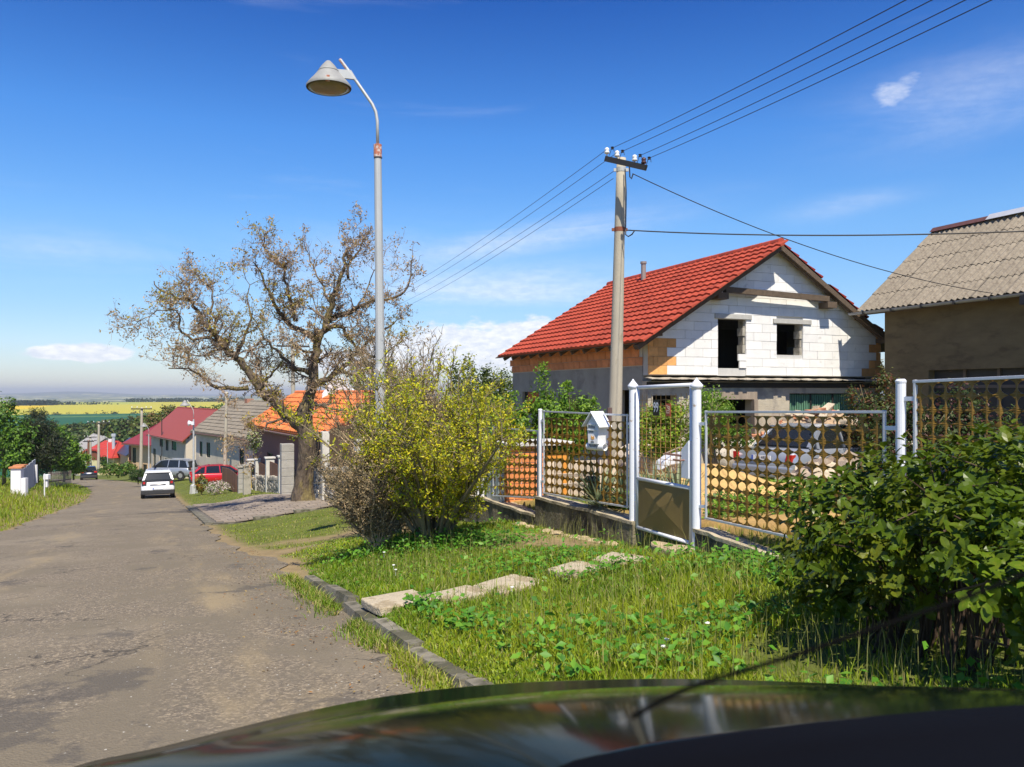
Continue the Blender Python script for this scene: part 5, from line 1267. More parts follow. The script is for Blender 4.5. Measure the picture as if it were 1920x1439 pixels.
tree_at('green_shrub', 'yellow-green shrub seen through the wire mesh of the gate', 1250, 865, 13.2, 150, 120, 7500, .05, [(.20, .30, .02), (.28, .36, .03), (.13, .24, .02)], 35, [(-.35, 0, .45, .6, .8), (.4, 0, .48, .55, .85)], 'bush')
tree_at('green_shrub', 'low green shrub right of the gate before the leaning boards', 1335, 830, 15.5, 90, 100, 2600, .05, YG, 36, None, 'bush')
tree_at('green_shrub', 'thin pale shrub growing against the cream wall of the white house', 1345, 805, 19, 55, 75, 900, .06, YG, 37, None, 'bush')
tree_at('ivy_hedge', 'low green bushes left of the silver saloon behind the lattice', 1365, 845, 19.5, 110, 70, 2600, .07, YG+GR, 38, [(-.5, 0, .45, .5, .9), (.4, 0, .4, .5, .7)], 'hedge')
tree_at('photinia_bush', 'dark bush with reddish shoots before the brown house', 1735, 905, 14.0, 240, 185, 11000, .075, [(.05, .07, .02), (.04, .08, .018), (.10, .035, .025), (.07, .10, .02)], 39, [(-.5, 0, .45, .55, .85), (.3, 0, .5, .6, .95), (.9, 0, .4, .5, .8)], 'bush')
tree_at('photinia_bush', 'reddish shrub between the white house corner and the brown house', 1640, 850, 19, 110, 150, 4200, .08, [(.06, .09, .02), (.12, .05, .02), (.10, .11, .02)], 40, None, 'bush')
tree_at('back_hedge', 'low green hedge behind the fence and bushes left of the white house', 830, 835, 36, 300, 98, 9000, .13, [(.09, .15, .02), (.13, .19, .03), (.07, .12, .02)], 45, [(-.75, 0, .4, .3, .7), (-.3, 0, .45, .35, .8), (.15, 0, .5, .35, .9), (.6, 0, .55, .35, 1.0), (.9, 0, .45, .2, .8)], cat='hedge')
tree_at('back_tree', 'dull green tree behind the far end of the white house', 900, 790, 44, 130, 118, 5200, .16, [(.09, .13, .02), (.13, .16, .03), (.07, .10, .02)], 41, [(-.3, 0, .5, .6, .9), (.5, 0, .45, .55, .9)], cat='tree')
tree_at('back_tree', 'brownish tree glimpsed between the white house and the brown house', 1640, 775, 36, 46, 110, 2400, .15, [(.14, .12, .03), (.10, .09, .02)], 42)
tree_at('garden_tree', 'light green foliage behind the trunk of the walnut tree', 672, 735, 42, 40, 30, 500, .13, [(.14, .17, .02)], 43)
def yucca():
    g = at(1188, 925, 9.7); t = thing('yucca_plant', 'spiky grey-green yucca clump behind the gate and letter box', 'plant', (g.x, g.y, gz(g.x, g.y))); r = random.Random(6); vs, fs, cs = [], [], []
    for k in range(330):
        cx = r.choice((-.42, -.1, .25, .55)); a = r.uniform(0, 6.28); el = r.uniform(.25, 1.35); L = r.uniform(.38, .72); d = Vector((math.cos(a)*math.cos(el), math.sin(a)*math.cos(el), math.sin(el))); s = d.cross(Vector((0, 0, 1))).normalized()*.012; o = Vector((cx, r.uniform(-.1, .1), .02))
        b = len(vs); m1 = o+d*L*.6; tp = o+d*L-Vector((0, 0, L*.12*math.cos(el))); vs += [o-s, o+s, m1+s, m1-s, tp]; fs += [(b, b+1, b+2), (b, b+2, b+3), (b+3, b+2, b+4)]; c = r.choice([(.24, .30, .16), (.32, .37, .20), (.16, .22, .12), (.46, .43, .24)]); cs += [c]*5
    link('leaves', np_mesh('leaves', [tuple(v) for v in vs], fs, np.array(cs)), M_leaf, t)['kind'] = 'stuff'
yucca()
# rows of young plants in the garden
def veg():
    q = np.random.default_rng(8)
    for k, (D, x0, x1, lab, cols, dens) in enumerate(((8.6, 1325, 1600, 'row of young green vegetable plants just inside the right lattice panel', YG, 900), (10.6, 1330, 1620, 'second row of seedlings on the sandy bed', GR, 700), (13.2, 1420, 1680, 'band of fresh grass before the rubble and the silver car', YG, 2600), (9.6, 1100, 1185, 'low green weeds inside the fence between letter box and gate', YG, 1500), (10.2, 1200, 1290, 'low green leaves below the yucca seen through the gate mesh', YG, 700))):
        n = int(dens*1.4); D_ = D+q.normal(0, .28 if k != 2 else .8, n); px = q.uniform(x0, x1, n); x = (px-960)/F*D_; y = D_; z = ground(x, y)
        ok = st(x, y)[1] > 5.15; x, y, z = x[ok], y[ok], z[ok]; n = len(x)
        h = np.abs(q.normal(.05, .06, n)); P = np.stack([x, y, z+h], 1); o = leafmesh('seedlings', P, q.normal(size=(n, 3))*.6+[0, -.2, 1], q.uniform(.04, .10, n), pal(q, n, cols), q, M_leaf, None, kind='stuff'); tag(o, lab, 'plants')
    n = 52000; D = np.exp(q.uniform(math.log(6), math.log(30), n)); k = q.uniform(-.05, .66, n); x, y = k*D, D; s, t = st(x, y); okk = (t > 5.12) & (t < 15) & (fbm(x, y, .5, 9) < .46+.1*q.random(n)); x, y, D = x[okk], y[okk], D[okk]; n = len(x)
    V, Fc, C = blades(x, y, q.uniform(.04, .16, n), .006+D*.0008, grass_cols(x, y, q), .8, 5); tag(link('garden_grass', np_mesh('garden_grass', V, Fc, C), M_leaf), 'patchy grass on the sandy garden behind the lattice', 'grass', kind='stuff')
veg()

# big leafy shrub at the right: individual leaves
def laurel():
    base = onground(1745, 4.3); t = thing('leafy_shrub', 'large shrub with broad glossy green leaves filling the lower right corner', 'bush', base)
    vs = [(0, 0, 0), (-.20, .22, .05), (-.30, .5, .07), (-.20, .8, .04), (0, 1, -.06), (.20, .8, .04), (.30, .5, .07), (.20, .22, .05), (0, .3, -.0), (0, .6, 0)]
    fs = [(0, 8, 1), (1, 8, 2), (2, 8, 9), (2, 9, 3), (3, 9, 4), (4, 9, 5), (5, 9, 6), (6, 9, 8), (6, 8, 7), (7, 8, 0)]
    ms = []
    for k in range(5):
        me = bpy.data.meshes.new('leaf'); r_ = random.Random(k); me.from_pydata([(x*r_.uniform(.85, 1.15), y, z*r_.uniform(.3, 1.8)-.10*y*y*k/4) for x, y, z in vs], [], fs); me.polygons.foreach_set('use_smooth', [True]*10); me.update(); ms.append(me)
    r = random.Random(77); lobes = [((1590, 975), 4.7, .44, .36), ((1545, 1050), 4.6, .32, .26), ((1730, 950), 4.5, .46, .40), ((1860, 930), 4.3, .44, .40), ((1960, 950), 4.2, .55, .45), ((1640, 900), 4.8, .20, .22), ((1860, 880), 4.5, .3, .25),
             ((1620, 1030), 3.95, .34, .20), ((1740, 1010), 3.6, .34, .20), ((1870, 1010), 3.35, .34, .22), ((2000, 1040), 3.2, .36, .26), ((1960, 1130), 3.05, .22, .2), ((1550, 1110), 4.3, .22, .16), ((1760, 940), 3.9, .36, .24), ((1900, 900), 3.7, .38, .22), ((1860, 1090), 2.9, .20, .12), ((1990, 1090), 2.75, .22, .16), ((1700, 1100), 3.7, .25, .12), ((1960, 1220), 3.0, .16, .14), ((1600, 1120), 4.2, .3, .14)]  # nearer lobes extended forward so the canopy shades the ground beneath
    pl = []; m = MB(); stems = []
    for (px, py), D, rh, rv in lobes:
        c = at(px, py, D)-base; n = int(900*rh*rv/.16)
        for _ in range(n//6):
            d = Vector((r.gauss(0, 1), r.gauss(0, 1), r.gauss(.1, 1))).normalized(); k = r.uniform(.55, 1.05); p = c+Vector((d.x*rh*k, d.y*rh*k, d.z*rv*k)); ax = (d+Vector((0, 0, .7))).normalized()
            # a whorl of leaves at every shoot tip
            a0 = r.uniform(0, 6.28); nl = r.randint(5, 8)
            for i in range(nl):
                a = a0+i*2.4; o = ax.orthogonal().normalized(); o2 = ax.cross(o); dirv = (o*math.cos(a)+o2*math.sin(a)+ax*r.uniform(.1, .9)).normalized()
                nrm = (ax-dirv*ax.dot(dirv)); nrm = nrm.normalized() if nrm.length > .01 else o; side = dirv.cross(nrm); s = r.uniform(.03, .078)
                M = Matrix((side, dirv, nrm)).transposed().to_4x4(); M.translation = p+ax*(-.012*i); pl.append((M @ Matrix.Scale(s, 4), r.randrange(5)))
            if r.random() < .06: stems.append((p, c))
    for p, c in stems: m.tube([Vector((c.x*.55+r.gauss(0, .05), c.y*.5, -.05)), (c*.55+Vector((0, 0, c.z*.1)))+Vector((r.gauss(0, .05), r.gauss(0, .05), 0)), c.lerp(p, .4), p], [.009, .007, .005, .003], 4, False)
    m.build('stems', mat('shrub stems', (.06, .035, .02), .8, .3), t)['kind'] = 'stuff'
    print('laurel leaves', len(pl)); pieces('leaf', ms, pl, M_leafgloss, t, 300, rest='foliage')
laurel()

# left side: conifer, deciduous mass, hedges
tree_at('broadleaf_tree', 'bright green leafy tree at the far left edge of the road', 8, 905, 56, 120, 155, 9000, .22, GR+YG[:1], 60, [(-.3, 0, .6, .8, .75), (.35, .2, .45, .6, .6), (0, 0, .3, .8, .5)])
def conifer():
    t = thing('dark_conifer', 'dark bushy pine tree left of the road behind the white gate pillars', 'tree', at(66, 905, 58)); q = np.random.default_rng(5); n = 14000; s = 58/F
    P, Nn, i, q = crown_pts((0, 0, 0), (1, .9, 1), 90, n, 61, .20, .7); P[:, 0] *= 52*s*(1.0-.22*np.clip(P[:, 2], -1, 1)); P[:, 1] *= 50*s; P[:, 2] = P[:, 2]*62*s+72*s
    leafmesh('crown', P, Nn+[0, 0, .3], q.uniform(.16, .42, n), pal(q, n, [(.022, .038, .014), (.04, .05, .018), (.065, .07, .03), (.02, .03, .012)]), q, M_leaf, t, aspect=.16, kind='stuff'); MB().tube([(0, 0, 0), (0, 0, 4)], [.25, .1], 7).build('trunk', M_bark, t)
conifer()
tree_at('broadleaf_tree', 'yellow-green bush between the pine and the bend of the road', 120, 900, 64, 62, 100, 4200, .22, YG+GR, 62, [(-.3, 0, .55, .7, .8), (.3, 0, .45, .6, .7)])
tree_at('broadleaf_tree', 'rounded light green bush overhanging the picket fence', 138, 896, 66, 60, 50, 2600, .2, YG, 63)
tree_at('broadleaf_tree', 'green tree in the gap above the picket fence', 96, 885, 75, 70, 85, 3000, .25, GR, 64)
def far_band(name, label, px0, px1, ytop0, ytop1, yb, D, n, cols, seed, lsz):
    q = np.random.default_rng(seed); k = 60; cx = q.uniform(px0, px1, k); f = (cx-px0)/(px1-px0); s = D/F; top = ytop0+(ytop1-ytop0)*f+q.uniform(-3, 6, k); rr = q.uniform(8, 17, k); i = q.integers(0, k, n)
    a = q.normal(size=(n, 3)); a /= np.linalg.norm(a, axis=1, keepdims=True); py = top[i]+rr[i]+q.integers(0, 3, n)*np.minimum(rr[i], (yb-top[i])/3)
    px = cx[i]+a[:, 0]*rr[i]; z = (HZ-py)*s+a[:, 2]*rr[i]*s*.95; P = np.stack([(px-960)*s, D+a[:, 1]*rr[i]*s+(py-top[i])*-s*.8, z], 1); tint = q.uniform(.7, 1.3, k)[i][:, None]
    ti = q.integers(0, len(cols), k)[i]; C = np.array(cols)[ti]*tint*q.uniform(.8, 1.2, n)[:, None]; o = leafmesh(name, P, a+q.normal(0, .4, (n, 3)), q.uniform(.7, 1.3, n)*lsz, C, q, M_leaf, None, aspect=.8, kind='stuff'); tag(o, label, 'woodland')
WD = [(.06, .11, .025), (.08, .14, .03), (.10, .11, .04), (.05, .09, .02), (.12, .16, .03)]
far_band('woodland', 'mixed green woodland below the green field', 112, 300, 796, 788, 870, 260, 9000, WD, 70, 1.1)
far_band('woodland', 'strip of green trees behind the red roofs', 190, 345, 793, 768, 850, 215, 6000, WD+[(.16, .15, .04)], 71, .9)
far_band('woodland', 'tree tops behind the grey roofed house', 345, 560, 762, 757, 800, 200, 3600, [(.06, .11, .02), (.10, .15, .03)], 72, .8)
tree_at('broadleaf_tree', 'bronze-green tree behind the left end of the maroon roof', 305, 815, 112, 62, 56, 3000, .36, [(.13, .16, .03), (.20, .13, .05), (.10, .13, .03)], 73, [(-.4, 0, .4, .6, .7), (.4, 0, .55, .6, .8)])
tree_at('hedge_bush', 'wild green hedge on the bank below the apricot house', 222, 893, 84, 62, 30, 2000, .22, GR+[(.12, .14, .03)], 74, [(-.5, 0, .4, .6, .8), (.5, 0, .45, .6, .8)], 'hedge')
tree_at('ball_shrub', 'round clipped dark green shrub at the roadside behind the white car', 259, 904, 63, 32, 23, 2200, .10, [(.035, .075, .015), (.05, .09, .02)], 75, None, 'shrub', clumps=120)
tree_at('cone_shrub', 'clipped conical evergreen before the yellow bungalow', 195, 874, 118, 15, 17, 500, .25, DK+GR, 76, None, 'shrub')
tree_at('flower_bush', 'orange-green shrub by the foot of the second street lamp', 378, 925, 45, 24, 34, 900, .09, [(.25, .24, .03), (.35, .15, .03), (.12, .2, .03)], 77, None, 'shrub')
tree_at('flower_bush', 'mound of white and pink rockery flowers by the brown picket gate', 408, 930, 43, 50, 26, 1500, .08, [(.72, .66, .60), (.65, .5, .45), (.12, .2, .03)], 78, None, 'flowers')
tree_at('creeper', 'pale flowering climber on the purple-brown wall behind the walnut branches', 476, 852, 36, 26, 46, 900, .09, [(.20, .28, .05), (.5, .5, .35)], 79, None, 'climber')
tree_at('small_bush', 'small green bush beside the walnut trunk at the fence', 588, 842, 30, 22, 30, 500, .08, YG, 80, None, 'bush')
def hedgerow():
    q = np.random.default_rng(90); 
    t = None; P, S = [], []
    for px in list(q.uniform(62, 430, 34)):
        D = 880+q.normal(0, 6); a = math.atan((px-960)/F); x, y = D*math.sin(a), D*math.cos(a); n = int(q.uniform(10, 40)); rr = q.uniform(.6, 1.6); P.append(np.stack([x+q.normal(0, rr*1.6, n), y+q.normal(0, 1, n), gz(x, y)+np.abs(q.normal(0, rr, n))], 1)); S.append(np.full(n, 1.2))
    for px in list(q.uniform(28, 100, 60))+list(q.uniform(105, 200, 7)):
        D = 1330+q.normal(0, 10); a = math.atan((px-960)/F); x, y = D*math.sin(a), D*math.cos(a); n = 26; P.append(np.stack([x+q.normal(0, 7, n), y+q.normal(0, 4, n), gz(x, y)+q.uniform(0, 5 if px < 100 else 3, n)], 1)); S.append(np.full(n, 3.2))
    for px in list(q.uniform(240, 460, 90)):
        D = 1560+q.normal(0, 10); a = math.atan((px-960)/F); x, y = D*math.sin(a), D*math.cos(a); n = 20; P.append(np.stack([x+q.normal(0, 7, n), y+q.normal(0, 4, n), gz(x, y)+q.uniform(0, 6, n)], 1)); S.append(np.full(n, 3.5))
    P = np.vstack(P); n = len(P); tag(leafmesh('hedgerow', P, q.normal(size=(n, 3)), np.concatenate(S), pal(q, n, [(.02, .045, .02), (.03, .06, .025)]), q, M_leaf, None, aspect=.9, kind='stuff'), 'thin lines of trees between the green and yellow fields', 'hedgerow')
hedgerow()
# ---------------------------------------------------------------- poles, lamps, cables
def street_lamp(px, D, base_py, top_py, label, arm_px=-72, big=False, footing=False, z_base=None, simple=False, lean=0.0):
    """scale follows the near lamp; local origin at the foot"""
    b = at(px, base_py, D); b.z = z_base if z_base is not None else b.z
    zt = at(px, top_py, D).z-b.z; t = thing('street_lamp', label, 'street lamp', b, 0, 'cone-shaded street lamps')
    k = zt/6.1; ax = arm_px/F*D
    if footing: MB().lathe([(.30, -.2), (.28, .1), (.20, .78), (.10, .86)], n=8).build('footing', M_galv, t)
    P = lambda u, v: (lean*v*k+u*ax, 0, v*k)
    MB().tube([P(0, 0), P(0, 2.15)], .073*max(k, .9), 12).build('lower_pole', M_galv, t, smooth=False)
    MB().tube([P(0, 2.15), P(0, 2.2), P(0, 2.25)], [.073*max(k, .9), .070, .058*max(k, .9)], 12).tube([P(0, 2.25), P(0, 4.92)], [.060*max(k, .9), .046*max(k, .9)], 12).build('upper_pole', M_galv, t, smooth=False)
    if not simple:
        MB().tube([P(0, 4.88), P(0, 5.04)], .052*k, 12).build('sleeve', M_rust, t)
        MB().tube([P(0, 4.86), P(0, 4.875)], .055, 10).bar((lean*4.87-.06, 0, 4.87*k), (lean*4.87+.06, 0, 4.87*k), .008).build('clamp', M_dark, t)
    arm = [(0, 5.0), (.0, 5.34), (.03, 5.46), (.10, 5.56), (.42, 5.86), (.72, 6.12)]
    MB().tube([P(*q) for q in arm], [.020*max(k, .9)]*len(arm), 8).build('arm', M_galv, t, smooth=True)
    if not simple: MB().tube([P(.60, 6.013), P(.735, 6.13)], .022, 8).build('arm_tip', M_rust, t)
    # cone head
    h = bpy.data.objects.new('head', None); COL.objects.link(h); h.parent = t; hx, hz = P(.96, 5.76)[0], P(0, 5.76)[2]; M_head = mat('dull lamp shade', (.27, .27, .26), .6, .15, 9, .1)
    M = Matrix.Rotation(R(-1), 4, 'Y'); kk = .28*max(k, .92)/.28
    prof = [(.283, 0), (.285, .025), (.25, .07), (.19, .135), (.135, .205)]; cap = [(.138, .206), (.13, .22), (.085, .285), (.03, .345), (.004, .352)]
    inner = [(.27, .012), (.24, .07), (.18, .14), (.12, .22)]
    hm = MB(); hm.lathe([(a*kk, b*kk) for a, b in prof], n=28, M=M); hm.f = [f for f in hm.f if len(f) == 4]
    hd = hm.build('lamp_shade', M_head, t, smooth=True, loc=(hx, 0, hz)); bpy.data.objects.remove(h)
    MB().lathe([(a*kk, b*kk) for a, b in cap], n=28, M=M).build('shade_cap', M_head, hd, smooth=True)
    MB().lathe([(.275*kk, .004), (.20*kk, -.022), (.10*kk, -.032), (.01, -.038)][::-1], n=28, M=M).build('lens', mat('yellowed lens', (.16, .125, .055), .25, .25, 9), hd, smooth=True)
    if not simple:
        MB().box(.02, .075, -.295, -.24, -.005, .075).build('clip', M_rust, hd)
        e = 1; MB().prism([(.08, -.02, .15), (.40, -.02, .12), (.32, -.02, .25), (.06, -.02, .27)], (0, .04, 0)).build('neck', M_galv, hd)
    return t
street_lamp(717, 11.3, 1012, 116, 'tall grey street lamp with a cone shade, nearest one, among the bare bushes', -94, lean=-.012)
lamp2 = street_lamp(363, 48, 935, 751, 'street lamp with a white tapered concrete foot and loudspeaker behind the white car', -17, footing=True, simple=True)
street_lamp(279, 70, 894, 795, 'slim street lamp between the round shrub and the maroon-roofed house', -10, simple=True)
street_lamp(160.5, 100, 884, 841, 'small distant street lamp above the black car', -4, simple=True)
street_lamp(201.5, 118, 876, 818, 'distant white street lamp before the yellow bungalow', -7, simple=True)
def loudspeaker():
    c = at(359, 794, 47.8); t = thing('loudspeaker', 'white public address horn strapped to the second street lamp', 'loudspeaker', c)
    Mx = Matrix.Rotation(R(-90), 4, 'Y'); MB().lathe([(.05, -.12), (.09, .0), (.14, .12), (.17, .16), (.15, .17)], n=14, M=Mx).build('horn', M_white, t); MB().box(.0, .16, -.06, .06, -.10, .10).build('driver_box', M_white, t)
loudspeaker()
def insulator(parent, p, mt, s=1.0):
    MB().lathe([(.012*s, -.06*s), (.012*s, 0), (.05*s, .0), (.055*s, .03*s), (.035*s, .05*s), (.05*s, .07*s), (.045*s, .10*s), (.02*s, .12*s)], p, 9).build('insulator', mt, parent, smooth=True)
M_por = mat('white porcelain', (.78, .78, .76), .2, .05)
def pole(px_t, py_t, px_b, py_b, D, r0, r1, label, arm=None, mt=M_pole, arm_rot=None, ins=True, dbl=False, name='utility_pole'):
    a, b = at(px_t, py_t, D), at(px_b, py_b, D); t = thing(name, label, 'utility pole', b, 0, None); d = a-b
    seg = [Vector((0, 0, 0)).lerp(d, i/8) for i in range(9)]; MB().tube(seg, [r1+(r0-r1)*i/8 for i in range(9)], 16).build('shaft', mt, t, smooth=True)
    if arm:
        u = Vector((math.cos(arm_rot or 0), math.sin(arm_rot or 0), 0)); c = d-Vector((0, 0, .16)) - Vector((-u.y, u.x, 0))*-(-r0-.03)
        ca = MB().bar(c-u*arm, c+u*arm, .07, .11).build('crossarm', M_dark, t)
        if ins:
            for f in (-.92, -.42, .45, .92): insulator(t, c+u*arm*f+Vector((0, 0, .12)), M_por)
        if dbl: MB().bar(c-u*arm-Vector((0, 0, .5)), c+u*arm-Vector((0, 0, .5)), .07, .1).build('lower_crossarm', M_dark, t)
    return t, b
# near pole, crossarm receding to the right
DP = 16.5; pt, pb = pole(1165, 297, 1150, 925, DP, .095, .155, 'grey concrete utility pole behind the letter box carrying four bare wires', None)
XA = [at(1136, 298, 16.35), at(1211, 315, 15.6)]
ca = MB().bar(XA[0]-pb, XA[1]-pb, .075, .11).build('crossarm', M_dark, pt)
hooks = []
for k, (px, py) in enumerate(((1138, 290), (1157, 296), (1190, 304), (1207, 309))):
    D = 16.35+(px-1136)/75*(-.75); p = at(px, py, D)-pb; insulator(pt, p+Vector((0, 0, .02)), M_por if k < 3 else mat('brown porcelain', (.07, .03, .03), .25), 1.0)
    hooks.append(p+pb+Vector((0, 0, .10)))
    q = at(px+8, py-14, D-.12)-pb; MB().tube([p+Vector((.05, 0, -.02)), q+Vector((0, 0, -.05)), q, q+Vector((.05, 0, -.02)), q+Vector((.06, 0, -.1))], .006, 4).build('pin', M_dark, pt)
    e = at(px+10, py-12, D-.3)-pb; MB().lathe([(.01, -.03), (.035, -.02), (.015, 0), (.035, .02), (.01, .03)], e, 8).build('strain_insulator', M_dark, pt); hooks[-1] = (hooks[-1], e+pb)
for z, nm, mt2, rr in ((at(1165, 319, DP).z-pb.z, 'collar', M_galv, .103), (at(1163, 431, DP).z-pb.z, 'rust_band', mat('rust band', (.22, .07, .035), .8, .3), .112)):
    f = (z)/(at(0, 297, DP).z-pb.z); c = Vector((0, 0, 0)).lerp(at(1165, 297, DP)-pb, f); MB().tube([c-Vector((0, 0, .045)), c+Vector((0, 0, .045))], rr, 16).build(nm, mt2, pt); MB().bar(c-Vector((rr+.05, 0, 0)), c+Vector((rr+.05, 0, 0)), .04, .06).build('clamp_ears', mt2, pt)
def cable(name, a, b, sag, rad, label, n=24, mt=M_wire, cat='wire', group=None):
    P = [a.lerp(b, i/n)-Vector((0, 0, sag*4*(i/n)*(1-i/n))) for i in range(n+1)]; o = MB().tube(P, rad, 5).build(name, mt); return tag(o, label, cat, group)
# four line wires: to the right over the camera, to the left to the next pole
nx = ['first', 'second', 'third', 'fourth']
P2b = at(551, 915, 50); P2t = at(549, 645, 50)
pole(549, 645, 551, 925, 50, .11, .17, 'concrete utility pole standing behind the crown of the walnut tree', 1.0, arm_rot=.35)
pole(425, 735, 421, 896, 61, .10, .15, 'concrete utility pole in front of the grey-tiled roof', None)
pole(266, 764, 264, 890, 78, .11, .17, 'concrete pole with a T bar beside the slim lamp and apricot house', .95, arm_rot=.2)
pole(185.5, 791, 184.5, 887, 98, .12, .17, 'concrete pole with a wide T bar right of the black car', 1.3, arm_rot=.2)
pole(166, 826, 165, 886, 112, .12, .2, 'brown timber pole in the distance above the black car', .7, mt=M_brown, arm_rot=.4)
pole(169.5, 818, 170, 886, 114, .12, .17, 'thin concrete pole with two short crossbars beside the timber pole', .8, arm_rot=.4, dbl=True)
for k, (ex, ey) in enumerate(((1668, -8), (1716, -8), (1778, -8), (1826, -8))):
    ins_p, st_p = hooks[k]; D = 16.3; far = at(ex, ey, 7.4); d = far-st_p; cable('overhead_wire', st_p, far+d*1.0, .12, .0055, 'overhead wire leaving the pole towards the upper right, %s from the left' % nx[k])
    L = at((782, 790, 797, 803)[k], (519, 525, 537, 545)[k], 38); d = L-ins_p; cable('overhead_wire', ins_p if k < 2 else at(1150, (322, 335)[k-2], DP), L+d*.55, .25, .0058, 'overhead wire from the concrete pole down to the left, %s from above' % nx[k])
A = at(1186, 326, 16.2); Bq = at(1872, 552, 20.1); cable('service_cable', A, Bq, .35, .010, 'black service cable sloping from the pole top to the brown house eave')
A = at(1176, 432, 16.3); Bq = at(1990, 431, 13.0); cable('service_cable', A, Bq, .10, .013, 'thick black cable strung almost level from the rusty band on the pole')
m = MB().tube([at(1172, 318, 16.35), at(1174, 360, 16.3), at(1173, 430, 16.3), at(1173, 440, 16.25), at(1178, 444, 16.2), at(1185, 440, 16.2), at(1190, 433, 16.2)], .014, 5).tube([at(1180, 312, 16.2), at(1181, 332, 16.2), at(1184, 336, 16.2), at(1187, 327, 16.2)], .014, 5)
tag(m.build('drop_cable', M_wire), 'black cable running down the face of the concrete pole', 'cable')

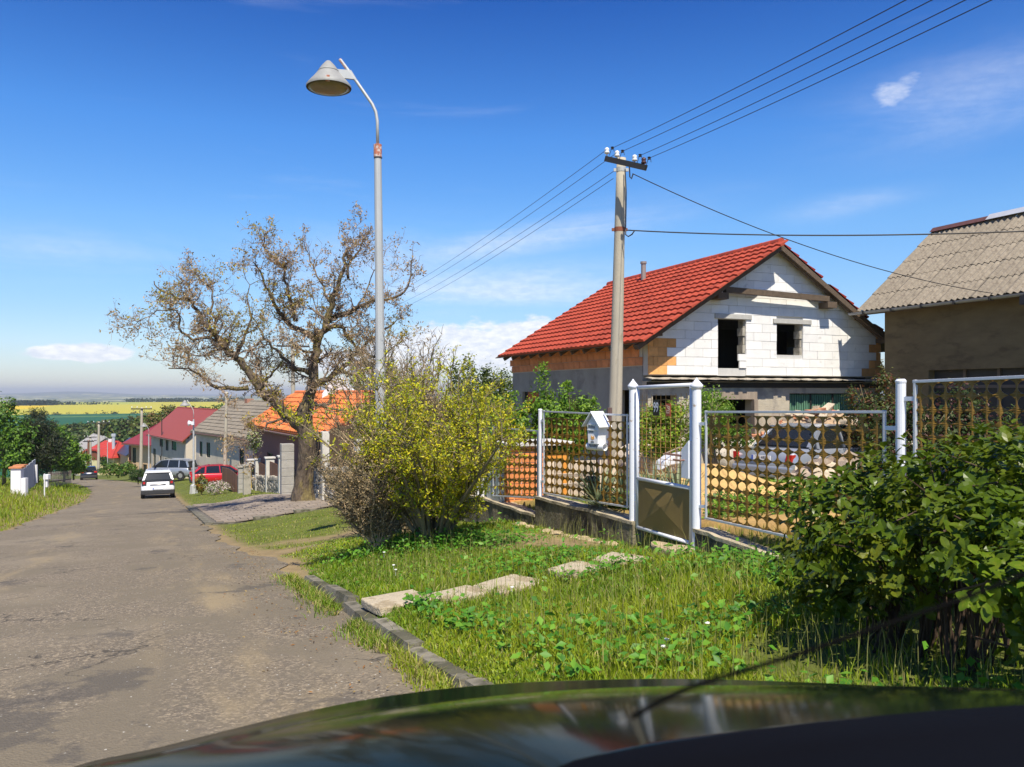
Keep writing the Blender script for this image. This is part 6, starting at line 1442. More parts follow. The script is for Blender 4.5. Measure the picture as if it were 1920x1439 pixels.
# ---------------------------------------------------------------- cars
M_rubber = mat('black plastic', (.025, .025, .026), .6, .05)
M_redlamp = mat('red lamp', (.45, .015, .015), .2, .1)
def car(name, label, loc, heading, paint, Lc=4.3, Wc=1.8, H=1.6, kind='suv', plate=None, cat='car', plates=True):
    """local +x is forward; heading = direction of travel measured from world +x"""
    t = thing(name, label, cat, loc, heading); h = Wc/2
    gc = .22 if kind == 'suv' else .17; belt = H*.62; L2 = Lc/2
    if kind == 'suv': roofs = [(-L2+.10, belt+.02), (-L2+.32, H-.10), (-L2+.75, H-.01), (0.1, H), (.75, H-.08), (1.38, belt+.05)]; hood = belt-.04
    elif kind == 'sedan': roofs = [(-L2+.72, belt+.0), (-L2+1.30, H-.06), (-L2+1.8, H), (.2, H-.01), (.65, H-.09), (1.35, belt+.02)]; hood = belt-.06
    else: roofs = [(-L2+.12, belt+.03), (-L2+.62, H-.12), (-L2+1.25, H-.01), (.05, H), (.6, H-.09), (1.30, belt+.03)]; hood = belt-.05
    # body shell
    st_ = [(-L2, .90, gc+.18, belt*.72), (-L2+.05, .95, gc+.05, belt*.90), (-L2+.22, .99, gc, belt), (-L2*.5, 1.0, gc, belt+.01), (0, 1.0, gc, belt), (1.0, 1.0, gc, belt-.01), (1.42, .985, gc, hood), (L2-.35, .94, gc, hood-.10), (L2-.08, .84, gc+.06, hood-.22), (L2, .74, gc+.18, hood-.34)]
    b = MB(); n = 10
    for x, w, z0, z1 in st_:
        w *= h; dz = z1-z0; b.v += [(x, -w*.86, z0), (x, -w*.98, z0+dz*.18), (x, -w, z0+dz*.48), (x, -w*.975, z0+dz*.82), (x, -w*.88, z1), (x, w*.88, z1), (x, w*.975, z0+dz*.82), (x, w, z0+dz*.48), (x, w*.98, z0+dz*.18), (x, w*.86, z0)]
    for i in range(len(st_)-1):
        for j in range(n): k = (j+1) % n; b.f.append((i*n+j, (i+1)*n+j, (i+1)*n+k, i*n+k))
    b.f.append(tuple(range(n))); b.f.append(tuple(range((len(st_)-1)*n, len(st_)*n))[::-1])
    body = b.build('body', paint, t, smooth=True, bevel=.0)
    # glasshouse
    g = MB(); 
    for x, z in roofs:
        f = (z-belt)/(H-belt); w = h*(.90-.20*f); g.v += [(x, -h*.90 if z < belt+.1 else -w, max(z-.0, belt-.02)), (x, w if z >= belt+.1 else h*.90, max(z, belt-.02))]
    for x, z in roofs: g.v += [(x, -h*.90, belt-.03), (x, h*.90, belt-.03)]
    m_ = len(roofs)
    for i in range(m_-1):
        g.f += [(2*i, 2*i+1, 2*i+3, 2*i+2), (2*m_+2*i, 2*i, 2*i+2, 2*m_+2*i+2), (2*i+1, 2*m_+2*i+1, 2*m_+2*i+3, 2*i+3)]
    g.build('windows', M_glass, t)
    # roof panel and pillars in body colour
    rp = MB()
    for i in range(1, 4 if kind != 'sedan' else 4):
        (x0, z0), (x1, z1) = roofs[i], roofs[i+1]; w0 = h*(.90-.20*(z0-belt)/(H-belt)); w1 = h*(.90-.20*(z1-belt)/(H-belt)); rp.prism([(x0, -w0-.01, z0-.02), (x1, -w1-.01, z1-.02), (x1, w1+.01, z1-.02), (x0, w0+.01, z0-.02)], (0, 0, .035))
    rp.build('roof', paint, t)
    def side_pt(x, z): f = (z-belt)/(H-belt); return h*(.90-.20*f)+.004
    for s in (-1, 1):
        pl = [(roofs[0][0]+.02, belt, roofs[1][0]+.05, roofs[1][1]-.02, .09 if kind != 'suv' else .14), (1.32, belt, .68, H-.09, .05), (-.05, belt, -.10, H-.02, .06), (-L2*.52, belt, -L2*.50, H-.05, .10)]
        for x0, z0, x1, z1, w in pl:
            a = Vector((x0, s*side_pt(x0, z0), z0)); c = Vector((x1, s*side_pt(x1, z1), z1)); MB().bar(a, c, w, .03, up=(0, s, .2)).build('pillar', paint, t)
        MB().prism([(.95, s*h*.92, belt+.03), (1.12, s*h*.92, belt+.03), (1.12, s*(h+.17), belt+.05), (.98, s*(h+.17), belt+.05)], (0, 0, .14)).build('mirror', M_rubber, t)
        for x in (-L2+.82, L2-.85):
            wr = .34 if kind == 'suv' else .31; Mx = Matrix.Rotation(R(90), 4, 'X'); w = MB().lathe([(wr*.55, -.1), (wr*.93, -.1), (wr, -.06), (wr, .06), (wr*.93, .1), (wr*.55, .1)], n=20, M=Mx).build('wheel', M_tyre, t, loc=(x, s*(h-.10), wr))
            MB().lathe([(wr*.60, -.104), (wr*.62, .104)], n=12, M=Mx).build('rim', mat('alloy rim', (.55, .56, .58), .3, .1, metal=.7), w)
            MB().lathe([(wr*1.16, -.09), (wr*1.16, .09)], n=20, M=Mx).build('wheel_arch', M_rubber, t, loc=(x, s*(h-.095), wr+.01))
        zl = belt*.80
        if kind == 'sedan': MB().prism([(-L2-.012, s*h*.72, zl-.14), (-L2-.012, s*h*.92, zl-.14), (-L2-.012, s*h*.94, zl+.08), (-L2-.012, s*h*.78, zl+.08)], (.16, 0, 0)).build('tail_lamp', M_redlamp, t)
        elif kind == 'suv':
            MB().box(-L2-.015, -L2+.15, s*h*.80-.12, s*h*.80+.12, belt-.22, belt+.06).build('tail_lamp', M_rubber, t); MB().box(-L2-.02, -L2+.1, s*h*.80-.055, s*h*.80+.055, belt-.14, belt-.02).build('tail_lamp', M_redlamp, t)
            MB().box(-L2-.025, -L2+.1, s*h*.72-.12, s*h*.72+.12, gc+.16, gc+.24).build('reflector', M_redlamp, t)
        else: MB().box(-L2-.015, -L2+.15, s*h*.78-.14, s*h*.78+.14, belt-.16, belt+.02).build('tail_lamp', M_redlamp, t)
        MB().box(L2-.30, L2-.10, s*h*.62-.2, s*h*.62+.2, hood-.30, hood-.16).build('headlight', mat('headlight', (.7, .72, .75), .1), t)
    # tailgate glass, bumper, plate
    (x0, z0), (x1, z1) = roofs[0], roofs[1]; w0, w1 = h*.78, h*.64; d = Vector((x1-x0, 0, z1-z0)).normalized(); nn = Vector((-d.z, 0, d.x))*.02
    a, c = Vector((x0, 0, z0))+d*.06, Vector((x0, 0, z0))+d*(math.hypot(x1-x0, z1-z0)-.05)
    MB().prism([a+Vector((0, -w0, 0)), a+Vector((0, w0, 0)), c+Vector((0, w1, 0)), c+Vector((0, -w1, 0))], nn).build('rear_window', M_glass, t)
    for s in (-1, 1): MB().prism([a+Vector((0, s*w0, 0)), a+Vector((0, s*h*.90, 0)), c+Vector((0, s*h*.72, 0)), c+Vector((0, s*w1, 0))], nn*.9).build('rear_pillar', paint, t)
    MB().box(x1-.10, x1+.10, -w1-.1, w1+.1, z1-.03, z1+.035).build('spoiler', paint, t)
    if kind == 'suv':
        MB().box(-L2-.07, -L2+.12, -h*.97, h*.97, gc+.02, gc+.26).build('rear_bumper', M_rubber, t, bevel=.03); MB().box(-L2-.02, -L2+.03, -.40, .40, belt-.21, belt-.17).build('tailgate_strip', M_rubber, t)
        for s in (-1, 1): MB().bar((-1.3, s*h*.66, H+.04), (.4, s*h*.66, H+.04), .035).build('roof_rail', M_galv, t)
    else: MB().box(-L2-.06, -L2+.15, -h*.94, h*.94, gc+.05, gc+.32).build('rear_bumper', paint if kind == 'sedan' else M_rubber, t, bevel=.04)
    zp = (belt-.40) if kind == 'suv' else (belt*.80-.02)
    if plates:
        p = MB().box(-L2-.030, -L2-.012, -.26, .26, zp-.055, zp+.055).build('number_plate', mat('plate white', (.75, .76, .78), .4), t)
        MB().box(-L2-.033, -L2-.0305, .215, .258, zp-.053, zp+.053).build('blue_band', mat('plate blue', (.02, .08, .45), .4), p)
        if plate:
            o = link('lettering', text_mesh(plate, .095, .0006), mat('black print', (.03, .03, .035), .5), p); o.rotation_euler = (R(90), 0, R(-90)); o.location = (-L2-.032, -.02, zp)
    return t
wp = mat('white car paint', (.74, .75, .76), .25, .02, coat=.6); rp_ = mat('red car paint', (.50, .012, .018), .25, .02, coat=.6); sp_ = mat('silver car paint', (.33, .36, .41), .3, .02, metal=.4, coat=.6); bp_ = mat('black car paint', (.015, .016, .022), .25, 0, coat=.6)
def road_z(x, y): return gz(x, y)+.02
def ctilt(t):
    x, y, _ = t.location; h = t.rotation_euler.z; e = 1.2; z1 = gz(x+math.cos(h)*e, y+math.sin(h)*e); z0 = gz(x-math.cos(h)*e, y-math.sin(h)*e); t.rotation_euler = (0, -math.atan((z1-z0)/(2*e)), h); t.rotation_mode = 'XYZ'; return t
q = at(296, 935, 46); ctilt(car('white_suv', 'white suv driving away down the lane, seen from behind', (q.x, q.y, road_z(q.x, q.y)), R(90)+R(24), wp, 4.3, 1.74, 1.55, 'suv'))
q = at(167, 899, 92); ctilt(car('black_car', 'small black car disappearing round the bend', (q.x, q.y, road_z(q.x, q.y)), R(90)+R(27), bp_, 4.1, 1.74, 1.55, 'hatch'))
q = at(323, 897, 70); car('silver_suv', 'silver suv parked crosswise before the maroon-roofed house', (q.x, q.y, q.z), R(172), sp_, 4.2, 1.8, 1.66, 'suv')
q = at(413, 907, 60); car('red_car', 'red hatchback parked behind the brown picket gate', (q.x, q.y, q.z), R(24), rp_, 4.2, 1.7, 1.42, 'hatch')
q = at(1532, 901, 19.8); car('silver_sedan', 'silver saloon parked on the sandy yard, seen through the lattice', (q.x, q.y, q.z), R(36), sp_, 4.4, 1.72, 1.40, 'sedan', plate='7J5 4807')
# ---------------------------------------------------------------- street-side walls further down, yards, left bank
def stone_wall():
    base = fp(600, 935, 4.95); wm = mat('wall stones', (.38, .35, .29), .95, .3, 7, .7, 40, c2=(.22, .19, .15), c2scale=3, objvar=.3)
    def seg(label, pxa, pxb, yta, ytb, ybb, hmul=1.0, t0=5.0, panels=True, dark=False):
        a, b = fp(pxa, yta, t0), fp(pxb, ytb, t0); o = Vector((a.x, a.y, gz(a.x, a.y)-.2)); w = thing('stone_wall', label, 'wall', o, math.atan2(b.y-a.y, b.x-a.x)); L = math.hypot(b.x-a.x, b.y-a.y); za, zb = a.z-o.z, b.z-o.z; g1 = gz(b.x, b.y)-o.z-.1
        MB().prism([(0, .03, 0), (L, .03, g1), (L, .03, zb-.05), (0, .03, za-.05)], (0, .25, 0)).build('core', M_mortar, w)
        ms = []; r = random.Random(int(pxa))
        for k in range(6):
            q = [(.5*math.cos(a_)*(1+r.uniform(-.14, .14))/max(abs(math.cos(a_)), abs(math.sin(a_)))**.8, 0, .5*math.sin(a_)*(1+r.uniform(-.14, .14))/max(abs(math.cos(a_)), abs(math.sin(a_)))**.8) for a_ in [.3+6.283*i/8 for i in range(8)]]; ms.append(MB().prism(q, (0, .12, 0)).mesh('stone'))
        pl = []; z = .1; 
        while z < max(za, zb):
            x = r.uniform(0, .2); hh = r.uniform(.15, .24)
            while x < L:
                ww = r.uniform(.22, .42); f = (x+ww/2)/L; top = za+(zb-za)*f; bot = g1*f
                if z+hh*.4 < top and z > bot-.1: pl.append((Matrix.Translation((x+ww/2, -.03+r.uniform(-.02, .02), min(z+hh/2, top-hh/2))) @ Matrix.Diagonal((ww*.97, 1, hh*.95, 1)), r.randrange(6)))
                x += ww
            z += hh
        pieces('stone', ms, pl, wm, w, 300); return w, L, za, zb, g1
    # neighbour's stone plinth: visible left of the trunk
    w, L, za, zb, g1 = seg('grey stone garden wall stepping up with brown board panels left of the walnut', 464, 528, 890, 893, 935, t0=5.2)
    cp = mat('white pillar cap', (.62, .60, .57), .9, .1)
    for k in range(4):
        x = .2+k*(L-.6)/3; z = za+(zb-za)*x/L; MB().box(x-.17, x+.17, -.08, .33, 0, z+.85).build('pier', mat('white pier', (.55, .53, .48), .95, .2, 3, .4), w, bevel=.02); MB().box(x-.22, x+.22, -.13, .38, z+.852, z+.92).build('pier_cap', cp, w)
        if k < 3:
            n = int(((L-.6)/3-.5)/.13)
            for i in range(n): MB().box(x+.25+i*.13, x+.36+i*.13, .08, .11, z+.05, z+.72+.05*math.sin(i/n*3.14)).build('board', M_brown, w)
    w2, L, za, zb, g1 = seg('rough stone plinth under the reed screen right of the walnut', 585, 708, 878, 872, 940, t0=4.95)
    for f in (.25, .78): 
        x = L*f; MB().box(x-.17, x+.17, -.10, .3, 0, za+1.35).build('pier', MATS['white pier'], w2, bevel=.02)
    for k, (f0, f1) in enumerate(((0, .22), (.29, .75), (.81, 1))):
        m = MB(); r = random.Random(k+4); x = f0*L
        while x < f1*L-.03: z = za+(zb-za)*x/L; m.bar((x, .1+r.uniform(-.01, .01), z-.05), (x+r.uniform(-.02, .02), .1, z+1.15+r.uniform(-.06, .06)), r.uniform(.012, .03)); x += r.uniform(.018, .03)
        o = m.build('reed_screen', mat('reed', (.13, .085, .05), .9, .35, 9), w2); o['kind'] = 'stuff'
    # grey hollow-block pillar
    c = fp(538, 934, 5.0); p = thing('block_pillar', 'grey pillar of seven stacked concrete blocks left of the walnut trunk', 'pillar', (c.x, c.y, c.z-.1), PHI); h = at(0, 832, c.y).z-c.z+.1; n = 7
    for i in range(n): MB().box(-.25, .25, -.25, .25, i*h/n+.008, (i+1)*h/n-.008).build('block', mat('grey block', (.36, .34, .30), .95, .15, 5, .6, 50, objvar=.08), p, bevel=.012)
    MB().box(-.235, .235, -.235, .235, 0, h-.02).build('core', M_mortar, p)
    c = fp(468, 925, 5.1); y = thing('gas_riser', 'bright yellow gas riser pipe bent at the top beside the stone wall', 'pipe', (c.x, c.y-.15, c.z)); z = at(0, 882, c.y).z-c.z
    MB().tube([(.1, 0, 0), (.1, 0, z-.15), (.13, 0, z-.02), (.25, 0, z), (.45, .05, z)], .075, 8).build('pipe', mat('yellow pipe', (.75, .52, .03), .4, .1), y)
stone_wall()
def driveway():
    m = mat('paver concrete', (.25, .205, .16), .95, .2, 5, .3, 50, objvar=.12); d = thing('driveway', None, None); d['kind'] = 'structure'
    # sheet
    ss = np.arange(21.0, 34.6, .4); V = []; tt = np.linspace(1.25, 5.2, 14)
    for s in ss:
        for t in tt: x, y = xy(s, t+(0.0)); V.append((x, y, gz(x, y)+.035))
    n = len(tt); Fc = [(i*n+k, i*n+k+1, (i+1)*n+k+1, (i+1)*n+k) for i in range(len(ss)-1) for k in range(n-1)]; link('bedding', np_mesh('bedding', V, Fc), mat('paver joint', (.13, .115, .09), .95), d)
    me = MB().box(0, .285, 0, .385, 0, .03).mesh('paver'); pl = []; s = 21.05; j = 0; r = random.Random(3)
    while s < 34.4:
        t = 1.45+(.0 if j % 2 else .15)
        while t < 5.0:
            if not (27.4 < s < 29.5 and t > 3.2):
                x, y = xy(s, t); z = gz(x, y)+.034; e = .3; nv = Vector((-(gz(x+e, y)-gz(x-e, y))/.6, -(gz(x, y+e)-gz(x, y-e))/.6, 1)).normalized(); u = Vector((CS, SN, 0)); u = (u-nv*u.dot(nv)).normalized(); M = Matrix((u, nv.cross(u), nv)).transposed().to_4x4(); M.translation = (x, y, z+r.uniform(0, .008)); pl.append((M, 0))
            t += .30
        s += .40; j += 1
    pieces('paver', [me], pl, m, d, 300)
    k = MB().box(0, .2, 0, .98, -.12, .055).mesh('edge_stone'); pl = []; s = 21.0
    while s < 34: x, y = xy(s, 1.16); pl.append((Matrix.Translation((x, y, gz(x, y))) @ Matrix.Rotation(PHI, 4, 'Z') @ Matrix.Rotation(-.097, 4, 'X'), 0)); s += 1.0
    t = 1.3
    while t < 4.8: x, y = xy(20.95, t+.98); pl.append((Matrix.Translation((x, y, gz(x, y)-.075)) @ Matrix.Rotation(PHI+R(90), 4, 'Z'), 0)); t += 1.0
    pieces('edge_stone', [k], pl, MATS['kerb concrete'], d)
driveway()
def picket_gate():
    a, b = at(416, 905, 50), at(449, 931, 41); t = thing('picket_gate', 'dark brown picket gate in front of the red car', 'gate', a, math.atan2(b.y-a.y, b.x-a.x)); L = math.hypot(b.x-a.x, b.y-a.y); n = 15; dz = b.z-a.z
    for i in range(n): x = i*L/n; z = dz*x/L+.15*math.sin(i/n*3.14); MB().box(x, x+L/n*.78, 0, .03, z-.15, z+.95).build('picket', M_brown, t)
    for q in (.1, .7): MB().prism([(0, .04, q), (L, .04, q+dz), (L, .04, q+dz+.1), (0, .04, q+.1)], (0, .03, 0)).build('rail', M_brown, t)
    for px, y0, y1, D, lab in ((453, 877, 930, 40, 'grey block gate pillar right of the brown picket gate'), (463, 874, 936, 38, 'taller rendered gate pillar beside the yellow gas riser')):
        c = at(px, y1, D); p = thing('gate_pillar', lab, 'pillar', (c.x, c.y, c.z-.2), PHI); h = (y1-y0)/F*D+.2; k = 6 if px == 453 else 1
        for i in range(k): MB().box(-.17, .17, -.17, .17, i*h/k+.006, (i+1)*h/k-.006).build('block' if k > 1 else 'shaft', MATS['grey block'] if k > 1 else M_conc, p)
        MB().box(-.21, .21, -.21, .21, h, h+.06).build('cap', M_conc, p)
picket_gate()
def left_bank():
    M_pw = mat('white plaster', (.72, .72, .72), .9, .05, 4); oc = mat('orange coping', (.55, .22, .09), .9, .2, 6)
    for px, y0, y1, w, D, lab in ((32.5, 878, 914, .52, 44.5, 'broad white gate pillar with an orange coping, nearest on the left bank'), (38.5, 874.5, 912, .46, 47.5, 'second white gate pillar with an orange coping behind the broad one')):
        c = at(px, y1, D); p = thing('white_pillar', lab, 'pillar', (c.x, c.y, c.z-.5), R(10)); h = (y1-y0)/F*D+.5; MB().box(-w/2, w/2, -.22, .22, 0, h).build('shaft', M_pw, p, bevel=.02); MB().box(-w/2-.07, w/2+.07, -.3, .3, h+.001, h+.09).build('coping', oc, p)
    for px, y0, y1, w, D, lab in ((68, 873, 897, .12, 50, 'tall slim white post at the end of the grey panels'), (46, 898, 921, .25, 43, 'short white block post standing in the roadside grass'), (83.5, 890, 922, .05, 43, 'thin white marker stake in the grass on the left bank')):
        c = at(px, y1, D); p = thing('white_post', lab, 'post', (c.x, c.y, c.z-.3)); h = (y1-y0)/F*D+.3; MB().box(-w/2, w/2, -w/2, w/2, 0, h).build('shaft', M_pw, p, bevel=.01); MB().prism([(-w/2, -w/2, h), (w/2, -w/2, h), (w/2, w/2, h), (-w/2, w/2, h)], (0, 0, .04)).build('cap', M_pw, p)
    a, b = at(43, 914, 46), at(67, 896, 50.5); t = thing('panel_fence', 'shaded grey panel fence between the white gate pillars', 'fence', a, math.atan2(b.y-a.y, b.x-a.x)); L = math.hypot(b.x-a.x, b.y-a.y)
    for i in range(4): MB().box(i*L/4, (i+1)*L/4-.04, 0, .05, -.4, 1.05+.06*i).build('panel', mat('grey panel', (.38, .40, .42), .8, .1), t)
    c = at(88, 905, 52); p = thing('letter_box', 'white letter box on a post beside the picket fence', 'letter box', (c.x, c.y, c.z-.3)); MB().box(-.06, .06, -.06, .06, 0, .5).build('post', M_pw, p); MB().box(-.16, .16, -.15, .15, .5, .82).build('box', M_pw, p, bevel=.02)
    a, b = at(91, 908, 54), at(135, 902, 62); t = thing('picket_fence', 'weathered picket fence under the light green bush left of the road', 'picket fence', a, math.atan2(b.y-a.y, b.x-a.x)); L = math.hypot(b.x-a.x, b.y-a.y); n = 20; dz = b.z-a.z
    for i in range(n):
        x = i*L/n; z = dz*x/L; MB().box(x, x+.10, 0, .025, z-.2, z+.80).build('picket', mat('pale picket', (.30, .23, .20), .9, .3, 6, objvar=.3), t)
    for q in (.1, .6): MB().prism([(0, .03, q), (L, .03, q+dz), (L, .03, q+dz+.08), (0, .03, q+.08)], (0, .03, 0)).build('rail', M_brown, t)
    c = at(203, 903, 60)
left_bank()
def yard():
    sandm = mat('yellow sand', (.52, .33, .12), .95, .2, 5, .5, 30)
    def heap(label, px, py, D, rx, ry, h, seed):
        g = at(px, py, D); q = np.random.default_rng(seed); n = 28; V, Fc = [], []
        for i in range(n+1):
            for j in range(n+1):
                u, v = i/n*2-1, j/n*2-1; d = math.hypot(u, v); z = h*max(0, 1-d*d)**1.2*(1+.25*math.sin(u*4+seed)*math.cos(v*5))+.02*q.random(); V.append((g.x+u*rx, g.y+v*ry, gz(g.x+u*rx, g.y+v*ry)-.03+z))
        Fc = [(i*(n+1)+j, (i+1)*(n+1)+j, (i+1)*(n+1)+j+1, i*(n+1)+j+1) for i in range(n) for j in range(n)]; o = link('sand_heap', np_mesh('sand_heap', V, Fc, None, True), sandm); tag(o, label, 'sand heap')
    heap('long heap of yellow building sand behind the gate', 1330, 900, 11.8, 1.5, .9, .42, 2)
    heap('flat spread of yellow sand before the silver saloon', 1440, 905, 12.6, 1.6, .9, .22, 5)
    rubble('stone_heap', 'pile of grey and tan broken stones beside the silver saloon', 'rubble heap', onground(1590, 16.0), 1.3, .6, .5, 90, .26, [(.45, .38, .28), (.40, .32, .25)], 8, kind='stone')
    rubble('stone_heap', 'low row of broken stones behind the saloon boot', 'rubble heap', onground(1700, 15.0), 1.2, .5, .5, 60, .26, [(.45, .38, .28), (.35, .33, .3)], 9, kind='stone')
    # pale corrugated sheets stacked behind the car and by the gate
    cm = mat('pale asbestos sheet', (.47, .42, .35), .95, .2, 5, .4)
    for px, py, D, w, h, rot, lab in ((1412, 845, 21.5, 2.0, .75, .25, 'pale corrugated sheets propped up behind the silver saloon'), (1700, 832, 20.5, 1.5, .6, .1, 'pale sheets lying beyond the roof of the silver saloon')):
        c = at(px, py, D); s = thing('sheet_stack', lab, 'building sheets', (c.x, c.y, c.z-.45), rot)
        for k in range(3):
            V, Fc = [], []; n = 34
            for i in range(n+1):
                x = -w/2+w*i/n; y = .04*math.sin(i*1.15)+k*.10; V += [(x, y, 0), (x, y+.35, h*(1-.06*k)+.04*math.sin(i*.7+k))]
            Fc = [(2*i, 2*i+2, 2*i+3, 2*i+1) for i in range(n)]; o = link('sheet', np_mesh('sheet', V, Fc), cm, s); md = o.modifiers.new('thick', 'SOLIDIFY'); md.thickness = .012
    # round concrete ring halves behind the gate
    rm = mat('pale cast concrete', (.56, .47, .37), .95, .15, 3, .4, c2=(.42, .35, .27), c2scale=2)
    for px, py, D, r0, lab in ((1215, 872, 14.0, .42, 'rounded pale concrete form behind the left gate post'), (1268, 872, 13.4, .40, 'rounded pale concrete form seen through the gate mesh')):
        c = at(px, py, D); s = thing('concrete_form', lab, 'concrete form', (c.x, c.y, c.z-.15), .3); MB().prism([(-r0*1.15, 0, 0)]+[(math.cos(a)*r0*1.15, 0, .16+math.sin(a)*r0*.85) for a in [math.pi-math.pi*i/14 for i in range(15)]]+[(r0*1.15, 0, 0)], (0, .5, 0)).build('block', rm, s, bevel=.05)
    c = at(1276, 880, 11.4); s = thing('garden_cart', 'tipped white plastic garden cart with a wooden shaft behind the gate lock', 'garden cart', (c.x, c.y, c.z), .25)
    pm = mat('white plastic', (.66, .67, .70), .4, .06)
    MB().prism([(-.62, 0, -.02), (-.50, 0, .18), (-.28, 0, .30), (.05, 0, .36), (.42, 0, .40), (.42, 0, .16), (.1, 0, .14), (-.3, 0, .10)], (0, .45, 0)).build('tub', pm, s, bevel=.02)
    MB().tube([(-.55, -.02, .36), (-.05, -.02, .52), (.30, -.02, .46)], .018, 6).build('shaft', M_wood, s); MB().bar((-.12, -.01, .12), (-.12, -.01, .50), .025).build('strut', M_wood, s)
    s.scale = (.5, .6, .6)
    # boards and planks on the ground behind the letter-box panel
    for (px0, py0, px1, py1, D0, D1, w, th, lab) in ((1020, 893, 1112, 890, 12.2, 11.4, .16, .05, 'upper pale plank lying behind the letter box panel'), (1030, 912, 1110, 908, 11.6, 11.0, .16, .05, 'lower pale plank lying behind the letter box panel')):
        a, b = at(px0, py0, D0), at(px1, py1, D1); o = MB().bar(a, b, w, th).build('plank', mat('pale board', (.50, .42, .32), .85)); tag(o, lab, 'board')
    # grey wooden stump post behind the letter box
    a = at(1113, 925, 9.9); p = thing('wooden_post', 'old grey timber post standing behind the letter box', 'post', (a.x, a.y, gz(a.x, a.y)-.1), .4); MB().box(-.055, .055, -.055, .055, 0, .62).build('shaft', M_wood, p, bevel=.006); MB().box(-.062, .062, -.062, .062, .62, .64).build('cap', M_dark, p)
    # lean posts of the fruit cage behind
    a = at(1143, 830, 12.4); tag(MB().tube([(a.x, a.y, gz(a.x, a.y)-.1), a+Vector((0, 0, .42))], .032, 8).tube([a+Vector((0, 0, .42)), a+Vector((0, 0, .54))], .038, 8).build('rusty_post', mat('brown steel post', (.13, .08, .07), .7, .3)), 'rusty steel tube standing left of the concrete pole foot', 'post')
yard()

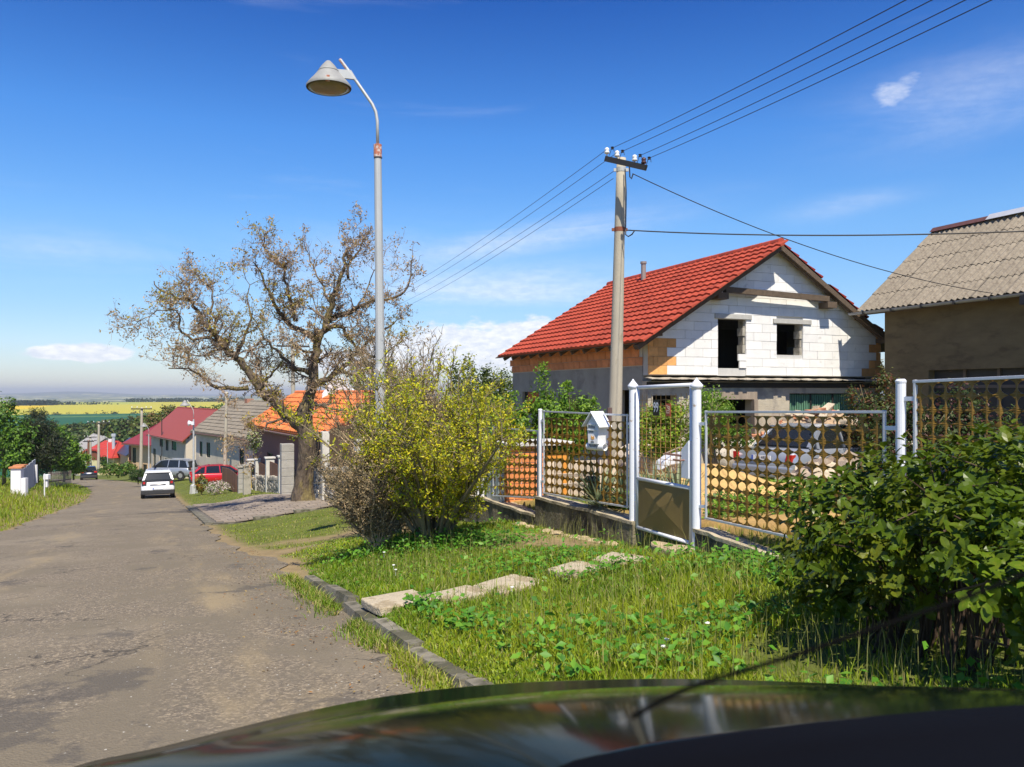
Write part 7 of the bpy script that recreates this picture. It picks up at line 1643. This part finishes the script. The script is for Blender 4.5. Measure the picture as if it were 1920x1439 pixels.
# ---------------------------------------------------------------- the car the picture is taken from
def own_car():
    paint = mat('dark green car paint', (.004, .008, .006), .10, 0, spec=.3); paint.node_tree.nodes['Principled BSDF'].inputs['IOR'].default_value = 1.16
    t = thing('camera_car', 'dark glossy bonnet and scuttle of the car the photo is taken from', 'car', (0.9, .6, -1.35))
    o = Vector(t.location)
    crest = [(-150, 1560, 1.02), (60, 1478, 1.10), (230, 1439, 1.16), (500, 1371, 1.26), (700, 1331, 1.33), (900, 1308, 1.38), (1100, 1298, 1.42), (1300, 1295, 1.46), (1500, 1300, 1.48), (1700, 1309, 1.48), (1920, 1324, 1.46), (2200, 1350, 1.42), (2500, 1390, 1.35)]
    near = [(300, 2100, .62), (480, 2050, .62), (640, 1990, .62), (800, 1700, .62), (960, 1560, .63), (1080, 1470, .65), (1200, 1425, .68), (1330, 1400, .72), (1500, 1375, .76), (1700, 1352, .80), (1920, 1338, .84), (2200, 1345, .88), (2500, 1380, .9)]
    V = []; NR = 16
    for (a, b) in zip(near, crest):
        A, B = at(*a), at(*b)
        if A.z > B.z-.02: pass
        col = []
        for k in range(NR+1):
            f = k/NR; p = A.lerp(B, f); p.z += .028*math.sin(math.pi*f); col.append(p)
        d = Vector((0.10, 1, 0)).normalized()
        for k, (dx, dz) in enumerate(((.10, -.015), (.20, -.05), (.28, -.12), (.32, -.25), (.33, -.42))): col.append(B+d*dx+Vector((0, 0, dz)))
        V.append(col)
    # resample columns smoothly
    n = len(V[0]); cols = []
    for j in range(n): cols.append(smooth_poly([V[i][j] for i in range(len(V))], 5))
    m_ = len(cols[0]); vs = [tuple(cols[j][i]-o) for i in range(m_) for j in range(n)]; fs = [(i*n+j, (i+1)*n+j, (i+1)*n+j+1, i*n+j+1) for i in range(m_-1) for j in range(n-1)]
    me = np_mesh('bonnet', vs, fs, None, True); bo = link('bonnet', me, paint, t); md = bo.modifiers.new('thick', 'SOLIDIFY'); md.thickness = .004; md.offset = -1
    # black scuttle below the windscreen
    sc_top = [(700, 1900, .60), (900, 1600, .60), (1040, 1470, .62), (1200, 1432, .64), (1400, 1402, .67), (1600, 1378, .70), (1800, 1358, .74), (2000, 1346, .78), (2300, 1350, .82)]
    sc_bot = [(700, 2300, .40), (900, 2000, .40), (1040, 1800, .40), (1200, 1700, .40), (1400, 1640, .41), (1600, 1600, .42), (1800, 1580, .44), (2000, 1570, .46), (2300, 1580, .48)]
    vs, fs = [], []; A = smooth_poly([at(*p) for p in sc_top], 4); Bm = smooth_poly([at(*p) for p in sc_bot], 4); n = len(A); K = 6
    for i in range(n):
        for k in range(K+1): f = k/K; p = A[i].lerp(Bm[i], f)+Vector((0, 0, .012*math.sin(f*9)+.012)); vs.append(tuple(p-o))
    fs = [(i*(K+1)+k, i*(K+1)+k+1, (i+1)*(K+1)+k+1, (i+1)*(K+1)+k) for i in range(n-1) for k in range(K)]
    sc = link('scuttle', np_mesh('scuttle', vs, fs, None, True), mat('satin black plastic', (.004, .004, .005), .6, 0, spec=.03), t); md = sc.modifiers.new('thick', 'SOLIDIFY'); md.thickness = .006
    P = [at(1185, 1345, .33), at(1290, 1291, .33), at(1480, 1232, .34), at(1660, 1172, .35), at(1800, 1125, .36), at(1900, 1085, .37), at(2060, 1020, .38)]
    P = smooth_poly([p-o for p in P], 3); MB().tube(P, [.0011]*len(P), 6).build('wiper_like_streak', mat('wiper streak black', (.004, .004, .004), .9, 0, spec=.02), t, smooth=True)  # wiper-like dark tube standing in for a dark reflection in the windscreen
own_car()

# ---------------------------------------------------------------- the air
def haze():
    m = bpy.data.materials.new('hazy air'); m.use_nodes = True; N = m.node_tree.nodes; L = m.node_tree.links; N.remove(N['Principled BSDF'])
    v = N.new('ShaderNodeVolumePrincipled'); v.inputs['Color'].default_value = (.93, .96, 1, 1); v.inputs['Density'].default_value = HAZE; v.inputs['Anisotropy'].default_value = .2; L.new(v.outputs[0], N['Material Output'].inputs['Volume'])
    o = MB().box(-13500, 13500, -13500, 13500, -90, 45).build('haze', m); o['kind'] = 'stuff'; o['label'] = 'thin blue summer haze over the plain'; o['category'] = 'haze'
HAZE = .00016
haze()
